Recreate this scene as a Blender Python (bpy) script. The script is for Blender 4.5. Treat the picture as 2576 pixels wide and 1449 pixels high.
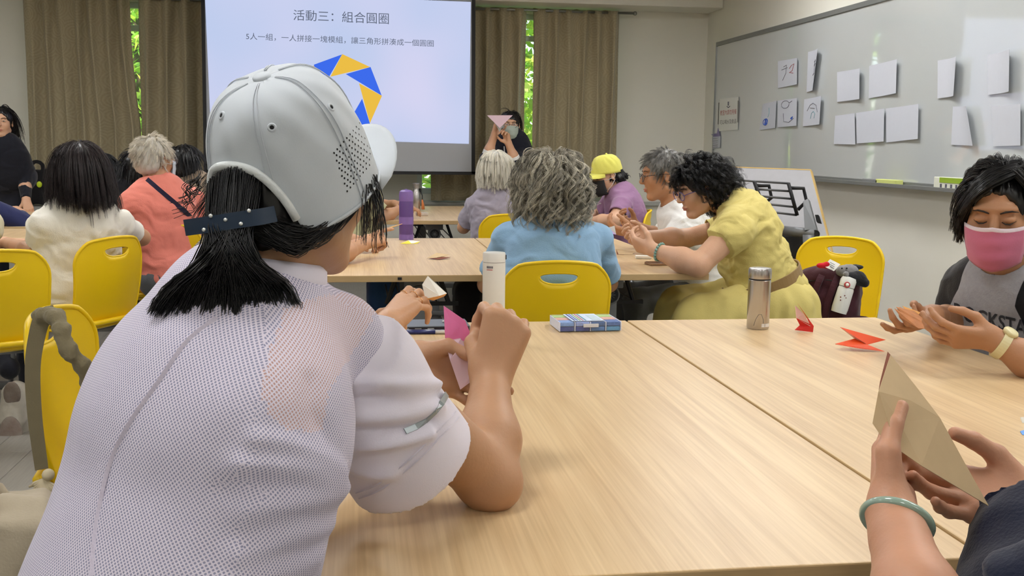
import bpy, bmesh, math, random
import numpy as np
from mathutils import Vector, Matrix
for o in list(bpy.data.objects): bpy.data.objects.remove(o)
random.seed(7); RNG = np.random.default_rng(11)
SC = bpy.context.scene; COL = SC.collection

# ------------------------------------------------------------------ camera
W, H, F = 2576.0, 1449.0, 2650.0
PITCH, YAW, ROLL, CZ = math.radians(7.74), math.radians(8.4), math.radians(0.7), 1.26
CAM = np.array([0, 0, CZ])
FW = np.array([math.sin(YAW)*math.cos(PITCH), math.cos(YAW)*math.cos(PITCH), -math.sin(PITCH)])
_r = np.cross(FW, [0, 0, 1]); _r /= np.linalg.norm(_r); _u = np.cross(_r, FW)
RT = _r*math.cos(ROLL) + _u*math.sin(ROLL); UP = _u*math.cos(ROLL) - _r*math.sin(ROLL)
cd = bpy.data.cameras.new('camera'); cam = bpy.data.objects.new('camera', cd); COL.objects.link(cam)
cd.sensor_width = 36; cd.lens = F/W*36; cd.clip_start = .05; cd.clip_end = 200
cam.matrix_world = Matrix(((RT[0], UP[0], -FW[0], 0), (RT[1], UP[1], -FW[1], 0), (RT[2], UP[2], -FW[2], CZ), (0, 0, 0, 1)))
SC.camera = cam

# ------------------------------------------------------------------ light and exposure
wd = bpy.data.worlds.new('world'); SC.world = wd; wd.use_nodes = True
_n = wd.node_tree.nodes; _bg = _n['Background']
_sky = _n.new('ShaderNodeTexSky'); _sky.sky_type = 'NISHITA'; _sky.sun_disc = False
_sky.sun_elevation = math.radians(55); _sky.sun_rotation = math.radians(200)
wd.node_tree.links.new(_sky.outputs[0], _bg.inputs[0]); _bg.inputs[1].default_value = .6
sd = bpy.data.lights.new('sun', 'SUN'); sd.energy = 12; sd.angle = math.radians(1); sd.color = (1, .95, .85)
sun = bpy.data.objects.new('sun', sd); COL.objects.link(sun)
sun.rotation_euler = Vector((-.68, .30, -.67)).to_track_quat('-Z', 'Y').to_euler()      # shines on the trees outside from the room's far side
SC.view_settings.view_transform = 'Standard'; SC.view_settings.look = 'None'
SC.view_settings.gamma = 1; SC.view_settings.exposure = 0.0
LAMP = 22.0            # emission of the ceiling light diffusers

# ------------------------------------------------------------------ places: a pixel of the photograph to a point in the room
V3 = lambda *a: np.array(a, float)
def ray(x, y): return FW + RT*(x-W/2)/F - UP*(y-H/2)/F
def at(x, y, Y): d = ray(x, y); return CAM + d*(Y/d[1])
def atz(x, y, z=.74): d = ray(x, y); return CAM + d*((z-CZ)/d[2])
def atx(x, y, X): d = ray(x, y); return CAM + d*(X/d[0])
def unit(v): v = np.asarray(v, float); return v/(np.linalg.norm(v)+1e-12)
def lerp(a, b, t): return np.asarray(a, float)*(1-t) + np.asarray(b, float)*t

# ------------------------------------------------------------------ objects
def setp(o, label=None, cat=None, group=None, kind=None):
    if label: o['label'] = label
    if cat: o['category'] = cat
    if group: o['group'] = group
    if kind: o['kind'] = kind
    return o
def empty(name, loc, label=None, cat=None, group=None, rz=0):
    o = bpy.data.objects.new(name, None); COL.objects.link(o); o.location = Vector(loc); o.rotation_euler = (0, 0, rz)
    o.empty_display_size = .05
    return setp(o, label, cat, group)
def wmat(o): return ((wmat(o.parent) @ o.matrix_parent_inverse) if o.parent else Matrix()) @ o.matrix_basis
def adopt(o, parent): o.parent = parent; o.matrix_parent_inverse = wmat(parent).inverted(); return o
def link(name, me, mats, parent=None, world=True, **kw):
    """mesh object; mesh coordinates are world coordinates when world is True"""
    o = bpy.data.objects.new(name, me); COL.objects.link(o)
    for m in (mats if isinstance(mats, (list, tuple)) else [mats]):
        if m: me.materials.append(m)
    if parent:
        o.parent = parent
        if world:
            o.matrix_parent_inverse = wmat(parent).inverted()
    return setp(o, **kw)
def mesh(name, V, Fc, smooth=False, mi=None):
    me = bpy.data.meshes.new(name)
    V = np.asarray(V, np.float32)
    if isinstance(Fc, np.ndarray):
        n, k = Fc.shape
        me.vertices.add(len(V)); me.vertices.foreach_set('co', V.ravel())
        me.loops.add(n*k); me.loops.foreach_set('vertex_index', Fc.astype(np.int32).ravel())
        me.polygons.add(n); me.polygons.foreach_set('loop_start', np.arange(0, n*k, k, dtype=np.int32))
        me.update(calc_edges=True)
    else:
        me.from_pydata([tuple(v) for v in V.tolist()], [], [tuple(f) for f in Fc]); me.update()
    if smooth: me.polygons.foreach_set('use_smooth', np.ones(len(me.polygons), bool))
    if mi is not None: me.polygons.foreach_set('material_index', np.asarray(mi, np.int32))
    return me
def set_origin(o, p):
    p = Vector(p); o.data.transform(Matrix.Translation(-p)); o.location = p
    return o

class MB:
    """collects simple shapes into one mesh"""
    def __init__(s): s.v = []; s.f = []; s.mi = []; s.m = 0
    def add(s, V, Fc, M=None):
        n = len(s.v)
        V = [np.asarray(p, float) for p in V]
        if M is not None: V = [np.array((M @ Vector(p))[:]) for p in V]
        s.v += V; s.f += [tuple(i+n for i in f) for f in Fc]; s.mi += [s.m]*len(Fc)
        return s
    def box(s, c, h, R=None, bev=0.0):
        c = np.asarray(c, float); h = np.asarray(h, float)
        R = np.eye(3) if R is None else np.asarray(R)
        if bev <= 0:
            V = [c + R @ (h*np.array([x, y, z])) for x in (-1, 1) for y in (-1, 1) for z in (-1, 1)]
            return s.add(V, [(0, 1, 3, 2), (4, 6, 7, 5), (0, 4, 5, 1), (2, 3, 7, 6), (0, 2, 6, 4), (1, 5, 7, 3)])
        bm = bmesh.new(); bmesh.ops.create_cube(bm, size=2)
        for v in bm.verts: v.co = Vector(np.array(v.co)*h)
        bmesh.ops.bevel(bm, geom=bm.edges[:], offset=bev, segments=2, affect='EDGES', profile=.5)
        bm.verts.index_update()
        V = [c + R @ np.array(v.co) for v in bm.verts]; Fc = [[v.index for v in f.verts] for f in bm.faces]; bm.free()
        return s.add(V, Fc)
    def box2(s, lo, hi, bev=0.0):
        lo = np.asarray(lo, float); hi = np.asarray(hi, float); return s.box((lo+hi)/2, (hi-lo)/2, None, bev)
    def tube(s, pts, r, n=10, caps=True, flat=None):
        """tube along points; r scalar or list; flat=(normal, ratio) flattens the section along a direction"""
        pts = [np.asarray(p, float) for p in pts]; m = len(pts)
        rr = [r]*m if np.isscalar(r) else list(r)
        T = [unit(pts[min(i+1, m-1)]-pts[max(i-1, 0)]) for i in range(m)]
        a = np.array([0, 0, 1.]) if abs(T[0][2]) < .9 else np.array([1., 0, 0])
        if flat is not None: a = np.asarray(flat[0], float)
        u = unit(a - T[0]*np.dot(a, T[0])); V = []
        for i in range(m):
            u = unit(u - T[i]*np.dot(u, T[i]))
            if flat is not None: u = unit(np.asarray(flat[0], float) - T[i]*np.dot(flat[0], T[i]))
            w = np.cross(T[i], u); q = flat[1] if flat is not None else 1
            for j in range(n):
                t = 2*math.pi*j/n; V.append(pts[i] + rr[i]*(u*math.cos(t)*q + w*math.sin(t)))
        Fc = [(i*n+j, i*n+(j+1) % n, (i+1)*n+(j+1) % n, (i+1)*n+j) for i in range(m-1) for j in range(n)]
        if caps: Fc += [tuple(range(n))[::-1], tuple((m-1)*n+j for j in range(n))]
        return s.add(V, Fc)
    def lathe(s, prof, c=(0, 0, 0), n=32, axis=None, capb=True, capt=True):
        c = np.asarray(c, float); V = []; m = len(prof)
        if axis is None: A = np.eye(3)
        else:
            z = unit(axis); x = unit(np.cross([0, 0, 1.] if abs(z[2]) < .9 else [1., 0, 0], z)); A = np.array([x, np.cross(z, x), z]).T
        for r, z in prof:
            for j in range(n): t = 2*math.pi*j/n; V.append(c + A @ np.array([r*math.cos(t), r*math.sin(t), z]))
        Fc = [(i*n+j, i*n+(j+1) % n, (i+1)*n+(j+1) % n, (i+1)*n+j) for i in range(m-1) for j in range(n)]
        if capb: Fc.append(tuple(range(n))[::-1])
        if capt: Fc.append(tuple((m-1)*n+j for j in range(n)))
        return s.add(V, Fc)
    def sheet(s, poly, thick, nrm=None):
        """flat polygon of 3D points given a thickness"""
        P = [np.asarray(p, float) for p in poly]; k = len(P)
        if nrm is None: nrm = unit(np.cross(P[1]-P[0], P[2]-P[0]))
        A = [p+nrm*thick/2 for p in P]; B = [p-nrm*thick/2 for p in P]
        Fc = [tuple(range(k)), tuple(range(2*k-1, k-1, -1))] + [(i, k+i, k+(i+1) % k, (i+1) % k) for i in range(k)]
        return s.add(A+B, Fc)
    def ball(s, c, r, R=None, n=12, m=8):
        c = np.asarray(c, float); r = np.array([r]*3 if np.isscalar(r) else r, float); R = np.eye(3) if R is None else np.asarray(R)
        V = [c + R @ (r*np.array([math.sin(a)*math.cos(b), math.sin(a)*math.sin(b), math.cos(a)])) for a in [math.pi*(i+.0)/m for i in range(m+1)] for b in [2*math.pi*j/n for j in range(n)]]
        Fc = [(i*n+j, (i+1)*n+j, (i+1)*n+(j+1) % n, i*n+(j+1) % n) for i in range(m) for j in range(n)]
        return s.add(V, Fc)
    def obj(s, name, mats, parent=None, smooth=False, angle=None, origin=None, world=True, **kw):
        me = mesh(name, s.v, s.f, smooth or angle is not None, s.mi if max(s.mi or [0]) > 0 else None)
        bm = bmesh.new(); bm.from_mesh(me); bmesh.ops.remove_doubles(bm, verts=bm.verts, dist=1e-6)
        bmesh.ops.recalc_face_normals(bm, faces=bm.faces); bm.to_mesh(me); bm.free()
        if angle is not None: me.set_sharp_from_angle(angle=math.radians(angle))
        o = link(name, me, mats, parent, world, **kw)
        if origin is not None and not parent: set_origin(o, origin)
        return o
def copy_tree(o, parent=None):
    c = o.copy(); COL.objects.link(c); c.parent = parent
    for ch in o.children: copy_tree(ch, c)
    return c
def rot(axis, ang): return np.array(Matrix.Rotation(ang, 3, Vector(axis)))
def frame(f, u):
    """columns right, forward, up"""
    f = unit(f); r = unit(np.cross(f, u)); return np.array([r, f, np.cross(r, f)]).T

# ------------------------------------------------------------------ materials (all procedural)
def lin(c): return tuple(((v/255)/12.92 if v/255 <= .04045 else ((v/255+.055)/1.055)**2.4) for v in c)
MATS = {}
def mat(name, rgb, rough=.6, metal=0, var=.06, scale=30, bump=0.0, bscale=80, spec=.5, coat=0, stretch=None, sheen=0, sss=0, trans=0, alpha=1, tint=False, rgb2=None, transl=0):
    if name in MATS: return MATS[name]
    m = bpy.data.materials.new(name); m.use_nodes = True; nt = m.node_tree; N, L = nt.nodes, nt.links
    b = N['Principled BSDF']; col = lin(rgb)
    b.inputs['Roughness'].default_value = rough; b.inputs['Metallic'].default_value = metal
    b.inputs['Specular IOR Level'].default_value = spec; b.inputs['Coat Weight'].default_value = coat; b.inputs['Coat Roughness'].default_value = .08
    b.inputs['Sheen Weight'].default_value = sheen
    if sss: b.inputs['Subsurface Weight'].default_value = sss; b.inputs['Subsurface Radius'].default_value = (.012, .005, .003); b.inputs['Subsurface Scale'].default_value = .6
    if trans: b.inputs['Transmission Weight'].default_value = trans
    if alpha < 1: b.inputs['Alpha'].default_value = alpha
    tc = N.new('ShaderNodeTexCoord'); mp = N.new('ShaderNodeMapping'); L.new(tc.outputs['Object'], mp.inputs[0])
    if stretch: mp.inputs['Scale'].default_value = stretch
    nz = N.new('ShaderNodeTexNoise'); nz.inputs['Scale'].default_value = scale; nz.inputs['Detail'].default_value = 4; L.new(mp.outputs[0], nz.inputs[0])
    mx = N.new('ShaderNodeMix'); mx.data_type = 'RGBA'
    c2 = lin(rgb2) if rgb2 else None
    mx.inputs[6].default_value = (*[min(1, c*(1-var)) for c in col], 1) if not c2 else (*col, 1)
    mx.inputs[7].default_value = (*[min(1, c*(1+var)) for c in col], 1) if not c2 else (*c2, 1)
    L.new(nz.outputs[0], mx.inputs[0]); out = mx.outputs[2]
    if tint:
        at_ = N.new('ShaderNodeAttribute'); at_.attribute_name = 'tint'
        m2 = N.new('ShaderNodeMix'); m2.data_type = 'RGBA'; m2.blend_type = 'MULTIPLY'; m2.inputs[0].default_value = 1
        L.new(out, m2.inputs[6]); L.new(at_.outputs['Color'], m2.inputs[7]); out = m2.outputs[2]
    L.new(out, b.inputs['Base Color'])
    if bump:
        n2 = N.new('ShaderNodeTexNoise'); n2.inputs['Scale'].default_value = bscale; n2.inputs['Detail'].default_value = 3; L.new(mp.outputs[0], n2.inputs[0])
        bp = N.new('ShaderNodeBump'); bp.inputs['Strength'].default_value = bump; bp.inputs['Distance'].default_value = .004
        L.new(n2.outputs[0], bp.inputs['Height']); L.new(bp.outputs[0], b.inputs['Normal'])
    if transl:
        t = N.new('ShaderNodeBsdfTranslucent'); L.new(out, t.inputs[0]); ms = N.new('ShaderNodeMixShader'); ms.inputs[0].default_value = transl
        L.new(b.outputs[0], ms.inputs[1]); L.new(t.outputs[0], ms.inputs[2]); L.new(ms.outputs[0], N['Material Output'].inputs[0])
    MATS[name] = m
    return m
def two_tone(name, c1, c2, **k):
    """two fabrics parted along a clean line where the mesh attribute 'mask' changes sign"""
    m = fabric(name, c1, **k); N, L = m.node_tree.nodes, m.node_tree.links; b = N['Principled BSDF']; a = N.new('ShaderNodeAttribute'); a.attribute_name = 'mask'; r = N.new('ShaderNodeMapRange'); r.inputs[1].default_value = -.0008; r.inputs[2].default_value = .0008
    L.new(a.outputs['Fac'], r.inputs[0]); x = N.new('ShaderNodeMix'); x.data_type = 'RGBA'; L.new(r.outputs[0], x.inputs[0]); L.new(b.inputs['Base Color'].links[0].from_socket, x.inputs[6]); x.inputs[7].default_value = (*lin(c2), 1); L.new(x.outputs[2], b.inputs['Base Color']); return m
def set_mask(me, v): a = me.attributes.new('mask', 'FLOAT', 'POINT'); a.data.foreach_set('value', np.asarray(v, np.float32)); return me
def emat(name, rgb, strength):
    if name in MATS: return MATS[name]
    m = bpy.data.materials.new(name); m.use_nodes = True; N, L = m.node_tree.nodes, m.node_tree.links
    N.remove(N['Principled BSDF']); e = N.new('ShaderNodeEmission'); e.inputs[0].default_value = (*lin(rgb), 1); e.inputs[1].default_value = strength
    L.new(e.outputs[0], N['Material Output'].inputs[0]); MATS[name] = m
    return m
def fabric(name, rgb, **k):
    d = dict(rough=.85, var=.07, scale=25, bump=.25, bscale=220, sheen=.15, spec=.25); d.update(k); return mat(name, rgb, **d)
def skin(name, rgb): return mat(name, rgb, rough=.5, var=.09, scale=14, bump=.12, bscale=160, sss=.12, spec=.4)

# ------------------------------------------------------------------ soft bodies: signed distance shapes turned into one continuous mesh
def vnoise(P, seed=0):
    P = np.asarray(P, np.float64); I = np.floor(P).astype(np.int64); f = P-I; f = f*f*(3-2*f)
    def h(x, y, z):
        n = (x*374761393 + y*668265263 + z*2147483647 + seed*974634777) & 0xffffffff
        n = ((n ^ (n >> 13))*1274126177) & 0xffffffff
        n = ((n ^ (n >> 15))*2246822519) & 0xffffffff
        return ((n ^ (n >> 16)) & 0xffff)/32767.5-1
    r = 0
    for a in (0, 1):
        for b in (0, 1):
            for c in (0, 1):
                w = (f[:, 0] if a else 1-f[:, 0])*(f[:, 1] if b else 1-f[:, 1])*(f[:, 2] if c else 1-f[:, 2])
                r = r + w*h(I[:, 0]+a, I[:, 1]+b, I[:, 2]+c)
    return r
def fbm(P, seed=0, o=3): return sum(vnoise(P*2**i, seed+i)/2**i for i in range(o))
def vnormals(V, Q):
    n = np.cross(V[Q[:, 2]]-V[Q[:, 0]], V[Q[:, 3]]-V[Q[:, 1]]); N = np.zeros_like(V)
    for i in range(4): np.add.at(N, Q[:, i], n)
    return N/(np.linalg.norm(N, axis=1, keepdims=True)+1e-12)

class SDF:
    def __init__(s): s.p = []
    def _a(s, fn, lo, hi, k, sub): s.p.append((fn, np.minimum(lo, hi), np.maximum(lo, hi), k, sub)); return s
    def cap(s, a, b, ra, rb=None, k=.012, sub=False):
        a = np.asarray(a, float); b = np.asarray(b, float); rb = ra if rb is None else rb; m = max(ra, rb); ba = b-a; bb = max(ba @ ba, 1e-12)
        def fn(X, Y, Z):
            x, y, z = X-a[0], Y-a[1], Z-a[2]; h = np.clip((x*ba[0]+y*ba[1]+z*ba[2])/bb, 0, 1)
            return np.sqrt((x-h*ba[0])**2+(y-h*ba[1])**2+(z-h*ba[2])**2)-(ra+(rb-ra)*h)
        return s._a(fn, np.minimum(a, b)-m, np.maximum(a, b)+m, k, sub)
    def chain(s, pts, rs, k=.012, sub=False):
        rs = [rs]*len(pts) if np.isscalar(rs) else rs
        for i in range(len(pts)-1): s.cap(pts[i], pts[i+1], rs[i], rs[i+1], k, sub)
        return s
    def cyl(s, a, b, ra, rb, k=.004, sub=False, flat=None):
        """cone with flat ends; flat=(direction, ratio) widens the section along a direction"""
        a = np.asarray(a, float); b = np.asarray(b, float); L = np.linalg.norm(b-a); t = (b-a)/L; m = max(ra, rb)*(max(1, flat[1]) if flat else 1)
        if flat: fu = unit(np.asarray(flat[0])-t*np.dot(flat[0], t)); q = flat[1]
        def fn(X, Y, Z):
            x, y, z = X-a[0], Y-a[1], Z-a[2]; h = x*t[0]+y*t[1]+z*t[2]; r2 = x*x+y*y+z*z-h*h
            if flat: w = x*fu[0]+y*fu[1]+z*fu[2]; r2 = r2-w*w+(w/q)**2
            return np.maximum(np.sqrt(np.maximum(r2, 0))-(ra+(rb-ra)*np.clip(h/L, 0, 1)), np.maximum(-h, h-L))
        return s._a(fn, np.minimum(a, b)-m, np.maximum(a, b)+m, k, sub)
    def ell(s, c, r, R=None, k=.012, sub=False):
        c = np.asarray(c, float); r = np.array([r]*3 if np.isscalar(r) else r, float); R = np.eye(3) if R is None else np.asarray(R); m = np.abs(R) @ r
        def fn(X, Y, Z):
            x, y, z = X-c[0], Y-c[1], Z-c[2]; q = [x*R[0, i]+y*R[1, i]+z*R[2, i] for i in range(3)]
            k0 = np.sqrt(sum((q[i]/r[i])**2 for i in range(3))); k1 = np.sqrt(sum((q[i]/r[i]**2)**2 for i in range(3)))
            return k0*(k0-1)/(k1+1e-9)
        return s._a(fn, c-m, c+m, k, sub)
    def box(s, c, h, R=None, rd=.005, k=.006, sub=False):
        c = np.asarray(c, float); h = np.asarray(h, float); R = np.eye(3) if R is None else np.asarray(R); m = np.abs(R) @ h
        def fn(X, Y, Z):
            x, y, z = X-c[0], Y-c[1], Z-c[2]; q = [np.abs(x*R[0, i]+y*R[1, i]+z*R[2, i])-(h[i]-rd) for i in range(3)]
            return np.sqrt(sum(np.maximum(v, 0)**2 for v in q))+np.minimum(np.maximum(np.maximum(q[0], q[1]), q[2]), 0)-rd
        return s._a(fn, c-m, c+m, k, sub)
    def mesh(s, vox, disp=None, lo=None, hi=None):
        adds = [p for p in s.p if not p[4]]
        L = np.min([p[1] for p in adds], 0)-3*vox if lo is None else np.asarray(lo, float)
        U = np.max([p[2] for p in adds], 0)+3*vox if hi is None else np.asarray(hi, float)
        n = np.maximum(np.ceil((U-L)/vox).astype(int)+1, 4)
        D = np.full(n, .2, np.float32); ax = [(L[i]+vox*np.arange(n[i])).astype(np.float32) for i in range(3)]
        for fn, a, b, k, sub in s.p:
            mg = k+.02+2*vox
            i0 = np.clip(np.floor((a-mg-L)/vox).astype(int), 0, n); i1 = np.clip(np.ceil((b+mg-L)/vox).astype(int)+1, 0, n)
            if np.any(i1 <= i0): continue
            sl = tuple(slice(i0[i], i1[i]) for i in range(3))
            d = fn(ax[0][sl[0]][:, None, None], ax[1][sl[1]][None, :, None], ax[2][sl[2]][None, None, :]); o = D[sl]
            if sub:
                d = -d; h = np.clip(.5-.5*(d-o)/k, 0, 1); D[sl] = d+(o-d)*h+k*h*(1-h)
            else:
                h = np.clip(.5+.5*(d-o)/k, 0, 1); D[sl] = d+(o-d)*h-k*h*(1-h)
        if lo is not None or hi is not None:      # close the shape where the box cuts it
            for i in range(3):
                ix = [slice(None)]*3
                for e in (0, -1): ix[i] = e; D[tuple(ix)] = np.maximum(D[tuple(ix)], vox*.5)
        V, Q = surface_nets(D, L, vox)
        if disp is not None and len(V):
            N = vnormals(V, Q); V = V+N*disp(V, N)[:, None]
        return V, Q
def surface_nets(D, L, vox):
    ins = D < 0; n = D.shape
    c = np.zeros((n[0]-1, n[1]-1, n[2]-1), np.uint8)
    for i in (0, 1):
        for j in (0, 1):
            for k in (0, 1): c += ins[i:n[0]-1+i, j:n[1]-1+j, k:n[2]-1+k]
    A = np.argwhere((c > 0) & (c < 8)); idx = -np.ones(c.shape, np.int32); idx[tuple(A.T)] = np.arange(len(A))
    S = np.zeros((len(A), 3)); cnt = np.zeros(len(A))
    cor = {(i, j, k): D[A[:, 0]+i, A[:, 1]+j, A[:, 2]+k] for i in (0, 1) for j in (0, 1) for k in (0, 1)}
    for p in cor:
        for ax in range(3):
            if p[ax]: continue
            q = list(p); q[ax] = 1; a, b = cor[p], cor[tuple(q)]; m = (a < 0) != (b < 0)
            t = np.where(m, a/np.where(m, a-b, 1), 0)
            P = np.repeat(np.array(p, float)[None], len(A), 0); P[:, ax] += t
            S += P*m[:, None]; cnt += m
    V = L + vox*(A + S/cnt[:, None]); Q = []
    for ax in range(3):
        sl0 = [slice(None)]*3; sl1 = [slice(None)]*3; sl0[ax] = slice(0, n[ax]-1); sl1[ax] = slice(1, n[ax])
        e = ins[tuple(sl0)] != ins[tuple(sl1)]; E = np.argwhere(e); b, d = (ax+1) % 3, (ax+2) % 3
        E = E[(E[:, b] > 0) & (E[:, d] > 0) & (E[:, b] < n[b]-1) & (E[:, d] < n[d]-1)]
        fl = ins[tuple(E.T)]; q = []
        for ob, od in ((-1, -1), (0, -1), (0, 0), (-1, 0)):
            t = E.copy(); t[:, b] += ob; t[:, d] += od; q.append(idx[tuple(t.T)])
        q = np.stack(q, 1); q[~fl] = q[~fl][:, ::-1]; Q.append(q)
    return V, np.concatenate(Q)

def strands(paths, rad, tint=None, sides=3, name='hair'):
    """thin tapering tubes along paths (N,M,3); rad (N,M) or (M,)"""
    P = np.asarray(paths, float); N, M, _ = P.shape; rad = np.broadcast_to(np.asarray(rad, float), (N, M))
    T = np.gradient(P, axis=1); T /= np.linalg.norm(T, axis=2, keepdims=True)+1e-12
    a = np.where(np.abs(T[:, :, 2:3]) < .8, np.array([0, 0, 1.]), np.array([1., 0, 0])); U = np.cross(T, a); U /= np.linalg.norm(U, axis=2, keepdims=True)+1e-12; Wv = np.cross(T, U)
    ring = np.stack([P+rad[:, :, None]*(U*math.cos(2*math.pi*j/sides)+Wv*math.sin(2*math.pi*j/sides)) for j in range(sides)], 2)
    V = ring.reshape(-1, 3); base = (np.arange(N)*M*sides)[:, None, None]; i = (np.arange(M-1)*sides)[None, :, None]; j = np.arange(sides)[None, None, :]
    j2 = (j+1) % sides; Q = np.stack([base+i+j, base+i+j2, base+i+sides+j2, base+i+sides+j], -1).reshape(-1, 4)
    me = mesh(name, V, Q, True)
    if tint is None: tint = .75+.5*RNG.random(N)
    ca = me.color_attributes.new('tint', 'FLOAT_COLOR', 'POINT'); tv = np.asarray(tint, float)
    if tv.ndim == 1: tv = np.repeat(tv[:, None], 3, 1)
    cols = np.ones((N, M*sides, 4), np.float32); cols[:, :, :3] = tv[:, None, :]; ca.data.foreach_set('color', cols.ravel())
    return me
def flat_tint(me, v=1.0):
    if 'tint' not in me.color_attributes:
        ca = me.color_attributes.new('tint', 'FLOAT_COLOR', 'POINT'); c = np.ones((len(me.vertices), 4), np.float32); c[:, :3] = v; ca.data.foreach_set('color', c.ravel())
    return me

# ------------------------------------------------------------------ anatomy
def hand(s, wr, f, n, right, curl=(25, 35, 25), thumb=None, sc=1.0, curls=None, spread=1.0, k=.0045):
    """palm and five fingers; f wrist to knuckles, n out of the palm. Returns a dict of finger tips"""
    f = unit(f); n = unit(n-f*np.dot(n, f)); sd_ = np.cross(f, n)*(1 if right else -1)
    L = lambda a, b, c: wr+sc*(f*a+sd_*b+n*c)
    mcp = dict(i=(.084, .027), m=(.087, .009), r=(.082, -.010), p=(.073, -.027)); ln = dict(i=(.041, .024, .019), m=(.045, .028, .020), r=(.041, .026, .019), p=(.032, .019, .017))
    rad = dict(i=.0086, m=.0088, r=.0083, p=.0073); sp = dict(i=6, m=1, r=-4, p=-11)
    for q, (a, b) in mcp.items():
        s.cap(L(.0, b*.45, -.001), L(a, b, -.001), .0165*sc, .0108*sc, .014)
    s.cap(L(.03, -.018, .007), L(.062, -.022, .006), .011*sc, .009*sc, .014)
    tips = {}
    for q, (a, b) in mcp.items():
        cu = (curls or {}).get(q, curl); p = L(a, b, 0); th = 0; r = rad[q]*sc; e = math.radians(sp[q]*spread); pts = [p]
        for j in range(3):
            th += math.radians(cu[j]); d = f*math.cos(th)+n*math.sin(th); d = unit(d+sd_*math.tan(e)*max(0, math.cos(th))); p = p+d*ln[q][j]*sc; pts.append(p)
        s.chain(pts, [r*1.08, r*1.0, r*.92, r*.74], k); tips[q] = pts
    t = thumb or ((.55, .6, .45), (.75, .15, .5), (.85, -.1, .45)); p = L(.012, .018, .006); pts = [p]
    for j, l in enumerate((.042, .033, .026)):
        d = unit(f*t[j][0]+sd_*t[j][1]+n*t[j][2]); p = p+d*l*sc; pts.append(p)
    s.cap(pts[0], pts[1], .0155*sc, .0125*sc, .014); s.cap(pts[1], pts[2], .0112*sc, .0098*sc, .005); s.cap(pts[2], pts[3], .0098*sc, .0078*sc, .004); tips['t'] = pts
    return tips
def arm(s, sh, el, wr, r=1.0, k=.02, fat=1.0):
    s.cap(sh, el, .047*r*fat, .037*r*fat, k); s.cap(el, lerp(el, wr, .35), .0375*r*fat, .041*r*fat, k); s.cap(lerp(el, wr, .35), wr, .041*r*fat, .0255*r, k)
    s.cap(lerp(el, wr, .8), wr, .029*r, .0255*r, .01)
def head(s, c, R, sc=1.0, ears=True, nose=1.0, mouth=True):
    """R columns right, forward, up"""
    X = lambda x, y, z: c+R @ (np.array([x, y, z])*sc); r3 = lambda *a: np.array(a)*sc
    s.ell(X(0, -.012, .032), r3(.074, .093, .08), R, .02*sc); s.ell(X(0, .026, -.03), r3(.061, .066, .083), R, .025*sc)
    s.ell(X(0, .066, -.096), r3(.024, .022, .018), R, .02*sc)
    for e in (-1, 1):
        s.ell(X(e*.036, .056, -.022), r3(.028, .027, .03), R, .015*sc)
        s.cap(X(e*.052, .0, -.06), X(e*.018, .062, -.098), .018*sc, .014*sc, .02*sc)
    s.ell(X(0, .077, .032), r3(.05, .016, .012), R, .012*sc)
    for e in (-1, 1):
        s.ell(X(e*.031, .099, .006), r3(.019, .014, .011), R, .010*sc, True)
        s.ell(X(e*.031, .078, .007), r3(.016, .0125, .0105), R, .004*sc)
    s.cap(X(0, .09, .012), X(0, .106*(.5+.5*nose), -.02), .0075*sc, .0115*sc, .012*sc); s.ell(X(0, .099, -.024), r3(.016, .010, .008), R, .006*sc)
    if mouth:
        s.ell(X(0, .0885, -.056), r3(.022, .009, .0055), R, .006*sc); s.ell(X(0, .086, -.066), r3(.018, .009, .006), R, .006*sc)
    if ears:
        for e in (-1, 1):
            Re = R @ rot((0, 0, 1), -e*.35) @ rot((1, 0, 0), -.15)
            s.ell(X(e*.076, -.006, -.008), r3(.008, .018, .03), Re, .004*sc); s.ell(X(e*.084, .0, -.004), r3(.005, .010, .016), Re, .003*sc, True)
    return X
SKIN = skin('skin_warm', (196, 150, 118))
def children(P, n, r0=.006, r1=.0015, seed=0, frizz=.0):
    """n fine hairs following each guide path"""
    g = np.random.default_rng(seed); G, M, _ = P.shape; d = g.normal(size=(G, n, 1, 3)); d /= np.linalg.norm(d, axis=-1, keepdims=True); d *= g.random((G, n, 1, 1))**.5
    t = np.linspace(0, 1, M)[None, None, :, None]; prof = r0*(1-t)+r1*t; out = P[:, None]+d*prof
    if frizz: out = out+g.normal(size=(G, n, M, 3))*frizz*t
    return out.reshape(G*n, M, 3)
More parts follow.
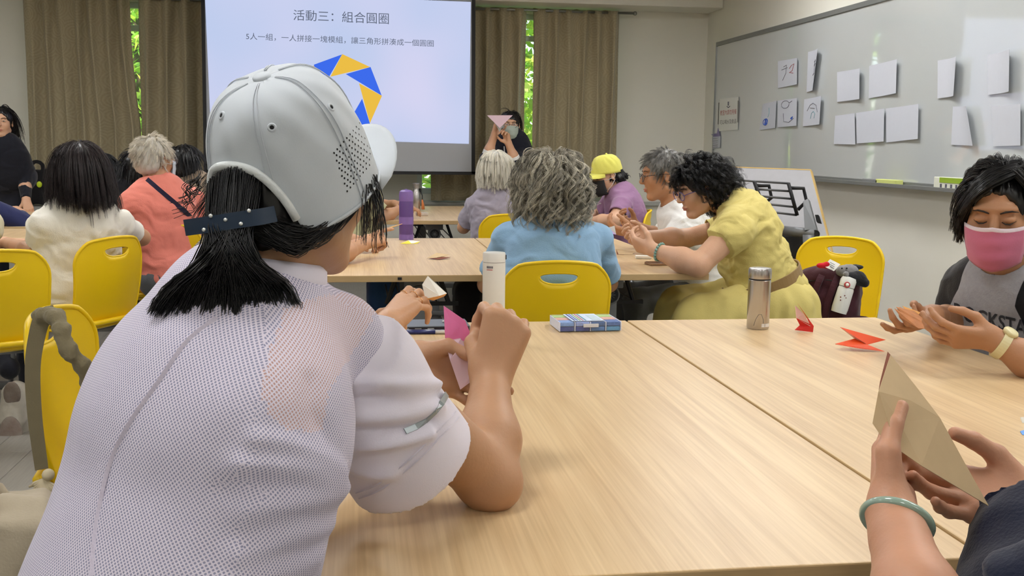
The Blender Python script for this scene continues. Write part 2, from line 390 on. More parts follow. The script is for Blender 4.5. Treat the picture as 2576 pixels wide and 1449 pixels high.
def scalp_strands(c, R, N, length, sc=1.0, seed=1, flow=(0, -.35, -1), lift=.010, shell=(.082, .102, .09), curl=0.0, curln=8, face=.045, front=.02, M=12, clump=.2, jitter=.25, keepout=(), grav=.6, low=-.06, high=9, ymin=-9, ymax=9, part=None, out=0.0):
    """hair paths from roots on the scalp, flowing over the skull and then falling; local frame right, forward, up"""
    g = np.random.default_rng(seed); sh = np.array(shell)
    u = g.normal(size=(N*4, 3)); u /= np.linalg.norm(u, axis=1, keepdims=True)
    p = u*sh+np.array([0, -.012, .03]); ok = (p[:, 2] > low) & (p[:, 2] < high) & (p[:, 1] > ymin) & (p[:, 1] < ymax) & ~((p[:, 1] > face) & (p[:, 2] < .055+front)) & ~((p[:, 1] > .02) & (p[:, 2] < 0)); p = p[ok][:N]; N = len(p)
    fl = unit(flow); d = p-np.array([0, -.012, .03]); nr = d/sh**2; nr /= np.linalg.norm(nr, axis=1, keepdims=True)
    crown = np.array([0, -.04, .12]) if part is None else np.array(part); away = p-crown; away /= np.linalg.norm(away, axis=1, keepdims=True)+1e-9
    Ln = length*(1+jitter*(g.random(N)*2-1)) if np.isscalar(length) else length(p, g)
    off = lift*(.4+.9*g.random(N)); v = away*.9+fl*.5+nr*out; v = v-nr*np.clip((v*nr).sum(1), 0, 9)[:, None]*(1-min(1, out*2)); P = [p.copy()]; ph = g.random(N)*6.28; ncl = max(4, N//14); cl = g.integers(0, ncl, N); cv = g.normal(size=(ncl, 3))*.35
    v = v+(cv[cl]-nr*(cv[cl]*nr).sum(1)[:, None])*clump; cph = g.random(ncl)*6.28; ph = ph*.25+cph[cl]
    for j in range(1, M):
        tf = j/(M-1); v = v*(1-grav*.35)+fl*grav*.35; v /= np.linalg.norm(v, axis=1, keepdims=True)
        p = p+v*(Ln/(M-1))[:, None]
        d = p-np.array([0, -.012, .03]); q = d/(sh+off[:, None]); rr = np.linalg.norm(q, axis=1); ins = rr < 1
        p[ins] = (d[ins]/rr[ins, None])+np.array([0, -.012, .03])
        for kc, kr in keepout:
            d = (p-np.array(kc))/np.array(kr); rr = np.linalg.norm(d, axis=1); ins = rr < 1; p[ins] = np.array(kc)+(p-np.array(kc))[ins]/rr[ins, None]
        v = p-P[-1]; v /= np.linalg.norm(v, axis=1, keepdims=True)+1e-9; P.append(p.copy())
    P = np.stack(P, 1)
    if curl:
        t = np.linspace(0, 1, M)[None]; am = curl*np.clip(t*1.6, 0, 1); w = ph[:, None]+t*curln
        T = np.gradient(P, axis=1); T /= np.linalg.norm(T, axis=2, keepdims=True)+1e-9; a = np.cross(T, np.array([.3, .2, .9])); a /= np.linalg.norm(a, axis=2, keepdims=True)+1e-9; b = np.cross(T, a)
        P = P+am[..., None]*(a*np.cos(w)[..., None]+b*np.sin(w)[..., None])
    return c+(P*sc) @ R.T
def hair_shell(c, R, sc=1.0, shell=(.08, .1, .086), extra=(), cutface=True, vox=.005, name='hair', amp=.003, freq=60, earcut=True, facez=.035):
    s = SDF(); X = lambda x, y, z: c+R @ (np.array([x, y, z])*sc)
    s.ell(X(0, -.014, .032), np.array(shell)*sc, R)
    for (x, y, z), r in extra: s.ell(X(x, y, z), np.array(r)*sc, R, .03*sc)
    if cutface:
        s.ell(X(0, .105, facez-.085), np.array((.064, .085, .09))*sc, R, .012*sc, True)
    if earcut:
        for e in (-1, 1): s.ell(X(e*.085, .012, -.03), np.array((.03, .028, .05))*sc, R, .01*sc, True)
    Ri = R.T
    def dp(V, N):
        q = (V-c) @ Ri.T; a = np.arctan2(q[:, 0], q[:, 1]+.02*sc)
        return sc*amp*(fbm(np.stack([a*freq/6, q[:, 2]*18/sc, q[:, 0]*0], 1), 5, 3)+.5*vnoise(np.stack([a*freq/1.6, q[:, 2]*10/sc, q[:, 0]*0+3], 1), 9))
    V, Q = s.mesh(vox, dp)
    return flat_tint(mesh(name, V, Q, True), .8)
def join_meshes(name, mes):
    """several meshes with 'tint' into one"""
    bm = bmesh.new()
    for m in mes: bm.from_mesh(m)
    out = bpy.data.meshes.new(name); bm.to_mesh(out); bm.free()
    for m in mes: bpy.data.meshes.remove(m)
    return out

class Person:
    """body: one continuous skin mesh; clothing, hair and worn things are its children"""
    def __init__(s, label, base, group=None):
        s.e = empty('person', base, label, 'person', group); s.b = SDF(); s.c = SDF(); s.tags = []
    def torso(s, neck, pelvis, shL, shR, chest=(.17, .115, .2), waist=(.15, .115, .16), hip=(.18, .14, .13), bulge=0, cloth=.012, shr=.058):
        neck, pelvis, shL, shR = map(np.asarray, (neck, pelvis, shL, shR)); up = unit(neck-pelvis); r = unit(shR-shL); f = unit(np.cross(up, r)); r = np.cross(f, up)
        s.TR = R = np.array([r, f, up]).T; s.neck, s.pelvis, s.shL, s.shR = neck, pelvis, shL, shR; Lg = np.linalg.norm(neck-pelvis)
        P = lambda t, y=0: pelvis+up*Lg*t+f*y
        for g, i in ((s.b, -.006), (s.c, cloth)):
            g.ell(P(.68, .0), np.array(chest)+i, R, .05); g.ell(P(.34, .01+bulge*.3), np.array(waist)+i, R, .06); g.ell(P(.02, 0), np.array(hip)+i, R, .06)
            for sh in (shL, shR): g.cap(lerp(neck, P(.8), .45), sh, .06+i, shr+i*.6, .04)
            g.cap(lerp(neck, P(.8), .2)-f*.01, P(.7)-f*.01, .058+i, .09+i, .05)
        return s
    def headneck(s, c, fwd, up=(0, 0, 1), sc=1.0, neckr=.05, **k):
        s.HR = frame(fwd, up); s.hc = np.asarray(c, float); s.hs = sc; s.X = head(s.b, s.hc, s.HR, sc, **k)
        s.b.cap(s.X(0, -.02, -.05), s.neck, neckr*sc, neckr*1.12, .02); s.b.cap(s.neck, lerp(s.neck, s.pelvis, .15), neckr*1.12, .07, .03)
        s.c.cap(lerp(s.neck, s.X(0, -.02, -.05), -.35), s.X(0, -.02, -.05), neckr*1.12+.009, neckr+.012, .012, True)
        return s
    def arm(s, side, el, wr, sleeve=.55, r=1.0, sr=.062, er=None, cuffcut=True, fat=1.0, puff=0):
        sh = s.shR if side > 0 else s.shL; el = np.asarray(el, float); wr = np.asarray(wr, float); arm(s.b, sh, el, wr, r, fat=fat)
        pts = [sh, el, wr]; er = er or sr*.95
        if sleeve > 0:
            if sleeve <= 1:
                e = lerp(sh, el, sleeve); d = unit(el-sh); s.c.cyl(sh-d*.0, e, sr, er, .02)
                if cuffcut: s.c.cyl(e-d*.035, e+d*.05, er-.013, er-.012, .003, True)
                if puff: s.c.ell(lerp(sh, el, .2), .075*puff, None, .03)
                rr = .047*fat*r*(1-sleeve)+.037*sleeve
            else:
                s.c.cap(sh, el, sr, er, .02); e = lerp(el, wr, sleeve-1); d = unit(wr-el); s.c.cyl(el, e, er, max(.034, er*.72), .012)
                if cuffcut: s.c.cyl(e-d*.02, e+d*.04, max(.034, er*.72)-.009, max(.034, er*.72)-.008, .003, True)
        return s
    def legs(s, kneeL, footL, kneeR, footR, m, r=.075, shoe=None, skirt=False, vox=.012):
        t = SDF(); t.ell(s.pelvis, (.19, .15, .12), s.TR, .05); r_ = s.TR[:, 0]
        for sg, kn, ft in ((-1, kneeL, footL), (1, kneeR, footR)):
            hp = s.pelvis+r_*sg*.09-s.TR[:, 2]*.02; kn = np.asarray(kn, float); ft = np.asarray(ft, float)
            t.cap(hp, kn, r*1.12, r*.85, .04); t.cap(kn, ft+V3(0, 0, .05), r*.8, r*.62, .03)
            if shoe:
                d = unit((kn-hp)*V3(1, 1, 0)); z = SDF(); z.ell(ft+d*.04+V3(0, 0, .045), (.047, .045, .045), None); z.ell(ft+d*.13+V3(0, 0, .035), (.048, .05, .033), None, .03)
                z.cap(ft-d*.01+V3(0, 0, .02), ft+d*.15+V3(0, 0, .02), .04, .042, .02); V, Q = z.mesh(.01); link('shoe', mesh('shoe', V, Q, True), shoe, s.e)
        V, Q = t.mesh(vox, lambda V, N: .006*fbm(V*14, 3)); link('skirt' if skirt else 'trousers', mesh('trousers', V, Q, True), m, s.e)
        return s
    def build(s, skinm, clothm, vox=.005, cvox=.006, wr=.005, wf=16, cname='shirt', cdisp=None, wrap=None):
        V, Q = s.b.mesh(vox); o = link('body', mesh('body', V, Q, True), skinm, s.e)
        up = s.TR[:, 2]
        def dp(V, N):
            q = V @ s.TR; return wr*(fbm(np.stack([q[:, 0]*wf*.6, q[:, 1]*wf*.6, q[:, 2]*wf*1.3], 1)+fbm(q*9, 3, 2)[:, None]*.8, 21, 3))
        V, Q = s.c.mesh(cvox, cdisp or dp); s.shirt = link(cname, mesh(cname, V, Q, True), clothm, s.e)
        return s
    def part(s, name, me, m, **k): return link(name, me, m, s.e, **k)
    def mb(s, name, b, m, **k): return b.obj(name, m, s.e, **k)
    # ---- features of the head
    def eyes(s, look=(0, 1, 0), lid=.35, brow=(40, 30, 28), closed=False):
        for e in (-1, 1):
            if not closed:
                b = MB(); b.ball(s.X(e*.031, .0835, .0055), (.0115*s.hs, .0085*s.hs, .0042*s.hs), s.HR); b.m = 1
                b.ball(s.X(e*.031+look[0]*.005, .088, .0055+look[2]*.004), (.005*s.hs, .0045*s.hs, .0042*s.hs), s.HR); s.mb('eye', b, [mat('eye_white', (222, 216, 210), .25, var=.02), mat('iris_dark', (30, 20, 16), .15, var=.02)], smooth=True)
            b = MB(); b.tube([s.X(e*x, y, z) for x, y, z in ((.016, .0895, .003), (.024, .0915, .0085 if not closed else -.001), (.034, .0905, .009 if not closed else -.002), (.046, .081, .004))], [.0008*s.hs, .0014*s.hs, .0015*s.hs, .0008*s.hs], 6)
            s.mb('eyelashes', b, mat('lash_dark', (28, 20, 18), .6, var=.02), smooth=True)
            b = MB(); b.tube([s.X(e*x, y, z) for x, y, z in ((.012, .0925, .024), (.024, .0935, .029), (.037, .089, .03), (.05, .078, .025))], [.0016*s.hs, .0026*s.hs, .0022*s.hs, .0009*s.hs], 6, flat=(s.HR[:, 1], .5)); s.mb('eyebrow', b, mat('brow_%d_%d' % brow[:2], brow, .7, var=.1), smooth=True)
    def lips(s, rgb=(176, 96, 88)):
        b = MB(); b.tube([s.X(x, y, z) for x, y, z in ((-.021, .0875, -.0605), (-.01, .0960, -.0568), (0, .0975, -.058), (.01, .0960, -.0568), (.021, .0875, -.0605))], [.0008*s.hs, .0022*s.hs, .0024*s.hs, .0022*s.hs, .0008*s.hs], 8)
        b.tube([s.X(x, y, z) for x, y, z in ((-.019, .0875, -.0615), (-.009, .0935, -.0655), (0, .095, -.0665), (.009, .0935, -.0655), (.019, .0875, -.0615))], [.0008*s.hs, .0027*s.hs, .003*s.hs, .0027*s.hs, .0008*s.hs], 8); s.mb('lips', b, mat('lips', rgb, .45, var=.05), smooth=True)
    def mask(s, m, straps=True, edge=None):
        """pleated face mask over nose and chin with ear loops"""
        xs = np.linspace(-1, 1, 17); zs = np.linspace(0, 1, 13); V = []; sc = s.hs
        for k, tz in enumerate(zs):
            z = -.012-.098*tz; wd_ = .068-.012*tz**2
            for t in xs:
                front = .119-.008*tz-.022*max(0, tz-.75)*4*.6+.006*math.sin(tz*3.1); y = front-(abs(t)**2.2)*(.062 if tz < .8 else .05)+.0025*math.cos(tz*6.28*3)*(1-abs(t)); x = wd_*t
                zz = z+.012*(1-abs(t))*(1-tz)*1.0-.008*tz*(1-abs(t))
                V.append(s.X(x, y, zz))
        n = len(xs); Fc = [(k*n+i, k*n+i+1, (k+1)*n+i+1, (k+1)*n+i) for k in range(len(zs)-1) for i in range(n-1)]
        mi = [1 if (edge and (k == 0)) else 0 for k in range(len(zs)-1) for i in range(n-1)]
        o = link('face_mask', mesh('face_mask', V, Fc, True, mi if edge else None), [m]+([edge] if edge else []), s.e); md = o.modifiers.new('thickness', 'SOLIDIFY'); md.thickness = .0025; md.offset = 1
        if straps:
            for e in (-1, 1):
                b = MB()
                for a, z0 in ((-.02, -.015), (-.095, -.03)): b.tube([s.X(e*.068 if a > -.05 else e*.056, .05 if a > -.05 else .062, a), s.X(e*.078, .02, (a+z0)/2), s.X(e*.083, -.012, z0)], .0015*sc, 6)
                b.tube([s.X(e*.083, -.012, -.015), s.X(e*.088, -.022, .0), s.X(e*.084, -.016, .018), s.X(e*.08, .0, .01)], .0015*sc, 6); s_ = b.obj('ear_loop', mat('elastic_white', (225, 225, 228), .7), o, smooth=True)
    def glasses(s, m, lens=True, w=.024, hgt=.019, round_=True):
        b = MB()
        for e in (-1, 1):
            b.tube([s.X(e*.033+w*math.cos(t), .107-.006*abs(math.cos(t)), .0+hgt*math.sin(t)) for t in np.linspace(0, 2*math.pi, 25)], .0015*s.hs, 6)
            b.tube([s.X(e*.057, .103, .004), s.X(e*.074, .085, .008), s.X(e*.08, .02, .008), s.X(e*.082, -.015, .004), s.X(e*.08, -.03, -.012)], .0015*s.hs, 6)
        b.tube([s.X(-.01, .108, .004), s.X(0, .111, .007), s.X(.01, .108, .004)], .0014*s.hs, 6); o = s.mb('glasses', b, m, smooth=True)
        if lens:
            for e in (-1, 1):
                b = MB(); b.add([s.X(e*.033+w*.97*math.cos(t), .106-.006*abs(math.cos(t)), hgt*.97*math.sin(t)) for t in np.linspace(0, 2*math.pi, 20, endpoint=False)], [tuple(range(20))]); b.obj('lens', mat('lens_clear', (240, 245, 250), .05, alpha=.15, spec=.6, var=0), o)

# ------------------------------------------------------------------ the room
X0, X1, Y0, Y1, ZC = -5.2, 3.3, -3.2, 9.85, 2.85
M_wall = mat('wall_paint', (226, 223, 211), .75, var=.03, scale=3, bump=.06, bscale=60)
M_ceil = mat('ceiling_paint', (226, 224, 216), .85, var=.02, scale=4)
M_frame = mat('window_aluminium', (205, 210, 205), .4, .2)
def structure(name, b, m, **k): return b.obj(name, m, kind='structure', **k)
WIN = [(-2.72, -1.15), (.55, 2.405)]; WZ0, WZ1 = .80, 2.46
structure('floor', MB().box2((X0, Y0, -.12), (X1, Y1+.2, -.012)), mat('floor_joint', (96, 92, 86), .8))
structure('ceiling', MB().box2((X0-.1, Y0-.1, ZC), (X1+.1, Y1+.2, ZC+.1)), M_ceil)
b = MB(); xs = [X0, WIN[0][0], WIN[0][1], WIN[1][0], WIN[1][1], X1]
for i in range(5):
    if i % 2 == 0: b.box2((xs[i], Y1, 0), (xs[i+1], Y1+.18, ZC))
    else: b.box2((xs[i], Y1, 0), (xs[i+1], Y1+.18, WZ0)); b.box2((xs[i], Y1, WZ1), (xs[i+1], Y1+.18, ZC))
structure('wall_front', b, M_wall)
structure('wall_right', MB().box2((X1, Y0, 0), (X1+.12, Y1+.18, ZC)), M_wall)
structure('wall_left', MB().box2((X0-.12, Y0, 0), (X0, Y1+.18, ZC)), M_wall)
structure('wall_back', MB().box2((X0, Y0-.12, 0), (X1, Y0, ZC)), M_wall)
structure('trim_1', MB().box2((X0, Y1-.42, 2.51), (X1, Y1, ZC), .01), M_wall)          # beam over the windows
structure('trim_2', MB().box2((X0, Y1-.06, .70), (X1, Y1, .735), .004), mat('sill_stone', (176, 176, 170), .5))
structure('baseboard_right', MB().box2((X1-.012, Y0, 0), (X1, Y1, .09)), mat('baseboard_grey', (120, 116, 108), .6))
structure('baseboard_front', MB().box2((X0, Y1-.012, 0), (X1-.012, Y1, .09)), mat('baseboard_grey', (120, 116, 108), .6))
# floor boards: separate where the floor can be seen, beside the left chairs
M_plank = mat('floor_board_grey', (150, 146, 138), .45, var=.2, scale=9, stretch=(10, .7, 1), bump=.1, bscale=40)
fl = bpy.data.objects['floor']; pw, pl_ = .148, 1.198
pm = mesh('plank', *(lambda q: (q.v, q.f))(MB().box((0, 0, -.006), (pw/2, pl_/2, .006), None, .0015)))
pm.materials.append(M_plank)
for i in range(16):
    for j in range(5):
        o = bpy.data.objects.new('plank', pm); COL.objects.link(o); o.parent = fl; o.location = (-2.75+i*.15, 1.4+j*1.2+(i % 3)*.4, 0)
b = MB(); b.box2((X0, Y0, -.012), (-2.83, Y1, 0)); b.box2((-.42, Y0, -.012), (X1, Y1, 0)); b.box2((-2.83, Y0, -.012), (-.42, .6, 0)); b.box2((-2.83, 8.0, -.012), (-.42, Y1, 0))
b.obj('floor_boards', M_plank, fl, kind='stuff')
# windows
M_glass = mat('window_glass', (235, 245, 240), .02, alpha=.12, spec=.5, var=0)
for i, (a, c) in enumerate(WIN):
    b = MB(); y = Y1+.07
    for z in (WZ0+.025, WZ1-.025, 2.24): b.box2((a, y-.03, z-.025), (c, y+.03, z+.025), .004)
    for x in (a+.025, c-.025, a*.5+c*.5-.18): b.box2((x-.025, y-.03, WZ0), (x+.025, y+.03, WZ1), .004)
    w = b.obj('window_%d' % (i+1), M_frame, kind='structure')
    for (p, q) in ((a+.05, a*.5+c*.5-.205), (a*.5+c*.5-.155, c-.05)):
        MB().box2((p, y-.003, WZ0+.05), (q, y+.003, 2.215)).obj('pane', M_glass, w); MB().box2((p, y-.003, 2.265), (q, y+.003, WZ1-.05)).obj('pane', M_glass, w)
# outdoors
structure('ground', MB().box2((-14, Y1+.2, -.5), (14, 40, -.42)), mat('lawn', (92, 128, 60), .9, var=.3, scale=2))
M_leaf = mat('leaf_green', (184, 214, 84), .5, var=.35, scale=3, transl=.45, tint=True); M_bark = mat('bark', (92, 76, 58), .9, var=.3, bump=.5, bscale=30)
def tree(cx, cy, w, n, label, seed):
    g = np.random.default_rng(seed); e = empty('tree', (cx, cy, -.42), label, 'tree', 'trees outside the windows')
    b = MB(); b.tube([(cx, cy, -.42), (cx+.05, cy, 1), (cx-.05, cy+.05, 2.4), (cx, cy, 3.6)], [.12, .1, .08, .04], 10)
    for k in range(7): z = .6+k*.4; a = k*2.4; b.tube([(cx, cy, z), (cx+.5*math.cos(a), cy+.3*math.sin(a), z+.35), (cx+.9*w*math.cos(a), cy+.5*math.sin(a), z+.5)], [.04, .03, .012], 6)
    b.obj('trunk', M_bark, e, smooth=True)
    c = np.stack([cx+w*np.clip(g.normal(size=n)*.5, -1.6, 1.6), cy+.45*g.normal(size=n), g.uniform(-.2, 3.7, n)], 1); d = g.normal(size=(n, 3)); d /= np.linalg.norm(d, axis=1, keepdims=True); u = np.cross(d, g.normal(size=(n, 3))); u /= np.linalg.norm(u, axis=1, keepdims=True); s = g.uniform(.05, .1, n)[:, None]; nn = np.cross(d, u)
    V = np.stack([c-d*s, c-d*s*.1+u*s*.42+nn*s*.12, c+d*s, c-d*s*.1-u*s*.42+nn*s*.12], 1).reshape(-1, 3); Q = np.arange(4*n).reshape(-1, 4)
    me = mesh('foliage', V, Q); ca = me.color_attributes.new('tint', 'FLOAT_COLOR', 'POINT'); t = g.uniform(.55, 1.25, (n, 1, 1))*np.array([1, 1, 1])*np.ones((n, 4, 3)); t[:, :, 0] *= g.uniform(.7, 1.25, (n, 1)); cc = np.ones((n, 4, 4), np.float32); cc[:, :, :3] = t; ca.data.foreach_set('color', cc.ravel())
    link('foliage', me, M_leaf, e, kind='stuff')
tree(-2.3, 11.9, 1.2, 5600, 'leafy bright green tree outside the left window gap', 3)
tree(1.55, 12.0, 1.9, 9500, 'leafy bright green tree outside the right window gap', 5)

# ------------------------------------------------------------------ curtains
def curtain_mat():
    m = bpy.data.materials.new('curtain_damask'); m.use_nodes = True; N, L = m.node_tree.nodes, m.node_tree.links; b = N['Principled BSDF']
    b.inputs['Roughness'].default_value = .8; b.inputs['Sheen Weight'].default_value = .2; b.inputs['Specular IOR Level'].default_value = .2
    uv = N.new('ShaderNodeUVMap'); uv.uv_map = 'uv'; vo = N.new('ShaderNodeTexVoronoi'); vo.inputs['Scale'].default_value = 6.5; vo.voronoi_dimensions = '2D'; vo.inputs['Randomness'].default_value = .55; L.new(uv.outputs[0], vo.inputs[0])
    sn = N.new('ShaderNodeMath'); sn.operation = 'MULTIPLY'; sn.inputs[1].default_value = 42; L.new(vo.outputs['Distance'], sn.inputs[0]); s2 = N.new('ShaderNodeMath'); s2.operation = 'SINE'; L.new(sn.outputs[0], s2.inputs[0])
    nz = N.new('ShaderNodeTexNoise'); nz.inputs['Scale'].default_value = 60; L.new(uv.outputs[0], nz.inputs[0]); ad = N.new('ShaderNodeMath'); ad.operation = 'MULTIPLY_ADD'; ad.inputs[1].default_value = .35; ad.inputs[2].default_value = .1; L.new(s2.outputs[0], ad.inputs[0]); a2 = N.new('ShaderNodeMath'); L.new(ad.outputs[0], a2.inputs[0]); L.new(nz.outputs[0], a2.inputs[1])
    mx = N.new('ShaderNodeMix'); mx.data_type = 'RGBA'; mx.inputs[6].default_value = (*lin((164, 152, 122)), 1); mx.inputs[7].default_value = (*lin((178, 166, 136)), 1); L.new(a2.outputs[0], mx.inputs[0]); L.new(mx.outputs[2], b.inputs['Base Color'])
    bp = N.new('ShaderNodeBump'); bp.inputs['Strength'].default_value = .12; bp.inputs['Distance'].default_value = .004; L.new(a2.outputs[0], bp.inputs['Height']); L.new(bp.outputs[0], b.inputs['Normal'])
    t = N.new('ShaderNodeBsdfTranslucent'); t.inputs[0].default_value = (*lin((120, 108, 70)), 1); ms = N.new('ShaderNodeMixShader'); ms.inputs[0].default_value = .06; L.new(b.outputs[0], ms.inputs[1]); L.new(t.outputs[0], ms.inputs[2]); L.new(ms.outputs[0], N['Material Output'].inputs[0])
    return m
M_curt = curtain_mat()
def curtain(lp, rp, Yc, zb, npl, seed, label, top=2.49):
    """lp, rp: pixel points down the left and right edges"""
    g = np.random.default_rng(seed); L_ = np.array([at(x, y, Yc) for x, y in lp]); R_ = np.array([at(x, y, Yc) for x, y in rp])
    ex = lambda P, z: np.interp(-z, -P[:, 2], P[:, 0]); nx, nz = npl*12+1, 34; V = []; ph = g.uniform(-.9, .9, npl+2); am = g.uniform(.5, 1.15, npl+2); UV = []
    for k in range(nz):
        z = top-(top-zb)*k/(nz-1); tz = k/(nz-1); a, c = ex(L_, z), ex(R_, z)
        for i in range(nx):
            t = i/(nx-1); q = t*npl; pi_ = int(q); fr = q-pi_; w = .5-.5*math.cos(fr*2*math.pi); amp = (am[pi_]*(1-fr)+am[pi_+1]*fr)*(.075+.03*math.sin(tz*2.2+ph[pi_])); sx = .25*math.sin(2*math.pi*q+ph[pi_]*tz)*(c-a)/npl*.5
            hdr = .008*math.cos(q*2*math.pi) if k == 0 else 0
            V.append((a+(c-a)*t+sx*min(1, tz*3), Yc-amp*w-.012*math.sin(q*9+tz*4), z+hdr)); UV.append((t*npl*.16+seed*.37, z))
    Fc = [(k*nx+i, k*nx+i+1, (k+1)*nx+i+1, (k+1)*nx+i) for k in range(nz-1) for i in range(nx-1)]
    me = mesh('curtain', V, np.array(Fc), True); u = me.uv_layers.new(name='uv'); ix = np.zeros(len(me.loops), np.int32); me.loops.foreach_get('vertex_index', ix); u.data.foreach_set('uv', np.array(UV, np.float32)[ix].ravel())
    o = link('curtain', me, M_curt); md = o.modifiers.new('thickness', 'SOLIDIFY'); md.thickness = .004; setp(o, label, 'curtain', 'patterned khaki curtains at the windows'); return o
YC = 9.74
curtain([(58, -10), (68, 150), (78, 400), (82, 520)], [(326, -10), (333, 120), (346, 240), (357, 320), (362, 520)], YC, .78, 7, 2, 'khaki curtain nearest the left edge of the photo')
curtain([(349, -10), (351, 150), (354, 300), (350, 520)], [(640, 0), (640, 520)], YC+.02, .78, 6, 4, 'khaki curtain between the left window gap and the projection screen')
curtain([(1080, -10), (1084, 520)], [(1325, -10), (1322, 120), (1318, 250), (1317, 520)], YC+.01, .74, 6, 6, 'khaki curtain between the projection screen and the right window gap')
curtain([(1342, -10), (1342, 120), (1338, 250), (1334, 520)], [(1558, -10), (1553, 200), (1547, 400), (1544, 520)], YC, .78, 6, 9, 'khaki curtain beside the bare wall and the whiteboard corner')
for i, (a, c) in enumerate(((-2.95, -.85), (.4, 2.55))):
    r = MB(); r.tube([(a, YC-.03, 2.475), (c, YC-.03, 2.475)], .012, 10)
    for x in (a, c): r.ball((x, YC-.03, 2.475), .02)
    r.obj('curtain_rod', mat('rod_steel', (150, 150, 146), .35, .8), smooth=True, label=('steel curtain rod over the left window', 'steel curtain rod over the right window')[i], cat='curtain rod')

# ------------------------------------------------------------------ projection screen with the slide
YS = 9.3; S = lambda x, y, dy=0: at(x, y, YS-dy)
scr = empty('projection_screen', S(852, 430), 'white pull-down projection screen with black border showing a slide', 'projection screen')
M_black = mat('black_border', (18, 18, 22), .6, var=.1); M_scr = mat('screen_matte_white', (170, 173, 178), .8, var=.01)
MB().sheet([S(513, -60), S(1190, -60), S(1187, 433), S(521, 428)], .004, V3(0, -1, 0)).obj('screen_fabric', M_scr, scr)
for nm, q in (('border', [(505, -60), (514, -60), (522, 429), (513, 429)]), ('border', [(1187, -60), (1196, -60), (1195, 437), (1186, 437)]), ('weight_bar', [(512, 427), (1196, 432), (1196, 440), (512, 435)])):
    MB().sheet([S(x, y, .002) for x, y in q], .012, V3(0, -1, 0)).obj(nm, M_black, scr)
QD = np.array([[515, -22], [1184.5, 5], [1179.5, 362], [531, 342.5]])
def slide_mat():
    m = bpy.data.materials.new('slide_light'); m.use_nodes = True; N, L = m.node_tree.nodes, m.node_tree.links; N.remove(N['Principled BSDF'])
    e = N.new('ShaderNodeEmission'); tc = N.new('ShaderNodeTexCoord'); nz = N.new('ShaderNodeTexNoise'); nz.inputs['Scale'].default_value = 1.1; nz.inputs['Detail'].default_value = 1; L.new(tc.outputs['Object'], nz.inputs[0])
    r = N.new('ShaderNodeValToRGB'); r.color_ramp.elements[0].color = (*lin((186, 200, 232)), 1); r.color_ramp.elements[0].position = .3; r.color_ramp.elements[1].color = (*lin((208, 208, 236)), 1); r.color_ramp.elements[1].position = .7
    L.new(nz.outputs[0], r.inputs[0]); L.new(r.outputs[0], e.inputs[0]); e.inputs[1].default_value = 1.05; L.new(e.outputs[0], N['Material Output'].inputs[0]); return m
MB().sheet([S(x, y, .006) for x, y in QD], .002, V3(0, -1, 0)).obj('slide', slide_mat(), scr)
def text2d(txt, bold=0.0, font=None):
    cu = bpy.data.curves.new('t', 'FONT'); cu.body = txt; cu.offset = bold; cu.resolution_u = 3
    o = bpy.data.objects.new('t', cu); COL.objects.link(o); bpy.context.view_layer.update()
    me = bpy.data.meshes.new_from_object(o.evaluated_get(bpy.context.evaluated_depsgraph_get())); bpy.data.objects.remove(o); bpy.data.curves.remove(cu)
    n = len(me.vertices); co = np.zeros(n*3, np.float32); me.vertices.foreach_get('co', co); co = co.reshape(-1, 3); Fc = [tuple(p.vertices) for p in me.polygons]; bpy.data.meshes.remove(me)
    lo, hi = co[:, :2].min(0), co[:, :2].max(0)
    return (co[:, :2]-lo)/(hi-lo), Fc, (hi-lo)
def text_chars(txt, corners, m, parent, name='character'):
    """each character its own part; corners as in text_on"""
    def raw(t):
        cu = bpy.data.curves.new('t', 'FONT'); cu.body = t; cu.resolution_u = 3; o = bpy.data.objects.new('t', cu); COL.objects.link(o); bpy.context.view_layer.update()
        me = bpy.data.meshes.new_from_object(o.evaluated_get(bpy.context.evaluated_depsgraph_get())); bpy.data.objects.remove(o); bpy.data.curves.remove(cu); co = np.array([v.co[:2] for v in me.vertices]); Fc = [tuple(p_.vertices) for p_ in me.polygons]; bpy.data.meshes.remove(me); return co, Fc
    em = np.ptp(raw('三三')[0][:, 0])-np.ptp(raw('三')[0][:, 0]); x = 0; items = []
    for ch in txt:
        co, Fc = raw(ch); w = em if ord(ch) > 127 else np.ptp(co[:, 0])+.12*em; items.append((co+np.array([x, 0]), Fc)); x += w
    al = np.concatenate([i[0] for i in items]); lo, hi = al.min(0), al.max(0); a, b_, c, d = [np.asarray(p, float) for p in corners]
    for co, Fc in items:
        uv = (co-lo)/(hi-lo); u, v = uv[:, :1], uv[:, 1:]; link(name, mesh(name, a*(1-u)*(1-v)+b_*u*(1-v)+c*u*v+d*(1-u)*v, Fc), m, parent)
def text_on(txt, corners, m, parent, name='lettering', bold=0.0, thick=0):
    """corners: 3D points bottom-left, bottom-right, top-right, top-left"""
    uv, Fc, _ = text2d(txt, bold); a, b_, c, d = [np.asarray(p, float) for p in corners]; u, v = uv[:, :1], uv[:, 1:]
    return link(name, mesh(name, a*(1-u)*(1-v)+b_*u*(1-v)+c*u*v+d*(1-u)*v, Fc), m, parent)
M_txt = emat('slide_text', (96, 104, 122), 1.0)
text_chars('活動三：組合圓圈', [S(738, 51, .008), S(978, 61, .008), S(978, 33, .008), S(738, 24, .008)], M_txt, scr, 'title_character')
text_chars('5人一組，一人拼接一塊模組，讓三角形拼湊成一個圓圈', [S(619, 100, .008), S(1091, 118, .008), S(1091, 101, .008), S(619, 82, .008)], M_txt, scr, 'character')
cc = np.array([860., 237.]); 
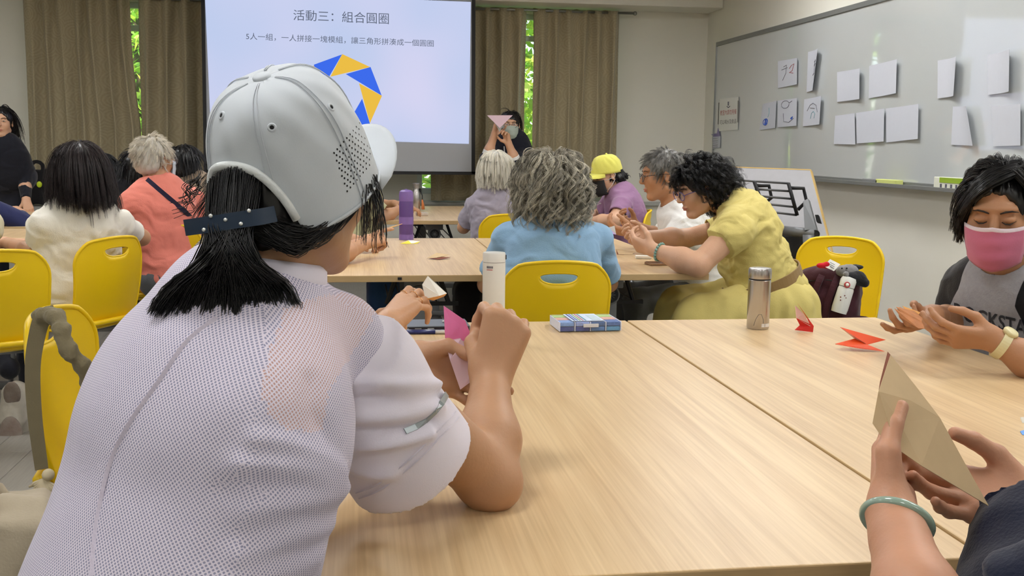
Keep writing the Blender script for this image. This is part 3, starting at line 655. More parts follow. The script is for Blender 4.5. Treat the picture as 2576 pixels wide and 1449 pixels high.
for i in range(8):
    rt_ = lambda v, a: np.array([v[0]*math.cos(a)-v[1]*math.sin(a), v[0]*math.sin(a)+v[1]*math.cos(a)])
    a = math.radians(45*i); P = [cc+rt_(np.array([1, -101.]), a), cc+rt_(np.array([71., -70.5]), a), cc+rt_(np.array([-29., -43.]), a)]
    P = [p+np.array([0, .03*(p[0]-860)]) for p in P]
    MB().sheet([S(p[0], p[1], .009+.0006*(i % 8)) for p in P], .0004, V3(0, -1, 0)).obj('ring_triangle', emat('slide_yellow', (236, 190, 70), 1) if i % 2 == 0 else emat('slide_blue', (62, 108, 236), 1), scr)

# ------------------------------------------------------------------ whiteboard on the right wall
def wb_mat():
    m = mat('whiteboard_enamel', (196, 200, 200), .05, var=.015, scale=2, spec=.8, coat=1.0); N, L = m.node_tree.nodes, m.node_tree.links
    tc = N.new('ShaderNodeTexCoord'); nz = N.new('ShaderNodeTexNoise'); nz.inputs['Scale'].default_value = 3.2; nz.inputs['Detail'].default_value = 1; L.new(tc.outputs['Object'], nz.inputs[0]); bp = N.new('ShaderNodeBump'); bp.inputs['Strength'].default_value = .05; bp.inputs['Distance'].default_value = .02; L.new(nz.outputs[0], bp.inputs['Height']); L.new(bp.outputs[0], N['Principled BSDF'].inputs['Normal']); L.new(bp.outputs[0], N['Principled BSDF'].inputs['Coat Normal']); N['Principled BSDF'].inputs['Coat IOR'].default_value = 1.75; N['Principled BSDF'].inputs['Coat Roughness'].default_value = .03; return m
XW = 3.265; BL_ = atx(1797, 380, XW); TL_ = atx(1805, 115, XW); ya, yb = TL_[1], 2.2; zt, zb = TL_[2], atx(2200, 452, XW)[2]
wbo = empty('whiteboard', (XW, (ya+yb)/2, zb), 'long glossy whiteboard with grey aluminium frame on the right wall', 'whiteboard')
MB().box2((XW, yb, zb), (X1, ya, zt)).obj('board', wb_mat(), wbo)
M_alu = mat('aluminium_grey', (140, 142, 140), .4, .5); b = MB()
b.box2((XW-.012, yb, zt-.005), (X1, ya, zt+.03), .003); b.obj('frame_rail', M_alu, wbo); MB().box2((XW-.012, ya, zb-.02), (X1, ya+.012, zt+.03), .002).obj('frame_rail', M_alu, wbo)
MB().box2((XW-.012, yb, zb-.03), (X1, ya, zb), .003).obj('frame_rail', M_alu, wbo)
b = MB(); b.box2((XW-.085, yb, zb-.035), (XW-.012, ya-.4, zb-.025), .002); b.box2((XW-.09, yb, zb-.035), (XW-.082, ya-.4, zb-.012), .002); b.obj('pen_tray', M_alu, wbo)
def wpx(zx, zy, dx=0): return atx(1740+zx/3.02, zy/3.02, XW-.004-dx)
M_paper = mat('paper_white', (204, 207, 216), .8, var=.02, transl=.1); M_paperw = mat('paper_cream', (226, 226, 220), .8, var=.02); M_ink = mat('ink_grey', (92, 92, 104), .7); M_inkb = mat('ink_blue', (60, 96, 190), .7); M_inkg = mat('ink_teal', (110, 160, 170), .7); M_inkr = mat('ink_red', (170, 60, 60), .7)
def wsheet(q, curl=0, lift=.004, side='r', n=12, lay=0):
    a, b_, c, d = [wpx(x, y, .002+lay) for x, y in q]; V = []    # tl tr br bl
    for j in range(5):
        v = j/4
        for i in range(n+1):
            u = i/n; p = lerp(lerp(a, b_, u), lerp(d, c, u), v); t = u if side == 'r' else 1-u
            V.append(p+V3(-(lift*t+.6*curl*max(0, (t-.35)/.65)**2), 0, 0))
    Fc = [(j*(n+1)+i, j*(n+1)+i+1, (j+1)*(n+1)+i+1, (j+1)*(n+1)+i) for j in range(4) for i in range(n)]
    me = mesh('drawing_sheet', V, Fc, False); return me, (lambda u, v: lerp(lerp(a, b_, u), lerp(d, c, u), v)+V3(-(lift*u+.6*curl*max(0, (u-.35)/.65)**2)-.0015, 0, 0))
SHEETS = [
 ([(655, 465), (812, 440), (810, 640), (655, 670)], .012, 'square white drawing with red and grey scribble, top left of the papers', 'scr'),
 ([(885, 395), (992, 368), (952, 682), (873, 700)], .05, 'narrow curled white drawing with dark squiggles in the top row', 'sq'),
 ([(1105, 548), (1300, 520), (1298, 752), (1105, 775)], .03, 'blank white sheet over the right green window reflection', ''),
 ([(1350, 500), (1578, 450), (1570, 708), (1345, 748)], .02, 'wide tilted blank sheet in the middle of the top row', ''),
 ([(540, 790), (650, 765), (640, 972), (515, 988)], .004, 'drawing sheet with a blue scribbled ball, lower left', 'blue'),
 ([(655, 765), (808, 745), (803, 955), (652, 968)], .006, 'drawing sheet with a looped grey line and blue patch', 'loop'),
 ([(855, 755), (1006, 728), (992, 945), (845, 960)], .03, 'drawing sheet with a teal and grey arch, lower row', 'arch'),
 ([(1090, 880), (1245, 860), (1250, 1098), (1080, 1095)], .004, 'pale blank sheet left of the two overlapping lower sheets', ''),
 ([(1250, 858), (1475, 825), (1470, 1075), (1255, 1090)], .01, 'middle one of three overlapping blank sheets in the lower row', ''),
 ([(1475, 825), (1740, 790), (1735, 1055), (1480, 1082)], .016, 'large blank sheet at the right of the three overlapping lower sheets', ''),
 ([(1870, 460), (2060, 430), (2040, 728), (1868, 748)], .06, 'curled blank sheet in front of the screen reflection, top row', ''),
 ([(2245, 420), (2470, 372), (2465, 695), (2250, 722)], .06, 'curled blank sheet at the top right edge of the photo', ''),
 ([(1985, 810), (2130, 808), (2180, 1108), (1972, 1100)], .05, 'tilted curled blank sheet in the lower row by the screen reflection', ''),
 ([(2275, 805), (2520, 790), (2520, 1105), (2290, 1112)], .02, 'large blank sheet at the lower right edge of the photo', '')]
for i, (q, cu, lab, dr) in enumerate(SHEETS):
    me, fp = wsheet(q, cu, lay=.0012*(i % 3)); o = link('drawing_sheet', me, M_paper); md = o.modifiers.new('thickness', 'SOLIDIFY'); md.thickness = .0008; setp(o, lab, 'paper', 'drawings taped to the whiteboard')
    g = np.random.default_rng(i+40)
    def line(pts, m, r=.0022): MB().tube([fp(u, v) for u, v in pts], r, 5).obj('pencil_line', m, o)
    if dr == 'scr': line([(.3, .25), (.45, .2), (.42, .5), (.25, .75)], M_ink); line([(.6, .35), (.7, .25), (.85, .2), (.75, .45), (.6, .5), (.8, .55)], M_inkr); line([(.2, .35), (.5, .3)], M_ink)
    if dr == 'sq': line([(.6, .3), (.75, .25), (.65, .4), (.85, .35)], M_ink); line([(.55, .62), (.7, .58), (.85, .6)], M_ink); line([(.7, .25), (.75, .6)], M_ink)
    if dr == 'blue':
        t = np.linspace(0, 30, 90); line([(.35+.16*math.cos(a)*(.4+.6*math.sin(a*.37)), .72+.12*math.sin(a)) for a in t], M_inkb, .0028); line([(.5, .2), (.55, .4), (.48, .55)], M_inkg)
    if dr == 'loop': line([(.4+.2*math.cos(a), .18+.14*math.sin(a)) for a in np.linspace(0, 6, 14)]+[(.75, .08)], M_ink); line([(.3, .5), (.33, .8), (.6, .85), (.85, .72)], M_ink); line([(.72, .7), (.8, .66), (.78, .74), (.7, .72)], M_inkb, .005)
    if dr == 'arch': line([(.2, .45), (.35, .25), (.5, .2), (.7, .3), (.8, .55)], M_ink); line([(.4, .75), (.45, .55), (.55, .5), (.65, .6), (.6, .75)], M_inkg); line([(.35, .35), (.6, .4)], M_ink)
# notice with rails, clip pocket
me, fp = wsheet([(213, 750), (357, 735), (352, 985), (205, 998)], .0, .001); nt_ = link('notice', me, M_paperw); nt_.modifiers.new('thickness', 'SOLIDIFY').thickness = .0012; setp(nt_, 'white notice with red and black lettering by the whiteboard corner', 'notice')
for u in (-.03, 1.0): MB().tube([fp(u, .12), fp(u, .78)], .006, 6).obj('holder_rail', mat('rail_grey', (120, 118, 112), .5), nt_)
text_chars('教室內請勿用餐', [fp(.06, .52), fp(.92, .52), fp(.92, .36), fp(.06, .36)], M_inkr, nt_); text_chars('可以喝水及飲品', [fp(.06, .8), fp(.92, .8), fp(.92, .66), fp(.06, .66)], mat('ink_black', (60, 58, 56), .7), nt_)
MB().tube([fp(.42, .26), fp(.5, .3), fp(.58, .26)], .004, 6).obj('emblem', M_ink, nt_); MB().tube([fp(.5, .12), fp(.5, .24)], .008, 6).obj('emblem', M_ink, nt_)
pk = empty('label_pocket', wpx(190, 1130), 'small purple topped paper pocket beside the whiteboard edge', 'paper holder')
MB().sheet([wpx(150, 1020, .004), wpx(190, 1015, .004), wpx(202, 972, .004), wpx(216, 1035, .004), wpx(165, 1042, .004)], .002, V3(-1, 0, 0)).obj('purple_top', mat('card_purple', (128, 118, 158), .7), pk)
MB().sheet([wpx(155, 1040, .004), wpx(218, 1035, .004), wpx(214, 1122, .004), wpx(160, 1130, .004)], .003, V3(-1, 0, 0)).obj('pocket', M_paper, pk)
for k in range(5): MB().tube([wpx(160, 1055+k*16, .008), wpx(196, 1052+k*16, .008)], .0025, 5).obj('strip', mat('strip_grey', (150, 146, 156), .7), pk)
# on the tray
def traybox(q0, q1, y_up, m, name, label, depth=.05, lid=None):
    a = atx(*q0, XW-.05); c = atx(*q1, XW-.05); b = MB(); b.box2((XW-.075, c[1], zb-.024), (XW-.022, a[1], zb-.024+y_up), .004); o = b.obj(name, m); return setp(o, label, name.replace('_', ' '))
traybox((2178, 440), (2216, 445), .03, mat('eraser_grey', (120, 122, 122), .6), 'eraser', 'grey board eraser on the whiteboard tray')
pd_ = traybox((2212, 445), (2262, 450), .034, mat('note_yellow', (206, 212, 128), .8), 'note_pad', 'pale yellow note block on the whiteboard tray')
bx = empty('marker_box', atx(2400, 455, XW-.05), 'green and white printed box on the whiteboard tray', 'box'); a = atx(2362, 450, XW-.05); c = atx(2440, 455, XW-.05)
MB().box2((XW-.08, c[1], zb-.024), (XW-.03, a[1], zb+.045), .003).obj('carton', mat('carton_white', (214, 216, 200), .6), bx); MB().box2((XW-.082, c[1]+.01, zb+.015), (XW-.08, a[1]-.06, zb+.043)).obj('green_label', mat('label_green', (140, 168, 40), .6), bx)
for k in range(4): y = lerp(a[1]-.07, c[1]+.03, k/4); MB().box2((XW-.083, y-.016, zb-.012), (XW-.081, y, zb+.008)).obj('printed_mark', M_ink, bx)

# ------------------------------------------------------------------ tables
def wood():
    m = bpy.data.materials.new('table_oak_laminate'); m.use_nodes = True; N, L = m.node_tree.nodes, m.node_tree.links; b = N['Principled BSDF']; b.inputs['Roughness'].default_value = .34; b.inputs['Specular IOR Level'].default_value = .45
    tc = N.new('ShaderNodeTexCoord'); mp = N.new('ShaderNodeMapping'); mp.inputs['Scale'].default_value = (26, 1.3, 10); L.new(tc.outputs['Object'], mp.inputs[0]); mp2 = N.new('ShaderNodeMapping'); mp2.inputs['Scale'].default_value = (120, 2.2, 30); L.new(tc.outputs['Object'], mp2.inputs[0])
    n1 = N.new('ShaderNodeTexNoise'); n1.inputs['Scale'].default_value = 1; n1.inputs['Detail'].default_value = 6; n1.inputs['Distortion'].default_value = .6; L.new(mp.outputs[0], n1.inputs[0]); n2 = N.new('ShaderNodeTexNoise'); n2.inputs['Scale'].default_value = 1.5; n2.inputs['Detail'].default_value = 3; L.new(mp2.outputs[0], n2.inputs[0])
    ad = N.new('ShaderNodeMath'); ad.operation = 'MULTIPLY_ADD'; ad.inputs[1].default_value = .45; L.new(n2.outputs[0], ad.inputs[0]); mu = N.new('ShaderNodeMath'); mu.operation = 'MULTIPLY'; mu.inputs[1].default_value = .6; L.new(n1.outputs[0], mu.inputs[0]); L.new(mu.outputs[0], ad.inputs[2])
    r = N.new('ShaderNodeValToRGB'); r.color_ramp.elements[0].position = .36; r.color_ramp.elements[0].color = (*lin((196, 164, 120)), 1); r.color_ramp.elements[1].position = .66; r.color_ramp.elements[1].color = (*lin((222, 194, 150)), 1); L.new(ad.outputs[0], r.inputs[0]); L.new(r.outputs[0], b.inputs['Base Color'])
    bp = N.new('ShaderNodeBump'); bp.inputs['Strength'].default_value = .04; bp.inputs['Distance'].default_value = .002; L.new(ad.outputs[0], bp.inputs['Height']); L.new(bp.outputs[0], b.inputs['Normal']); return m
M_wood = wood(); M_edge = mat('table_edge_oak', (196, 166, 120), .4, var=.12, scale=8, stretch=(4, 4, 60)); M_leg = mat('table_leg_grey', (110, 112, 114), .45, .3); M_blk = mat('black_metal', (26, 27, 30), .5, .2); M_rub = mat('caster_black', (20, 20, 22), .6)
def table(x0, x1, y0, y1, label, z=.74, shelf=True):
    e = empty('table', ((x0+x1)/2, (y0+y1)/2, 0), label, 'table', 'oak topped folding tables'); xm = (x0+x1)/2
    o = MB().box2((x0, y0, z-.027), (x1, y1, z), .0025).obj('tabletop', [M_wood, M_edge], e)
    o.data.polygons.foreach_set('material_index', np.array([0 if abs(p.normal.z) > .9 else 1 for p in o.data.polygons], np.int32))
    MB().tube([(xm, y0+.16, z-.10), (xm, y1-.16, z-.10)], .022, 12).obj('beam', M_leg, e, angle=40)
    for yy, s in ((y0+.13, -1), (y1-.13, 1)):
        l = MB(); l.lathe([(.02, -.03), (.043, -.03), (.045, -.02), (.045, .03)], (xm, yy, z-.10), 24, (0, -s, 0)); l.box((xm, yy, z-.05), (.06, .02, .024), None, .004); l.box((xm, yy, .37), (.035, .016, .28), None, .006); l.box((xm, yy, .08), (min(.3, (x1-x0)/2-.06), .022, .018), None, .006)
        lg = l.obj('leg', M_leg, e, angle=40)
        c_ = MB(); c_.lathe([(.0, 0), (.030, 0), (.032, .004), (.0, .004)], (xm, yy+s*.031, z-.10), 24, (0, s, 0), False, False); hb = c_.obj('hub_cap', M_blk, lg, smooth=False)
        for k in range(5): a = k*math.pi/5; MB().tube([(xm-.022*math.cos(a), yy+s*.037, z-.1-.022*math.sin(a)), (xm+.022*math.cos(a), yy+s*.037, z-.1+.022*math.sin(a))], .0018, 5).obj('hub_spoke', M_leg, lg)
        MB().tube([(xm+.037*math.cos(a), yy+s*.034, z-.1+.037*math.sin(a)) for a in np.linspace(0, 6.2832, 25)], .003, 6).obj('hub_ring', M_leg, lg)
        for sx in (-1, 1):
            xx = xm+sx*min(.27, (x1-x0)/2-.09); w = MB(); w.lathe([(.006, -.012), (.03, -.012), (.03, .012), (.006, .012)], (xx, yy, .03), 16, (1, 0, 0)); w.obj('caster', M_rub, e, angle=40)
    if shelf:
        for yy in (y0+.2, y1-.2):
            k = MB(); k.box((xm+.02, yy, z-.145), (.15, .008, .008)); 
            for sx in (-1, 1): k.tube([(xm+sx*.09, yy, z-.03), (xm+sx*.13, yy, z-.145)], .010, 6)
            k.obj('shelf_bracket', M_blk, e)
        for i in range(6): MB().tube([(xm-.12+i*.05, y0+.2, z-.14), (xm-.12+i*.05, y1-.2, z-.14)], .004, 6).obj('shelf_wire', M_blk, e)
    return e
T_NL = table(-.10, .797, 1.2, 3.05, 'oak table in the foreground under the bead box and white bottle')
T_NR = table(.803, 1.60, 1.2, 3.05, 'oak table at the right with the steel bottle and red origami')
table(-.15, .647, 4.18, 5.85, 'oak table with the purple flask in the middle of the room')
table(.653, 1.445, 4.18, 5.85, 'oak table with the phone in front of the yellow dress woman')
table(.13, .93, 7.2, 8.9, 'oak table near the screen with the small steel flask')
table(.94, 1.74, 7.2, 8.9, 'oak table in front of the presenter')
table(-2.62, -1.92, 6.62, 8.1, 'far oak table at the left before the standing woman', shelf=False)
table(-2.3, -1.45, 5.15, 6.5, 'oak table at the left edge under the forearms', shelf=False)
# small fittings on the middle table's near edge
for x in (.165, ): MB().box2((x-.008, 4.174, .722), (x+.008, 4.182, .732)).obj('edge_latch', M_blk, bpy.data.objects['table.002'])

# ------------------------------------------------------------------ yellow chairs
M_yel = mat('chair_plastic_yellow', (236, 198, 12), .38, var=.04, scale=6, bump=.05, bscale=300, spec=.45); M_steel = mat('chair_steel', (120, 122, 126), .3, .8)
def make_chair():
    e = empty('chair', (0, 0, 0)); n = 72; hw, ht = .205, .40
    def outer(a):      # outline of the back in its own plane, (x, h)
        c = np.array([0, ht-.055]); d = np.array([math.sin(a), math.cos(a)]); lo, hi = 0, .6
        for _ in range(30):
            m = (lo+hi)/2; x, h = c+d*m; w = hw*(.90+.10*min(1, max(h, 0)/ht)); t = max(0, (h-(ht-.13))/.13); ok = h > 0 and h < ht and abs(x) < w*(1-max(0, t)**2.6*.42) and h < ht-.028*(x/hw)**2
            lo, hi = (m, hi) if ok else (lo, m)
        return c+d*lo
    def hole(a): x = math.sin(a); y = math.cos(a); return np.array([0, ht-.055])+np.array([.072*np.sign(x)*abs(x)**.75, .014*y if y > 0 else .030*y])
    def bend(p, off=0):
        x, h = p; t = h/ht; return np.array([x, -.20-.07*t+.055*(x/hw)**2*(.6+.4*t)-.02*math.sin(t*3.1)+off, .455+h*.97])
    A = np.linspace(0, 2*math.pi, n, endpoint=False); ks = [0, .06, .2, .4, .6, .8, .94, 1]; V = []
    for k in ks:
        for a in A: V.append(bend(lerp(hole(a), outer(a), k)))
    Fc = [(i*n+j, i*n+(j+1) % n, (i+1)*n+(j+1) % n, (i+1)*n+j) for i in range(len(ks)-1) for j in range(n)]
    bk = link('backrest', mesh('backrest', V, Fc, True), M_yel, e, False); md = bk.modifiers.new('thickness', 'SOLIDIFY'); md.thickness = .007; md.offset = 0
    rim = MB(); rim.tube([bend(outer(a)) for a in list(A)+[A[0]]], .0075, 8, False); rim.tube([bend(hole(a)) for a in list(A)+[A[0]]], .0042, 8, False); rim.obj('rim', M_yel, bk, smooth=True, world=False)
    V = []; m = 15
    for j in range(m):
        v = j/(m-1); y = -.22+.44*v
        for i in range(m):
            u = -1+2*i/(m-1); w = .195*(1 if .12 < v < .8 else (1-.35*((v-.8)/.2)**2 if v >= .8 else 1-.06*(1-v/.12))); V.append((u*w, y, .455-.022*(1-u*u)*math.sin(math.pi*min(1, v*1.1))-(.05*((v-.75)/.25)**2 if v > .75 else 0)+(.03*((.15-v)/.15)**2 if v < .15 else 0)))
    Fc = [(j*m+i, j*m+i+1, (j+1)*m+i+1, (j+1)*m+i) for j in range(m-1) for i in range(m-1)]
    st = link('seat', mesh('seat', V, Fc, True), M_yel, e, False); md = st.modifiers.new('thickness', 'SOLIDIFY'); md.thickness = .012; md.offset = -1
    md = st.modifiers.new('soft', 'SUBSURF'); md.levels = md.render_levels = 1
    b = MB(); b.tube([(-.17, -.19, .46), (-.172, -.225, .47), (-.12, -.232, .478), (.12, -.232, .478), (.172, -.225, .47), (.17, -.19, .46)], .012, 8); b.obj('lumbar_ridge', M_yel, e, smooth=True, world=False)
    for sx in (-1, 1):
        for y0, y1 in ((-.15, -.23), (.16, .2)):
            MB().tube([(sx*.14, y0*.9, .43), (sx*.175, y0, .40), (sx*.2, y1, 0.006)], .011, 8).obj('leg', M_steel, e, smooth=True, world=False)
    b = MB(); b.tube([(-.14, -.13, .43), (.14, -.13, .43)], .01, 8); b.tube([(-.14, .145, .43), (.14, .145, .43)], .01, 8); b.obj('seat_frame', M_steel, e, smooth=True, world=False)
    return e
_ch = make_chair(); _used = [False]
def chair(x, y, face, label):
    """face: direction the sitter looks, degrees from +x"""
    c = _ch if not _used[0] else copy_tree(_ch); _used[0] = True; c.location = (x, y, 0); c.rotation_euler = (0, 0, math.radians(face-90)); setp(c, label, 'chair', 'yellow plastic chairs'); return c

# ------------------------------------------------------------------ ceiling lights (behind and above the frame)
M_diff = emat('light_diffuser', (252, 252, 252), LAMP); M_house = mat('light_housing', (230, 230, 228), .5)
LIGHTS = [(-3.2, -1.4), (-.4, -1.4), (2.3, -1.4), (-3.2, 1.3), (-.4, 1.3), (2.3, 1.3), (-3.2, 4.2), (-.4, 4.2), (2.3, 4.2), (-3.2, 7.0), (-.4, 7.0), (2.3, 7.0), (-1.8, 5.6), (2.3, 2.75), (2.3, 5.6)]  # front row and in-between panels are added to brighten the front and right side
for i, (x, y) in enumerate(LIGHTS):
    e = empty('ceiling_light', (x, y, ZC), 'square white ceiling light panel above the class, %s row %s' % (('rear', 'second', 'third', 'front', 'added in-between')[i//3], ('left', 'centre', 'right')[i % 3]), 'ceiling light', 'ceiling light panels')
    b = MB()
    for s_ in (-1, 1): b.box((x+s_*.305, y, ZC-.02), (.012, .317, .02)); b.box((x, y+s_*.305, ZC-.02), (.293, .012, .02))
    b.obj('housing', M_house, e); MB().box((x, y, ZC-.012), (.29, .29, .006)).obj('diffuser', M_diff, e)

# ------------------------------------------------------------------ chairs
def chair_at(px, py, Y, face, label):
    """placed by where the top of its back stands"""
    q = at(px, py, Y); a = math.radians(face); return chair(q[0]+.25*math.cos(a), q[1]+.25*math.sin(a), face, label)
chair(.72, 3.98, 90, 'yellow plastic chair of the woman in the blue shirt, in the centre')
chair_at(2118, 605, 4.7, 232, 'yellow plastic chair carrying the maroon backpack')
chair_at(1630, 530, 6.75, 165, 'yellow plastic chair behind the woman in the yellow cap')
chair(.93, 6.55, 90, 'yellow plastic chair under the white haired person in lavender grey')
chair_at(285, 600, 4.75, 150, 'yellow plastic chair of the woman in the white top, at the left')
chair(-1.47, 4.40, 118, 'yellow plastic chair cut by the left edge of the photo')
chair(-.50, 2.66, -8, 'yellow plastic chair with a beige bag strap over its back')
chair(-.96, 5.75, 85, 'yellow plastic chair under the person in the salmon shirt')
chair(1.80, 5.12, 180, 'yellow plastic chair under the man in the white shirt')

# ------------------------------------------------------------------ helpers that lay details onto a finished surface
def proj(P):
    v = np.asarray(P, float)-CAM; z = v @ FW; return np.stack([W/2+F*(v @ RT)/z, H/2-F*(v @ UP)/z], -1), z
from mathutils.bvhtree import BVHTree
def bvh(V, Q): return BVHTree.FromPolygons(np.asarray(V, float).tolist(), np.asarray(Q).tolist())
def stick(VQ, pts, off=.002, rad=14, normals=False):
    """points of the surface (vertices, quads) that the camera sees at the given pixels"""
    V, Q = VQ; T = bvh(V, Q); out = []; nn = []
    for x, y in pts:
        d = unit(ray(x, y)); h = T.ray_cast(Vector(CAM), Vector(d))
        if h[0] is None:
            h = None
            for r_ in (6, 12, 20, 32, 50):
                for a in range(12):
                    h2 = T.ray_cast(Vector(CAM), Vector(unit(ray(x+r_*math.cos(a*.524), y+r_*math.sin(a*.524)))))
                    if h2[0] is not None: h = h2; break
                if h: break
            if h is None: q, z = proj(V); k = np.argmin(np.hypot(q[:, 0]-x, q[:, 1]-y)); h = (Vector(V[k]), Vector(unit(CAM-V[k])))
        p = np.array(h[0]); n = np.array(h[1]); n = n if n @ (CAM-p) > 0 else -n; out.append(p+n*off); nn.append(n)
    return (out, nn) if normals else out
def smooth_line(P, n=40):
    P = np.asarray(P, float); m = len(P); t = np.linspace(0, m-1, n); out = []
    for x in t:
        i = min(int(x), m-2); u = x-i; p0, p1, p2, p3 = P[max(i-1, 0)], P[i], P[i+1], P[min(i+2, m-1)]
        out.append(.5*((2*p1)+(-p0+p2)*u+(2*p0-5*p1+4*p2-p3)*u*u+(-p0+3*p1-3*p2+p3)*u**3))
    return np.array(out)
def polydist(V, P):
    d = np.full(len(V), 9.)
    for a, b in zip(P[:-1], P[1:]):
        ba = b-a; h = np.clip(((V-a) @ ba)/(ba @ ba+1e-12), 0, 1); d = np.minimum(d, np.linalg.norm(V-a-h[:, None]*ba, axis=1))
    return d
def fold_disp(V, lines):
    """lines: (polyline, width, height)"""
    s = np.zeros(len(V))
    for P, w, h in lines: s += h*np.exp(-(polydist(V, np.asarray(P))/w)**2)
    return s
def ribbon(pts, w, nrm, thick=.001):
    """flat band along points, width w, facing nrm (one or per point)"""
    b = MB(); P = [np.asarray(p, float) for p in pts]; m = len(P); nn = [np.asarray(nrm, float)]*m if np.ndim(nrm[0]) == 0 else nrm; V = []
    for i in range(m):
        T = unit(P[min(i+1, m-1)]-P[max(i-1, 0)]); s_ = unit(np.cross(T, nn[i])); n_ = unit(np.cross(s_, T)); ww = w if np.isscalar(w) else w[i]
        V += [P[i]+s_*ww/2+n_*thick, P[i]-s_*ww/2+n_*thick, P[i]-s_*ww/2-n_*thick, P[i]+s_*ww/2-n_*thick]
    Fc = [(4*i+j, 4*i+(j+1) % 4, 4*i+4+(j+1) % 4, 4*i+4+j) for i in range(m-1) for j in range(4)]+[(0, 1, 2, 3), (4*m-4, 4*m-3, 4*m-2, 4*m-1)]
    return b.add(V, Fc)
def crown(name, c, R, radii, mats, parent, arch=0.0, archw=38, z0=-.04, dome=.75, nt=96, nv=22, wr=.0012, seed=1):
    """baseball cap crown; returns (object, surface function(theta degrees from the front, v))"""
    rx, ry, zt = radii
    def f0(th):
        d = abs((th-180+180) % 360-180)/archw if arch else 9
        return arch*math.sqrt(max(0, 1-d**2.4)) if d < 1 else 0
    def P(th, v, off=0):
        ph = f0(th)+(1-f0(th))*v; t = ph*math.pi/2; g = math.cos(t)**dome; a = math.radians(th)
        n = wr*math.sin(a*7+ph*9)*math.sin(ph*3.1)+wr*.8*math.sin(a*13-ph*14+seed)*math.sin(ph*3.1); g2 = g+off/rx
        return c+R @ np.array([(rx*g2+n*math.sin(a))*math.sin(a), (ry*g2+n)*math.cos(a), z0+(zt-z0)*math.sin(t)+off*math.sin(t)])
    V = [P(360*j/nt, k/nv) for k in range(nv+1) for j in range(nt)]
    Fc = [(k*nt+j, (k+1)*nt+j, (k+1)*nt+(j+1) % nt, k*nt+(j+1) % nt) for k in range(nv) for j in range(nt)]
    o = link(name, mesh(name, V, np.array(Fc), True), mats, parent); md = o.modifiers.new('thickness', 'SOLIDIFY'); md.thickness = .0025; md.offset = -1
    return o, P
def visor(c, R, radii, m, parent, length=.07, half=62, z0=-.04, droop=.02, name='brim', tilt=0.0):
    rx, ry, _ = radii; V = []; nu, nw = 25, 9
    for k in range(nw):
        w = k/(nw-1)
        for i in range(nu):
            th = -half+2*half*i/(nu-1); a = math.radians(th); e = math.cos(math.radians(th*90/half))**.6 if abs(th) < half else 0
            x = (rx*.99)*math.sin(a)+.012*w*math.sin(a)*e; y = ry*.99*math.cos(a)+length*w*e; z = z0+.004-droop*(abs(math.sin(a))**2*1.6-.35)*(.25+.75*w)*1.0-tilt*w*e*length
            V.append(c+R @ np.array([x, y, z]))
    Fc = [(k*nu+i, k*nu+i+1, (k+1)*nu+i+1, (k+1)*nu+i) for k in range(nw-1) for i in range(nu-1)]
    o = link(name, mesh(name, V, np.array(Fc), True), m, parent); md = o.modifiers.new('thickness', 'SOLIDIFY'); md.thickness = .004; md.offset = 0; return o

# ------------------------------------------------------------------ the woman in the white cap (foreground)
def mesh_shirt_mat(name, dark):
    m = bpy.data.materials.new(name); m.use_nodes = True; N, L = m.node_tree.nodes, m.node_tree.links; b = N['Principled BSDF']; b.inputs['Roughness'].default_value = .8; b.inputs['Specular IOR Level'].default_value = .25
    tc = N.new('ShaderNodeTexCoord'); 
    uv = N.new('ShaderNodeUVMap'); uv.uv_map = 'uv'; sp = N.new('ShaderNodeSeparateXYZ'); L.new(uv.outputs[0], sp.inputs[0])
    def M(op, a, b_=None, c=None):
        n = N.new('ShaderNodeMath'); n.operation = op
        for i, v in enumerate((a, b_, c)):
            if v is None: continue
            if isinstance(v, (int, float)): n.inputs[i].default_value = v
            else: L.new(v, n.inputs[i])
        return n.outputs[0]
    kx, kz = 2*math.pi/.0040, 2*math.pi/.0052; u, v = sp.outputs[0], sp.outputs[1]
    s = M('ADD', M('COSINE', M('MULTIPLY', u, kx)), M('COSINE', M('MULTIPLY', v, kz))); s2 = M('ADD', M('COSINE', M('MULTIPLY_ADD', u, kx, math.pi)), M('COSINE', M('MULTIPLY_ADD', v, kz, math.pi))); dots = M('MAXIMUM', s, s2)
    mr = N.new('ShaderNodeMapRange'); mr.inputs[1].default_value = .7; mr.inputs[2].default_value = 1.5; L.new(dots, mr.inputs[0])
    mx = N.new('ShaderNodeMix'); mx.data_type = 'RGBA'; mx.inputs[6].default_value = (*lin((226, 218, 232)), 1); mx.inputs[7].default_value = (*lin(dark), 1); L.new(mr.outputs[0], mx.inputs[0]); L.new(mx.outputs[2], b.inputs['Base Color'])
    bp = N.new('ShaderNodeBump'); bp.invert = True; bp.inputs['Strength'].default_value = .5; bp.inputs['Distance'].default_value = .001; L.new(mr.outputs[0], bp.inputs['Height']); L.new(bp.outputs[0], b.inputs['Normal']); return m
M_mesh = mesh_shirt_mat('white_mesh_jersey', (150, 150, 178)); M_mesh2 = mesh_shirt_mat('white_mesh_over_skin', (196, 158, 152)); M_jers = fabric('white_jersey', (226, 220, 232), bump=.08, bscale=500, var=.02); M_cap = fabric('cap_white_cotton', (194, 200, 206), bump=.035, bscale=500, var=.03); M_hair = mat('hair_black', (20, 18, 20), .32, var=.25, scale=60, spec=.5, tint=True)
M_sk1 = skin('skin_tan', (182, 139, 106))
P1 = Person('woman in a white cap and white mesh shirt, back to the camera', at(420, 1449, 1.2)*V3(1, 1, 0))
P1.torso(at(640, 700, 1.27), V3(-.285, 1.13, .52), at(480, 850, 1.5), at(830, 870, 1.31), chest=(.175, .120, .2), waist=(.17, .14, .2), hip=(.185, .15, .14), cloth=.014, shr=.06)
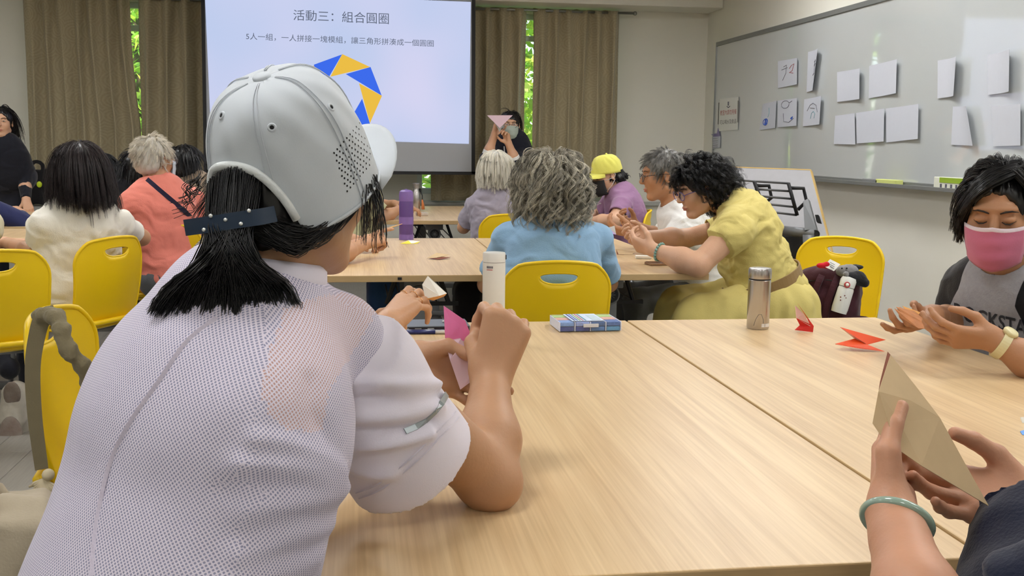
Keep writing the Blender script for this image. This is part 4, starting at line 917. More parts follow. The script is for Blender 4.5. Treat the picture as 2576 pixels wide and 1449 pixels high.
capc = at(724, 388, 1.27); HF = np.array([.57, .82, .02]); HRf = frame(HF, (0, 0, 1)); P1.HRc = HRf @ rot((1, 0, 0), math.radians(26))
hc1 = capc-HRf @ V3(0, -.004, .035)
P1.headneck(hc1, HF, sc=.98, neckr=.052)
elR = at(1222, 1195, 1.47); elR[2] = max(elR[2], .782); wrR = at(1234, 950, 1.60)
P1.arm(1, elR, wrR, sleeve=0, fat=1.16); P1.b.ell(at(1245, 1245, 1.46)+V3(0, 0, .012), (.035, .035, .03), None, .03)
hand(P1.b, wrR, V3(.30, .12, .94), V3(-.12, .97, -.1), True, curl=(80, 62, 30), curls={'p': (66, 35, 25), 'r': (76, 55, 30)}, spread=1.8, thumb=((.62, .28, .72), (.6, -.35, .75), (.4, -.6, .7)), sc=1.12)
elL = V3(.03, 1.66, .80); wrL = at(1040, 905, 1.70); P1.arm(-1, elL, wrL, sleeve=0)
hL = hand(P1.b, wrL, V3(.93, -.05, -.36), V3(.05, -1, .1), False, curl=(18, 28, 20), spread=.8, thumb=((.7, .55, .45), (.97, -.05, .25), (1, -.08, .15)), sc=1.02)
V, Q = P1.b.mesh(.0038); P1.part('body', mesh('body', V, Q, True), M_sk1)
# shirt body
V, Q = P1.c.mesh(.012); qz = V
fl = []
for pts, w, h in (([(880, 1215), (760, 1180), (600, 1170)], .012, .006), ([(885, 1240), (770, 1260), (620, 1290)], .014, .006), ([(860, 1180), (740, 1120), (640, 1105)], .010, .005), ([(850, 1320), (740, 1350), (600, 1400)], .014, .006), ([(890, 1200), (800, 1060), (780, 960)], .010, -.004), ([(870, 1230), (700, 1220), (560, 1230)], .009, -.004), ([(800, 1400), (650, 1449), (560, 1480)], .014, .006)):
    fl.append((smooth_line(stick((V, Q), pts, 0), 12), w, h))
V, Q = P1.c.mesh(.006, lambda V, N: fold_disp(V, fl)+.004*fbm(V*V3(7, 7, 10), 4, 2)); 
def inpoly(q, poly):
    c = np.zeros(len(q), bool); n = len(poly)
    for i in range(n):
        (x0, y0), (x1, y1) = poly[i], poly[(i+1) % n]; c ^= ((y0 > q[:, 1]) != (y1 > q[:, 1])) & (q[:, 0] < (x1-x0)*(q[:, 1]-y0)/(y1-y0+1e-9)+x0)
    return c
q_ = proj(V[Q].mean(1))[0]; o = P1.part('shirt', mesh('shirt', V, Q, True, inpoly(q_, [(720, 770), (860, 735), (960, 760), (880, 900), (820, 1000), (815, 1085), (720, 1085), (672, 1040), (655, 980), (672, 900)]).astype(int)), [M_mesh, M_mesh2])
fn_ = np.cross(V[Q[:, 2]]-V[Q[:, 0]], V[Q[:, 3]]-V[Q[:, 1]]) @ P1.TR; dom = np.argmax(np.abs(fn_)*np.array([.9, 1, .85]), 1); loc = V @ P1.TR; lc = loc[Q]          # knit pattern laid flat on each side of the body
uvq = np.where(dom[:, None, None] == 1, lc[:, :, [0, 2]], np.where(dom[:, None, None] == 2, lc[:, :, [0, 1]], lc[:, :, [1, 2]])); ul = o.data.uv_layers.new(name='uv'); ul.data.foreach_set('uv', uvq.astype(np.float32).ravel())
for pts in ([(545, 800), (470, 860), (400, 960), (330, 1060), (280, 1160), (250, 1280), (236, 1380), (232, 1449)],): ribbon(smooth_line(stick((V, Q), pts, .001), 40), .0042, unit(CAM-at(300, 1100, 1.2)), .0008).obj('back_seam', fabric('seam_lavender', (206, 198, 214)), o)
cl = SDF(); 
nk = lerp(P1.neck, P1.X(0, -.02, -.05), .12); b = MB(); b.tube([nk+P1.TR @ (np.array([math.sin(a)*.072, math.cos(a)*.068, .012*math.cos(a)])) for a in np.linspace(0, 2*math.pi, 33)], .012, 8, False, flat=(P1.TR[:, 2], 1.5)); b.obj('collar', M_jers, o, smooth=True)
# sleeve
sl = SDF(); d = unit(elR-P1.shR); cu = at(1035, 1155, 1.40); s0 = P1.shR-d*.01; sl.cap(P1.shR-V3(.01, 0, 0), lerp(P1.shR, cu, .3), .072, .082, .03); sl.cyl(lerp(P1.shR, cu, .15), cu, .082, .092, .03); dd = unit(cu-P1.shR); sl.cyl(cu-dd*.05, cu+dd*.05, .078, .080, .004, True)
V, Q = sl.mesh(.01); fl = []
for pts, w, h in (([(830, 960), (980, 965), (1100, 970)], .009, .006), ([(810, 1040), (960, 1050), (1110, 1020)], .010, .005), ([(820, 1110), (960, 1115), (1080, 1090)], .010, .006), ([(830, 1000), (960, 1008), (1120, 995)], .008, -.006), ([(830, 1075), (960, 1085), (1090, 1060)], .008, -.005), ([(840, 1150), (930, 1190), (980, 1190)], .012, .005)): fl.append((smooth_line(stick((V, Q), pts, 0), 12), w, h*1.5))
V, Q = sl.mesh(.004, lambda V, N: fold_disp(V, fl)+.002*fbm(V*14, 8, 2)); so = P1.part('sleeve', mesh('sleeve', V, Q, True), M_jers)
ps, ns = stick((V, Q), [(1018, 1086), (1045, 1075), (1070, 1058), (1095, 1035), (1110, 1015), (1122, 993)], .0014, normals=True); ribbon(ps, .0078, ns, .0008).obj('reflective_strip', mat('reflective_grey', (142, 150, 150), .35, .3), so)
for k in (0, 1): ribbon(smooth_line(stick((V, Q), [(905-k*8, 1252-k*14), (960-k*8, 1228-k*14), (1040-k*8, 1165-k*14), (1110-k*8, 1095-k*14), (1152-k*8, 1050-k*14)], .0018), 30), .0016, unit(CAM-cu), .0006).obj('hem_stitch', fabric('stitch_white', (208, 202, 214)), so)
# cap
cp = empty('cap', capc); adopt(cp, P1.e)
CR = (.089, .107, .096); RC = P1.HRc; co_, CP = crown('crown', capc, RC, CR, M_cap, cp, arch=.42, archw=40, z0=-.062, nt=120, nv=26, dome=.52)
me = co_.data; Vc = (np.array([v.co for v in me.vertices]), np.array([list(p_.vertices) for p_ in me.polygons]))
b = MB(); tp = CP(0, 1); b.lathe([(.0, .004), (.0085, .004), (.0105, .002), (.0105, -.004)], tp, 20, RC[:, 2], False, False); b.obj('button', M_cap, cp, smooth=True)
for th in (30, 90, 150, 210, 270, 330):
    for dth in (-2.2, 2.2):
        MB().tube([CP(th+dth, v, .0010) for v in np.linspace(0, .97, 24)], .0007, 5).obj('seam', fabric('cap_stitch', (192, 197, 204)), cp, smooth=True)
b = MB(); b.tube([CP(th, 0, .001) for th in np.linspace(141, 219, 40)], .005, 8); b.obj('opening_binding', fabric('cap_binding', (216, 220, 220)), cp, smooth=True)
b = MB(); b.tube([CP(th, .015, .0002) for th in list(np.linspace(220, 360, 50))+list(np.linspace(0, 140, 50))], .002, 6); b.obj('rim_binding', M_cap, cp, smooth=True)
for x, y in ((684, 321), (833, 270), (558, 291)):
    (p,), (n,) = stick(Vc, [(x, y)], .0004, normals=True); b = MB(); b.lathe([(.0022, .0), (.0034, .0012), (.0048, .0008), (.0055, -.001)], p, 16, n, False, False); ey = b.obj('eyelet', M_cap, cp, smooth=True); b = MB(); b.lathe([(.0, 0), (.0024, 0)], p+n*.0006, 12, n, False, False); b.obj('eyelet_hole', mat('dark_hole', (14, 14, 16), .9), ey)
b = MB()
for i_ in range(13):
    for j_ in range(11):
        x = 840+i_*8.0+j_*3.3+(j_ % 2)*3; y = 385-i_*9.4+j_*9.6-(j_ % 2)*4
        if x > 931 or (x > 905 and y < 318+(x-905)*2) or y > 482: continue
        (p,), (n,) = stick(Vc, [(x, y)], .0004, normals=True); b.lathe([(.0, 0), (.0013, 0)], p, 8, n, False, False)
b.obj('perforation', mat('dark_hole', (14, 14, 16), .9), cp, kind='stuff')
visor(capc, RC, CR, M_cap, cp, length=.066, half=60, z0=-.058, droop=.024)
M_navy = mat('strap_navy', (14, 40, 66), .5, var=.1)
sp_ = smooth_line([at(466, 573, 1.168), at(530, 564, 1.152), at(600, 553, 1.149), at(650, 546, 1.156), at(692, 538, 1.178)], 30); b = ribbon(sp_, .0175, [unit(CAM-p) for p in sp_], .0012); so = b.obj('back_strap', M_navy, cp, angle=40)
for x, y in ((513, 575), (530, 540), (567, 550), (606, 560), (626, 527)): p = at(x, y+3, 1.147); b = MB(); b.ball(p, .0022); b.obj('stud', mat('stud_silver', (220, 222, 220), .3, .6), so, smooth=True)
# hair: skull cover, wisps and the tail below the strap
hs = hair_shell(hc1, HRf, .98, (.067, .085, .073), extra=(((0, -.052, -.03), (.052, .046, .05)),), vox=.004, facez=.03)
bk_ = at(585, 500, 1.17); g = np.random.default_rng(5); n = 420; PT = []
a0 = g.uniform(-1, 1, n); b0 = g.uniform(-1, 1, n); tgt = g.uniform(-1, 1, n); le = g.uniform(.86, 1.08, n)
cl_ = np.round(tgt*9)/9; tgt = tgt*.8+cl_*.2
for i in range(n):
    top = at(590+58*a0[i], 440+10*b0[i]+30*a0[i]**2, 1.195+.02*b0[i]); m1 = at(578+50*a0[i], 560, 1.175+.02*b0[i]); m2 = at(575+88*tgt[i]*.8+10*a0[i], 660, 1.17+.03*b0[i]); m3 = at(585+150*tgt[i]+8*b0[i], 745+10*b0[i]-18*abs(tgt[i]), 1.175+.03*b0[i]+.02*abs(tgt[i])); ed = at(590+205*tgt[i]*(1.0 if tgt[i] < 0 else .9)+14*b0[i], 740+92*le[i]*(1-.5*abs(tgt[i])**2), 1.165+.028*b0[i]+.035*abs(tgt[i]))
    PT.append(smooth_line([top, m1, m2, m3, ed], 11))
PT = children(np.array(PT), 12, .006, .0045, 4, .0012); h1 = strands(PT, np.array([.0007, .0008, .0008, .0008, .0008, .0008, .0007, .0007, .0006, .0005, .0002])[None]*g.uniform(.7, 1.3, (len(PT), 1)), .5+1.0*g.random(len(PT))**2)
n2 = 420; PW = []
for i in range(n2):   # hair swept under the cap's rim, from the cheek back to the nape
    t = g.random(); s_ = g.uniform(-1, 1); a = CP(40+t*84+3*s_, .02, -.007); e = at(600+60*g.random(), 560+20*s_, 1.18); m_ = lerp(a, e, .45)+(unit(lerp(a, e, .45)-hc1)*(.010+.006*s_))-V3(0, 0, .012+.014*g.random()); PW.append(smooth_line([a, m_, e], 9))
for i in range(15):   # loose wisps beside the face
    a = CP(74+g.uniform(-9, 12), .06, -.002); w_ = g.normal(size=3)*.006; PW.append(smooth_line([a, a+V3(.004, .002, -.028)+w_, a+V3(.003, .0, -.055-.025*g.random())+w_*1.3], 9))
PW = children(np.array(PW), 5, .006, .005, 6, .0008); h2 = strands(PW, np.linspace(.0007, .0003, 9)[None]*np.ones((len(PW), 1)))
P1.part('hair', join_meshes('hair', [hs, h1, h2]), M_hair)
P1.legs(V3(.02, 1.32, .5), V3(.04, 1.38, 0), V3(-.02, 1.14, .5), V3(.02, 1.12, 0), fabric('trousers_dark', (52, 52, 58)), shoe=mat('shoe_white', (190, 186, 180), .6))

# ------------------------------------------------------------------ the other people
def hairs(p, m, shell=None, parts=(), **k):
    mes = []
    if shell is not None: mes.append(hair_shell(p.hc, p.HR, p.hs, **shell))
    for d in parts:
        d = dict(d); N = d.pop('N'); L = d.pop('length'); rad = d.pop('rad', .0008); tint = d.pop('tint', None); ch = d.pop('ch', 9); cr = d.pop('cr', (.007, .003)); fz = d.pop('fz', .0008); P = scalp_strands(p.hc, p.HR, N, L, sc=p.hs, **d); P = children(P, ch, cr[0]*p.hs, cr[1]*p.hs, 3, fz); n, M = P.shape[:2]
        mes.append(strands(P, rad*np.linspace(1, .25, M)[None]*np.ones((n, 1)), np.repeat(tint(n//ch), ch, 0)*(.8+.4*RNG.random((n, 1))) if tint else np.repeat(.6+.8*RNG.random(n//ch), ch)))
    return p.part('hair', join_meshes('hair', mes), m)
M_tro = fabric('trousers_grey', (96, 100, 104)); M_trd = fabric('trousers_navy', (40, 42, 52)); M_shd = mat('shoe_dark', (40, 38, 38), .6)
def seat_legs(p, d, m=M_trd, spread=.1, kz=.5, reach=.4, foot=.02, **k):
    """thighs along d from the pelvis, shins down"""
    d = unit(np.asarray(d, float)*V3(1, 1, 0)); r = V3(d[1], -d[0], 0); kn = p.pelvis*V3(1, 1, 0)+d*reach+V3(0, 0, kz)
    p.legs(kn-r*spread, (kn-r*spread)*V3(1, 1, 0)+d*foot, kn+r*spread, (kn+r*spread)*V3(1, 1, 0)+d*foot, m, shoe=M_shd, **k)
def grey_t(lo, hi, warm=.06): return lambda n: (lambda v: np.stack([v*(1+warm*.5), v, v*(1-warm)], 1))(lo+(hi-lo)*RNG.random(n)**1.4)
M_skA = skin('skin_light', (206, 162, 132)); M_skB = skin('skin_medium', (192, 146, 112)); M_skC = skin('skin_brown', (178, 130, 96))

# blue shirt, grey curly hair
p = Person('woman with curly grey hair in a light blue shirt, seen from behind', V3(.75, 3.95, 0))
p.torso(at(1390, 562, 4.0), V3(.74, 3.93, .56), at(1282, 602, 4.05), at(1496, 602, 4.05), chest=(.175, .12, .19), waist=(.18, .13, .17), hip=(.2, .15, .13), shr=.06); p.headneck(at(1384, 472, 4.05), (.03, 1, -.1))
p.arm(-1, at(1226, 715, 4.22), V3(.66, 4.5, .775), sleeve=.72, sr=.064); p.arm(1, at(1530, 712, 4.25), V3(.86, 4.52, .775), sleeve=.78, sr=.068)
for w_, f_, r_ in ((V3(.66, 4.5, .775), V3(.3, .9, 0), False), (V3(.86, 4.52, .775), V3(-.3, .9, 0), True)): hand(p.b, w_, f_, V3(0, 0, -1), r_)
p.build(M_skB, fabric('shirt_sky_blue', (138, 174, 206)), wr=.006, wf=10); seat_legs(p, (0, 1, 0))
ln = lambda P, g: np.clip(.11+.30*(P[:, 2]+.08), .10, .20)*(.9+.25*g.random(len(P)))
hairs(p, mat('hair_grey_curly', (176, 172, 160), .45, var=.2, scale=40, tint=True), dict(shell=(.092, .108, .088), extra=(((0, -.035, -.045), (.1, .085, .075)), ((.045, -.03, -.085), (.05, .06, .045)), ((-.045, -.03, -.085), (.05, .06, .045))), cutface=True, earcut=False, amp=.006, freq=40),
      [dict(N=330, ch=14, cr=(.010, .005), fz=.0012, length=ln, seed=3, shell=(.096, .112, .094), lift=.016, curl=.018, curln=8, M=22, clump=.35, keepout=(((0, -.03, -.055), (.112, .096, .085)),), tint=grey_t(.5, 1.35), rad=.0010), dict(N=130, ch=8, cr=(.008, .004), fz=.001, length=ln, seed=5, shell=(.098, .114, .096), lift=.02, curl=.02, curln=8, M=22, clump=.35, keepout=(((0, -.03, -.055), (.114, .098, .088)),), tint=grey_t(.9, 1.7), rad=.0009), dict(N=30, ch=3, length=ln, seed=9, shell=(.1, .116, .1), lift=.03, curl=.022, curln=14, M=22, clump=.3, keepout=(((0, -.03, -.04), (.112, .098, .09)),), tint=grey_t(.9, 1.5), rad=.0008)])

# yellow dress
p = Person('woman in a yellow dress with black curly hair leaning over the table', V3(1.75, 4.4, 0))
p.torso(at(1858, 522, 4.4), V3(1.80, 4.4, .60), at(1846, 580, 4.2), at(1830, 575, 4.6), chest=(.175, .125, .2), waist=(.165, .13, .16), hip=(.19, .16, .13), shr=.070, cloth=.020); p.headneck(at(1760, 474, 4.42), (-.93, -.1, -.32))
el, wr = at(1757, 668, 4.14), at(1642, 628, 4.30); p.arm(-1, el, wr, sleeve=.40, sr=.078, fat=1.25, puff=.95)
t = hand(p.b, wr, at(1560, 600, 4.42)-wr, V3(.1, .8, .5), False, curl=(38, 42, 25), sc=1.05)
el2, wr2 = at(1722, 600, 4.62), at(1625, 596, 4.55); p.arm(1, el2, wr2, sleeve=.45, sr=.07, fat=1.1); hand(p.b, wr2, V3(-.95, -.2, 0), V3(0, -.8, .5), True, curl=(40, 45, 25))
M_dress = fabric('dress_mustard', (206, 190, 116), var=.05, sheen=.05); p.build(M_skA, M_dress, wr=.011, wf=15, cname='dress_top', vox=.0045)
sk = SDF(); sk.ell(V3(1.80, 4.4, .60), (.19, .2, .13), None, .05)
for yy in (-.10, .10): sk.cap(V3(1.74, 4.4+yy, .58), V3(1.44, 4.4+yy*1.1, .53), .115, .10, .06); sk.cap(V3(1.44, 4.4+yy*1.1, .52), V3(1.42, 4.4+yy*1.2, .14), .105, .15, .06)
sk.cap(V3(1.85, 4.3, .55), V3(1.90, 4.28, .30), .12, .15, .08); sk.cap(V3(1.6, 4.28, .52), V3(1.62, 4.24, .25), .11, .14, .08)
def pleat(V, N): a = np.arctan2(V[:, 1]-4.4, V[:, 0]-1.75); return .010*np.sin(a*17+V[:, 2]*9+2*fbm(V*6, 2, 2))*np.clip((.68-V[:, 2])*6, 0, 1)+.012*fbm(V*V3(9, 9, 5), 7, 3)
V, Q = sk.mesh(.009, pleat); p.part('skirt', mesh('skirt', V, Q, True), M_dress)
pa = lerp(p.pelvis, p.neck, .22)
bl = []; 
for a in np.linspace(0, 2*math.pi, 49): bl.append(pa+p.TR @ V3(.202*math.sin(a), .174*math.cos(a)+.004, 0))
ribbon(bl, .045, [p.TR @ V3(math.sin(a), math.cos(a), 0) for a in np.linspace(0, 2*math.pi, 49)], .003).obj('belt', fabric('belt_brown', (140, 112, 70)), p.e, smooth=False)
b = MB(); g = np.random.default_rng(4)
for k in range(60): a = g.uniform(0, 6.28); q = lerp(p.neck, p.X(0, -.02, -.05), .15)+p.TR @ V3(.068*math.sin(a), .065*math.cos(a)-.012, g.uniform(-.02, .016)); b.tube([q, q+g.normal(size=3)*.012, q+g.normal(size=3)*.014], .006, 6)
b.obj('ruffle_collar', M_dress, p.e, smooth=True)
p.eyes(look=(0, 1, -.8), closed=True); p.lips(); p.glasses(mat('frame_violet', (90, 80, 150), .3))
hairs(p, M_hair, dict(shell=(.083, .102, .089), extra=(((0, -.055, -.035), (.08, .065, .075)),), facez=.05, amp=.005, freq=40, earcut=False), [dict(N=300, ch=12, cr=(.009, .006), fz=.002, length=.09, seed=12, shell=(.085, .104, .091), lift=.012, curl=.010, curln=11, M=16, clump=.5, rad=.0009, face=.05, front=.01, flow=(0, -.7, -.7)), dict(N=90, ch=6, cr=(.008, .006), fz=.002, length=.09, seed=13, shell=(.087, .106, .093), lift=.018, curl=.011, curln=12, M=16, clump=.5, rad=.0008, face=.05, front=.01, flow=(0, -.7, -.7), out=.2)])
M_jade = mat('jade_bead', (120, 158, 148), .2, var=.25, scale=60, spec=.6)
d = unit(wr-el); c = wr-d*.035; u = unit(np.cross(d, V3(0, 0, 1))); v = np.cross(d, u); br = empty('bracelet', c); adopt(br, p.e)
for k in range(18): a = k*2*math.pi/18; b = MB(); b.ball(c+.036*(u*math.cos(a)+v*math.sin(a)), .0066, None, 10, 6); b.obj('bead', M_jade, br, smooth=True)

# man in white
p = Person('grey haired man with glasses in a white shirt at the middle table', V3(1.68, 5.1, 0))
p.torso(at(1700, 522, 5.1), V3(1.76, 5.1, .56), at(1728, 572, 4.92), at(1700, 560, 5.32), chest=(.185, .12, .2), waist=(.17, .13, .17), shr=.06); p.headneck(at(1668, 440, 5.1), (-.97, .1, -.13), neckr=.055, sc=1.05)
el, wr = at(1662, 632, 4.92), at(1592, 586, 4.98); p.arm(-1, el, wr, sleeve=.86, sr=.072, er=.078); hand(p.b, wr, V3(-.9, .3, .15), V3(.1, .5, .8), False, curl=(35, 40, 25))
wr2 = at(1600, 570, 5.22); p.arm(1, at(1662, 600, 5.36), wr2, sleeve=.86, sr=.07); hand(p.b, wr2, V3(-.85, -.3, .3), V3(0, -.7, .5), True, curl=(35, 45, 25))
p.build(M_skC, fabric('shirt_white_linen', (226, 226, 224)), wr=.007, wf=14); seat_legs(p, (-1, 0, 0), M_tro); p.eyes(look=(0, 1, -.3)); p.lips((160, 100, 86)); p.glasses(mat('frame_black', (30, 28, 28), .3))
hairs(p, mat('hair_grey_short', (128, 126, 122), .5, var=.2, scale=40, tint=True), dict(shell=(.079, .099, .086), facez=.055, amp=.004, freq=70), [dict(N=330, ch=9, length=.035, seed=22, shell=(.08, .1, .087), lift=.006, M=7, clump=.5, rad=.0008, tint=grey_t(.45, 1.3, .03), face=.06, front=.0, low=-.055, flow=(0, .3, -.8), grav=.25)])
d = unit(wr-at(1662, 632, 4.92)); c = wr-d*.02; u = unit(np.cross(d, V3(0, 0, 1))); v = np.cross(d, u); ribbon([c+.034*(u*math.cos(a)+v*math.sin(a)) for a in np.linspace(0, 2*math.pi, 25)], .014, [u*math.cos(a)+v*math.sin(a) for a in np.linspace(0, 2*math.pi, 25)], .002).obj('wrist_band', mat('band_white', (220, 222, 224), .5), p.e)

# yellow cap
p = Person('woman in a yellow cap and black mask at the far table', V3(1.75, 6.8, 0))
p.torso(at(1558, 482, 6.8), V3(1.84, 6.8, .56), at(1566, 518, 6.62), at(1538, 508, 7.02), chest=(.17, .12, .2), waist=(.17, .13, .17), shr=.056); p.headneck(at(1528, 440, 6.8), (-.93, -.15, -.32))
wr = at(1462, 562, 6.72); p.arm(-1, at(1545, 556, 6.5), wr, sleeve=.62, sr=.068, fat=1.15); hand(p.b, wr, V3(-.9, .3, 0), V3(0, .7, -.6), False); wr = at(1470, 545, 7.0); p.arm(1, at(1500, 545, 7.1), wr, sleeve=.62); hand(p.b, wr, V3(-.9, -.3, 0), V3(0, -.7, -.6), True)
p.build(M_skA, fabric('shirt_mauve', (150, 112, 146)), wr=.006, vox=.006, cvox=.008); seat_legs(p, (-1, 0, 0)); p.eyes(closed=True); p.mask(mat('mask_black', (38, 38, 40), .7))
ycm = fabric('cap_yellow_cotton', (222, 216, 104)); cpo = empty('cap', p.X(0, 0, .05)); adopt(cpo, p.e); RY = p.HR @ rot((1, 0, 0), math.radians(10)); cc_ = p.X(0, -.006, .042)
crown('crown', cc_, RY, (.088, .106, .092), ycm, cpo, z0=-.03, dome=.6, nt=60, nv=14, wr=.003); visor(cc_, RY, (.088, .106, .09), ycm, cpo, length=.12, half=64, z0=-.026, droop=.03, tilt=.15); MB().ball(cc_+RY @ V3(0, -.01, .093), .008).obj('button', ycm, cpo, smooth=True)
ribbon([cc_+RY @ V3(.088*math.sin(a), .106*math.cos(a), -.026) for a in np.linspace(2.3, 3.98, 12)], .02, [RY @ V3(math.sin(a), math.cos(a), 0) for a in np.linspace(2.3, 3.98, 12)], .003).obj('back_strap', M_black, cpo)
hairs(p, M_hair, dict(shell=(.076, .094, .06), extra=(((0, -.065, -.04), (.07, .055, .055)),), facez=.03), [dict(N=150, ch=8, length=.05, seed=31, lift=.012, curl=.010, curln=10, low=-.08, high=-.01, rad=.0012, flow=(0, -.8, -.5), shell=(.08, .1, .075))])

# white hair, lavender grey shirt
p = Person('person with a white bob and lavender grey shirt, back to the camera', V3(.93, 6.6, 0))
p.torso(at(1250, 482, 6.6), V3(.90, 6.55, .56), at(1197, 518, 6.62), at(1303, 518, 6.62), chest=(.17, .12, .2), waist=(.17, .13, .17)); p.headneck(at(1247, 430, 6.62), (-.05, 1, -.05))
p.arm(-1, at(1166, 572, 6.72), V3(.80, 7.06, .775), sleeve=.8, sr=.066); p.arm(1, at(1325, 572, 6.72), V3(1.02, 7.06, .775), sleeve=.8, sr=.066)
for w_, f_, r_ in ((V3(.80, 7.06, .775), V3(.3, .9, 0), False), (V3(1.02, 7.06, .775), V3(-.3, .9, 0), True)): hand(p.b, w_, f_, V3(0, 0, -1), r_)
p.build(M_skB, fabric('shirt_lavender_grey', (158, 152, 166)), wr=.009, wf=16, vox=.006, cvox=.007); seat_legs(p, (0, 1, 0))
hairs(p, mat('hair_white', (236, 234, 226), .5, var=.08, scale=40, tint=True), dict(shell=(.088, .104, .09), extra=(((0, -.03, -.05), (.086, .078, .062)),), earcut=False, amp=.003), [dict(N=340, ch=10, cr=(.010, .007), fz=.0004, length=lambda P, g: np.clip(.07+.55*(P[:, 2]+.08), .06, .16)*(.95+.12*g.random(len(P))), seed=41, shell=(.089, .105, .092), lift=.006, M=12, keepout=(((0, -.03, -.05), (.089, .081, .066)),), rad=.0012, tint=grey_t(.92, 1.1))])

# presenter
p = Person('presenter standing in a dark jacket holding a paper triangle before her face', V3(1.3, 9.0, 0))
p.torso(at(1287, 350, 8.95), V3(1.32, 9.0, .98), at(1319, 378, 8.98), at(1247, 378, 8.98), chest=(.16, .11, .2), waist=(.15, .11, .17), hip=(.17, .13, .13), shr=.052); p.headneck(at(1284, 314, 8.93), (-.12, -1, -.06), sc=.97)
wr = at(1245, 336, 8.72); p.arm(1, at(1224, 398, 8.76), wr, sleeve=1.12, sr=.058, er=.058); tR = hand(p.b, wr, V3(.25, -.1, .95), V3(.5, -.8, 0), True, curl=(40, 50, 30))
wr = at(1279, 360, 8.70); p.arm(-1, at(1297, 408, 8.74), wr, sleeve=1.12, sr=.058, er=.058); hand(p.b, wr, V3(-.3, -.15, .9), V3(-.6, -.6, 0), False, curl=(45, 50, 30))
p.build(M_skA, fabric('jacket_navy', (26, 28, 40)), wr=.004, vox=.006, cvox=.007, cname='jacket'); p.eyes(); p.mask(mat('mask_sage', (176, 188, 178), .7)); p.glasses(mat('frame_black', (30, 28, 28), .3))
for e_, w_ in ((at(1224, 398, 8.76), at(1245, 336, 8.72)), (at(1297, 408, 8.74), at(1279, 360, 8.70))):
    c = SDF(); a = lerp(e_, w_, .06); d_ = lerp(e_, w_, .32); c.cyl(a, d_, .05, .048); c.cyl(lerp(e_, w_, .2), lerp(e_, w_, .4), .038, .038, .003, True); V, Q = c.mesh(.006); p.part('shirt_cuff', mesh('shirt_cuff', V, Q, True), fabric('shirt_white_linen', (226, 226, 224)))
MB().tube([at(1268, 368, 8.80), at(1270, 395, 8.80), at(1276, 408, 8.81), at(1281, 396, 8.80), at(1290, 366, 8.82)], .005, 6).obj('lanyard', mat('lanyard_white', (206, 208, 214), .6), p.e)
p.legs(V3(1.2, 8.98, .5), V3(1.2, 9.0, 0), V3(1.42, 8.98, .5), V3(1.42, 9.0, 0), M_trd, shoe=M_shd)
hairs(p, M_hair, dict(shell=(.081, .1, .087), extra=(((0, -.03, -.04), (.082, .06, .075)),), facez=.045, earcut=False), [dict(N=150, ch=6, length=.13, seed=51, shell=(.081, .1, .089), lift=.005, M=10, rad=.0012, ymax=.04, part=(0, .05, .13))])

# white top, long dark hair
p = Person('woman with long dark hair in a white short sleeved top, at the left', V3(-1.2, 4.9, 0))
p.torso(at(208, 520, 4.88), V3(-1.25, 4.87, .58), at(112, 572, 4.76), at(302, 565, 5.02), chest=(.18, .12, .2), waist=(.18, .13, .18), hip=(.19, .15, .13), shr=.06); p.headneck(at(200, 430, 4.9), (-.35, .93, -.05), sc=1.02)
wr = at(20, 612, 5.15); p.arm(-1, at(96, 640, 4.85), wr, sleeve=.52, sr=.075, er=.07); hand(p.b, wr, V3(-.9, .4, 0), V3(0, 0, -1), False); wr = V3(-1.3, 5.35, .78); p.arm(1, V3(-1.02, 5.22, .80), wr, sleeve=.6); hand(p.b, wr, V3(-.8, .6, 0), V3(0, 0, -1), True)
p.build(M_skB, fabric('top_cream_white', (228, 224, 212)), wr=.009, wf=9); seat_legs(p, (-.5, .85, 0), M_trd)
hairs(p, mat('hair_dark_brown', (36, 24, 24), .38, var=.3, scale=50, tint=True), dict(shell=(.088, .107, .09), extra=(((0, -.035, -.05), (.092, .075, .085)), ((0, -.04, -.11), (.095, .06, .06))), earcut=False, amp=.003), [dict(N=430, ch=11, cr=(.011, .008), fz=.0004, length=lambda P, g: np.clip(.13+.62*(P[:, 2]+.08), .12, .255)*(.92+.16*g.random(len(P))), seed=61, shell=(.089, .108, .092), lift=.006, M=14, keepout=(((0, -.035, -.05), (.097, .08, .09)), ((0, -.04, -.11), (.098, .064, .06))), rad=.0010)])

# salmon shirt, white short hair, mask
p = Person('person with short white hair and mask in a salmon shirt with shoulder strap', V3(-.98, 5.6, 0))
p.torso(at(400, 460, 5.6), V3(-.93, 5.55, .57), at(335, 510, 5.5), at(478, 498, 5.78), chest=(.175, .12, .2), waist=(.17, .13, .17), hip=(.18, .15, .13), shr=.06); p.headneck(at(388, 402, 5.6), (.62, .78, -.04))
p.arm(-1, at(318, 585, 5.62), V3(-.9, 6.0, .78), sleeve=.72, sr=.07); wr = V3(-.62, 6.05, .78); p.arm(1, at(500, 575, 5.9), wr, sleeve=.8, sr=.072); hand(p.b, wr, V3(.5, .8, 0), V3(0, 0, -1), True)
p.build(M_skB, fabric('shirt_salmon', (226, 132, 116)), wr=.008, wf=12); seat_legs(p, (.5, .8, 0), M_tro, kz=.52); p.mask(mat('mask_pale_blue', (196, 208, 220), .7)); p.glasses(mat('frame_silver', (150, 150, 150), .3, .8)); p.eyes()
hairs(p, mat('hair_silver', (220, 214, 202), .5, var=.1, scale=40, tint=True), dict(shell=(.081, .1, .087), extra=(((0, -.05, -.03), (.072, .05, .05)),), facez=.055, amp=.003), [dict(N=360, ch=10, cr=(.009, .006), fz=.0004, length=.03, seed=71, shell=(.082, .102, .089), lift=.005, M=7, rad=.0009, clump=.12, tint=grey_t(.85, 1.08), face=.055, front=.0, low=-.085, grav=.35)])
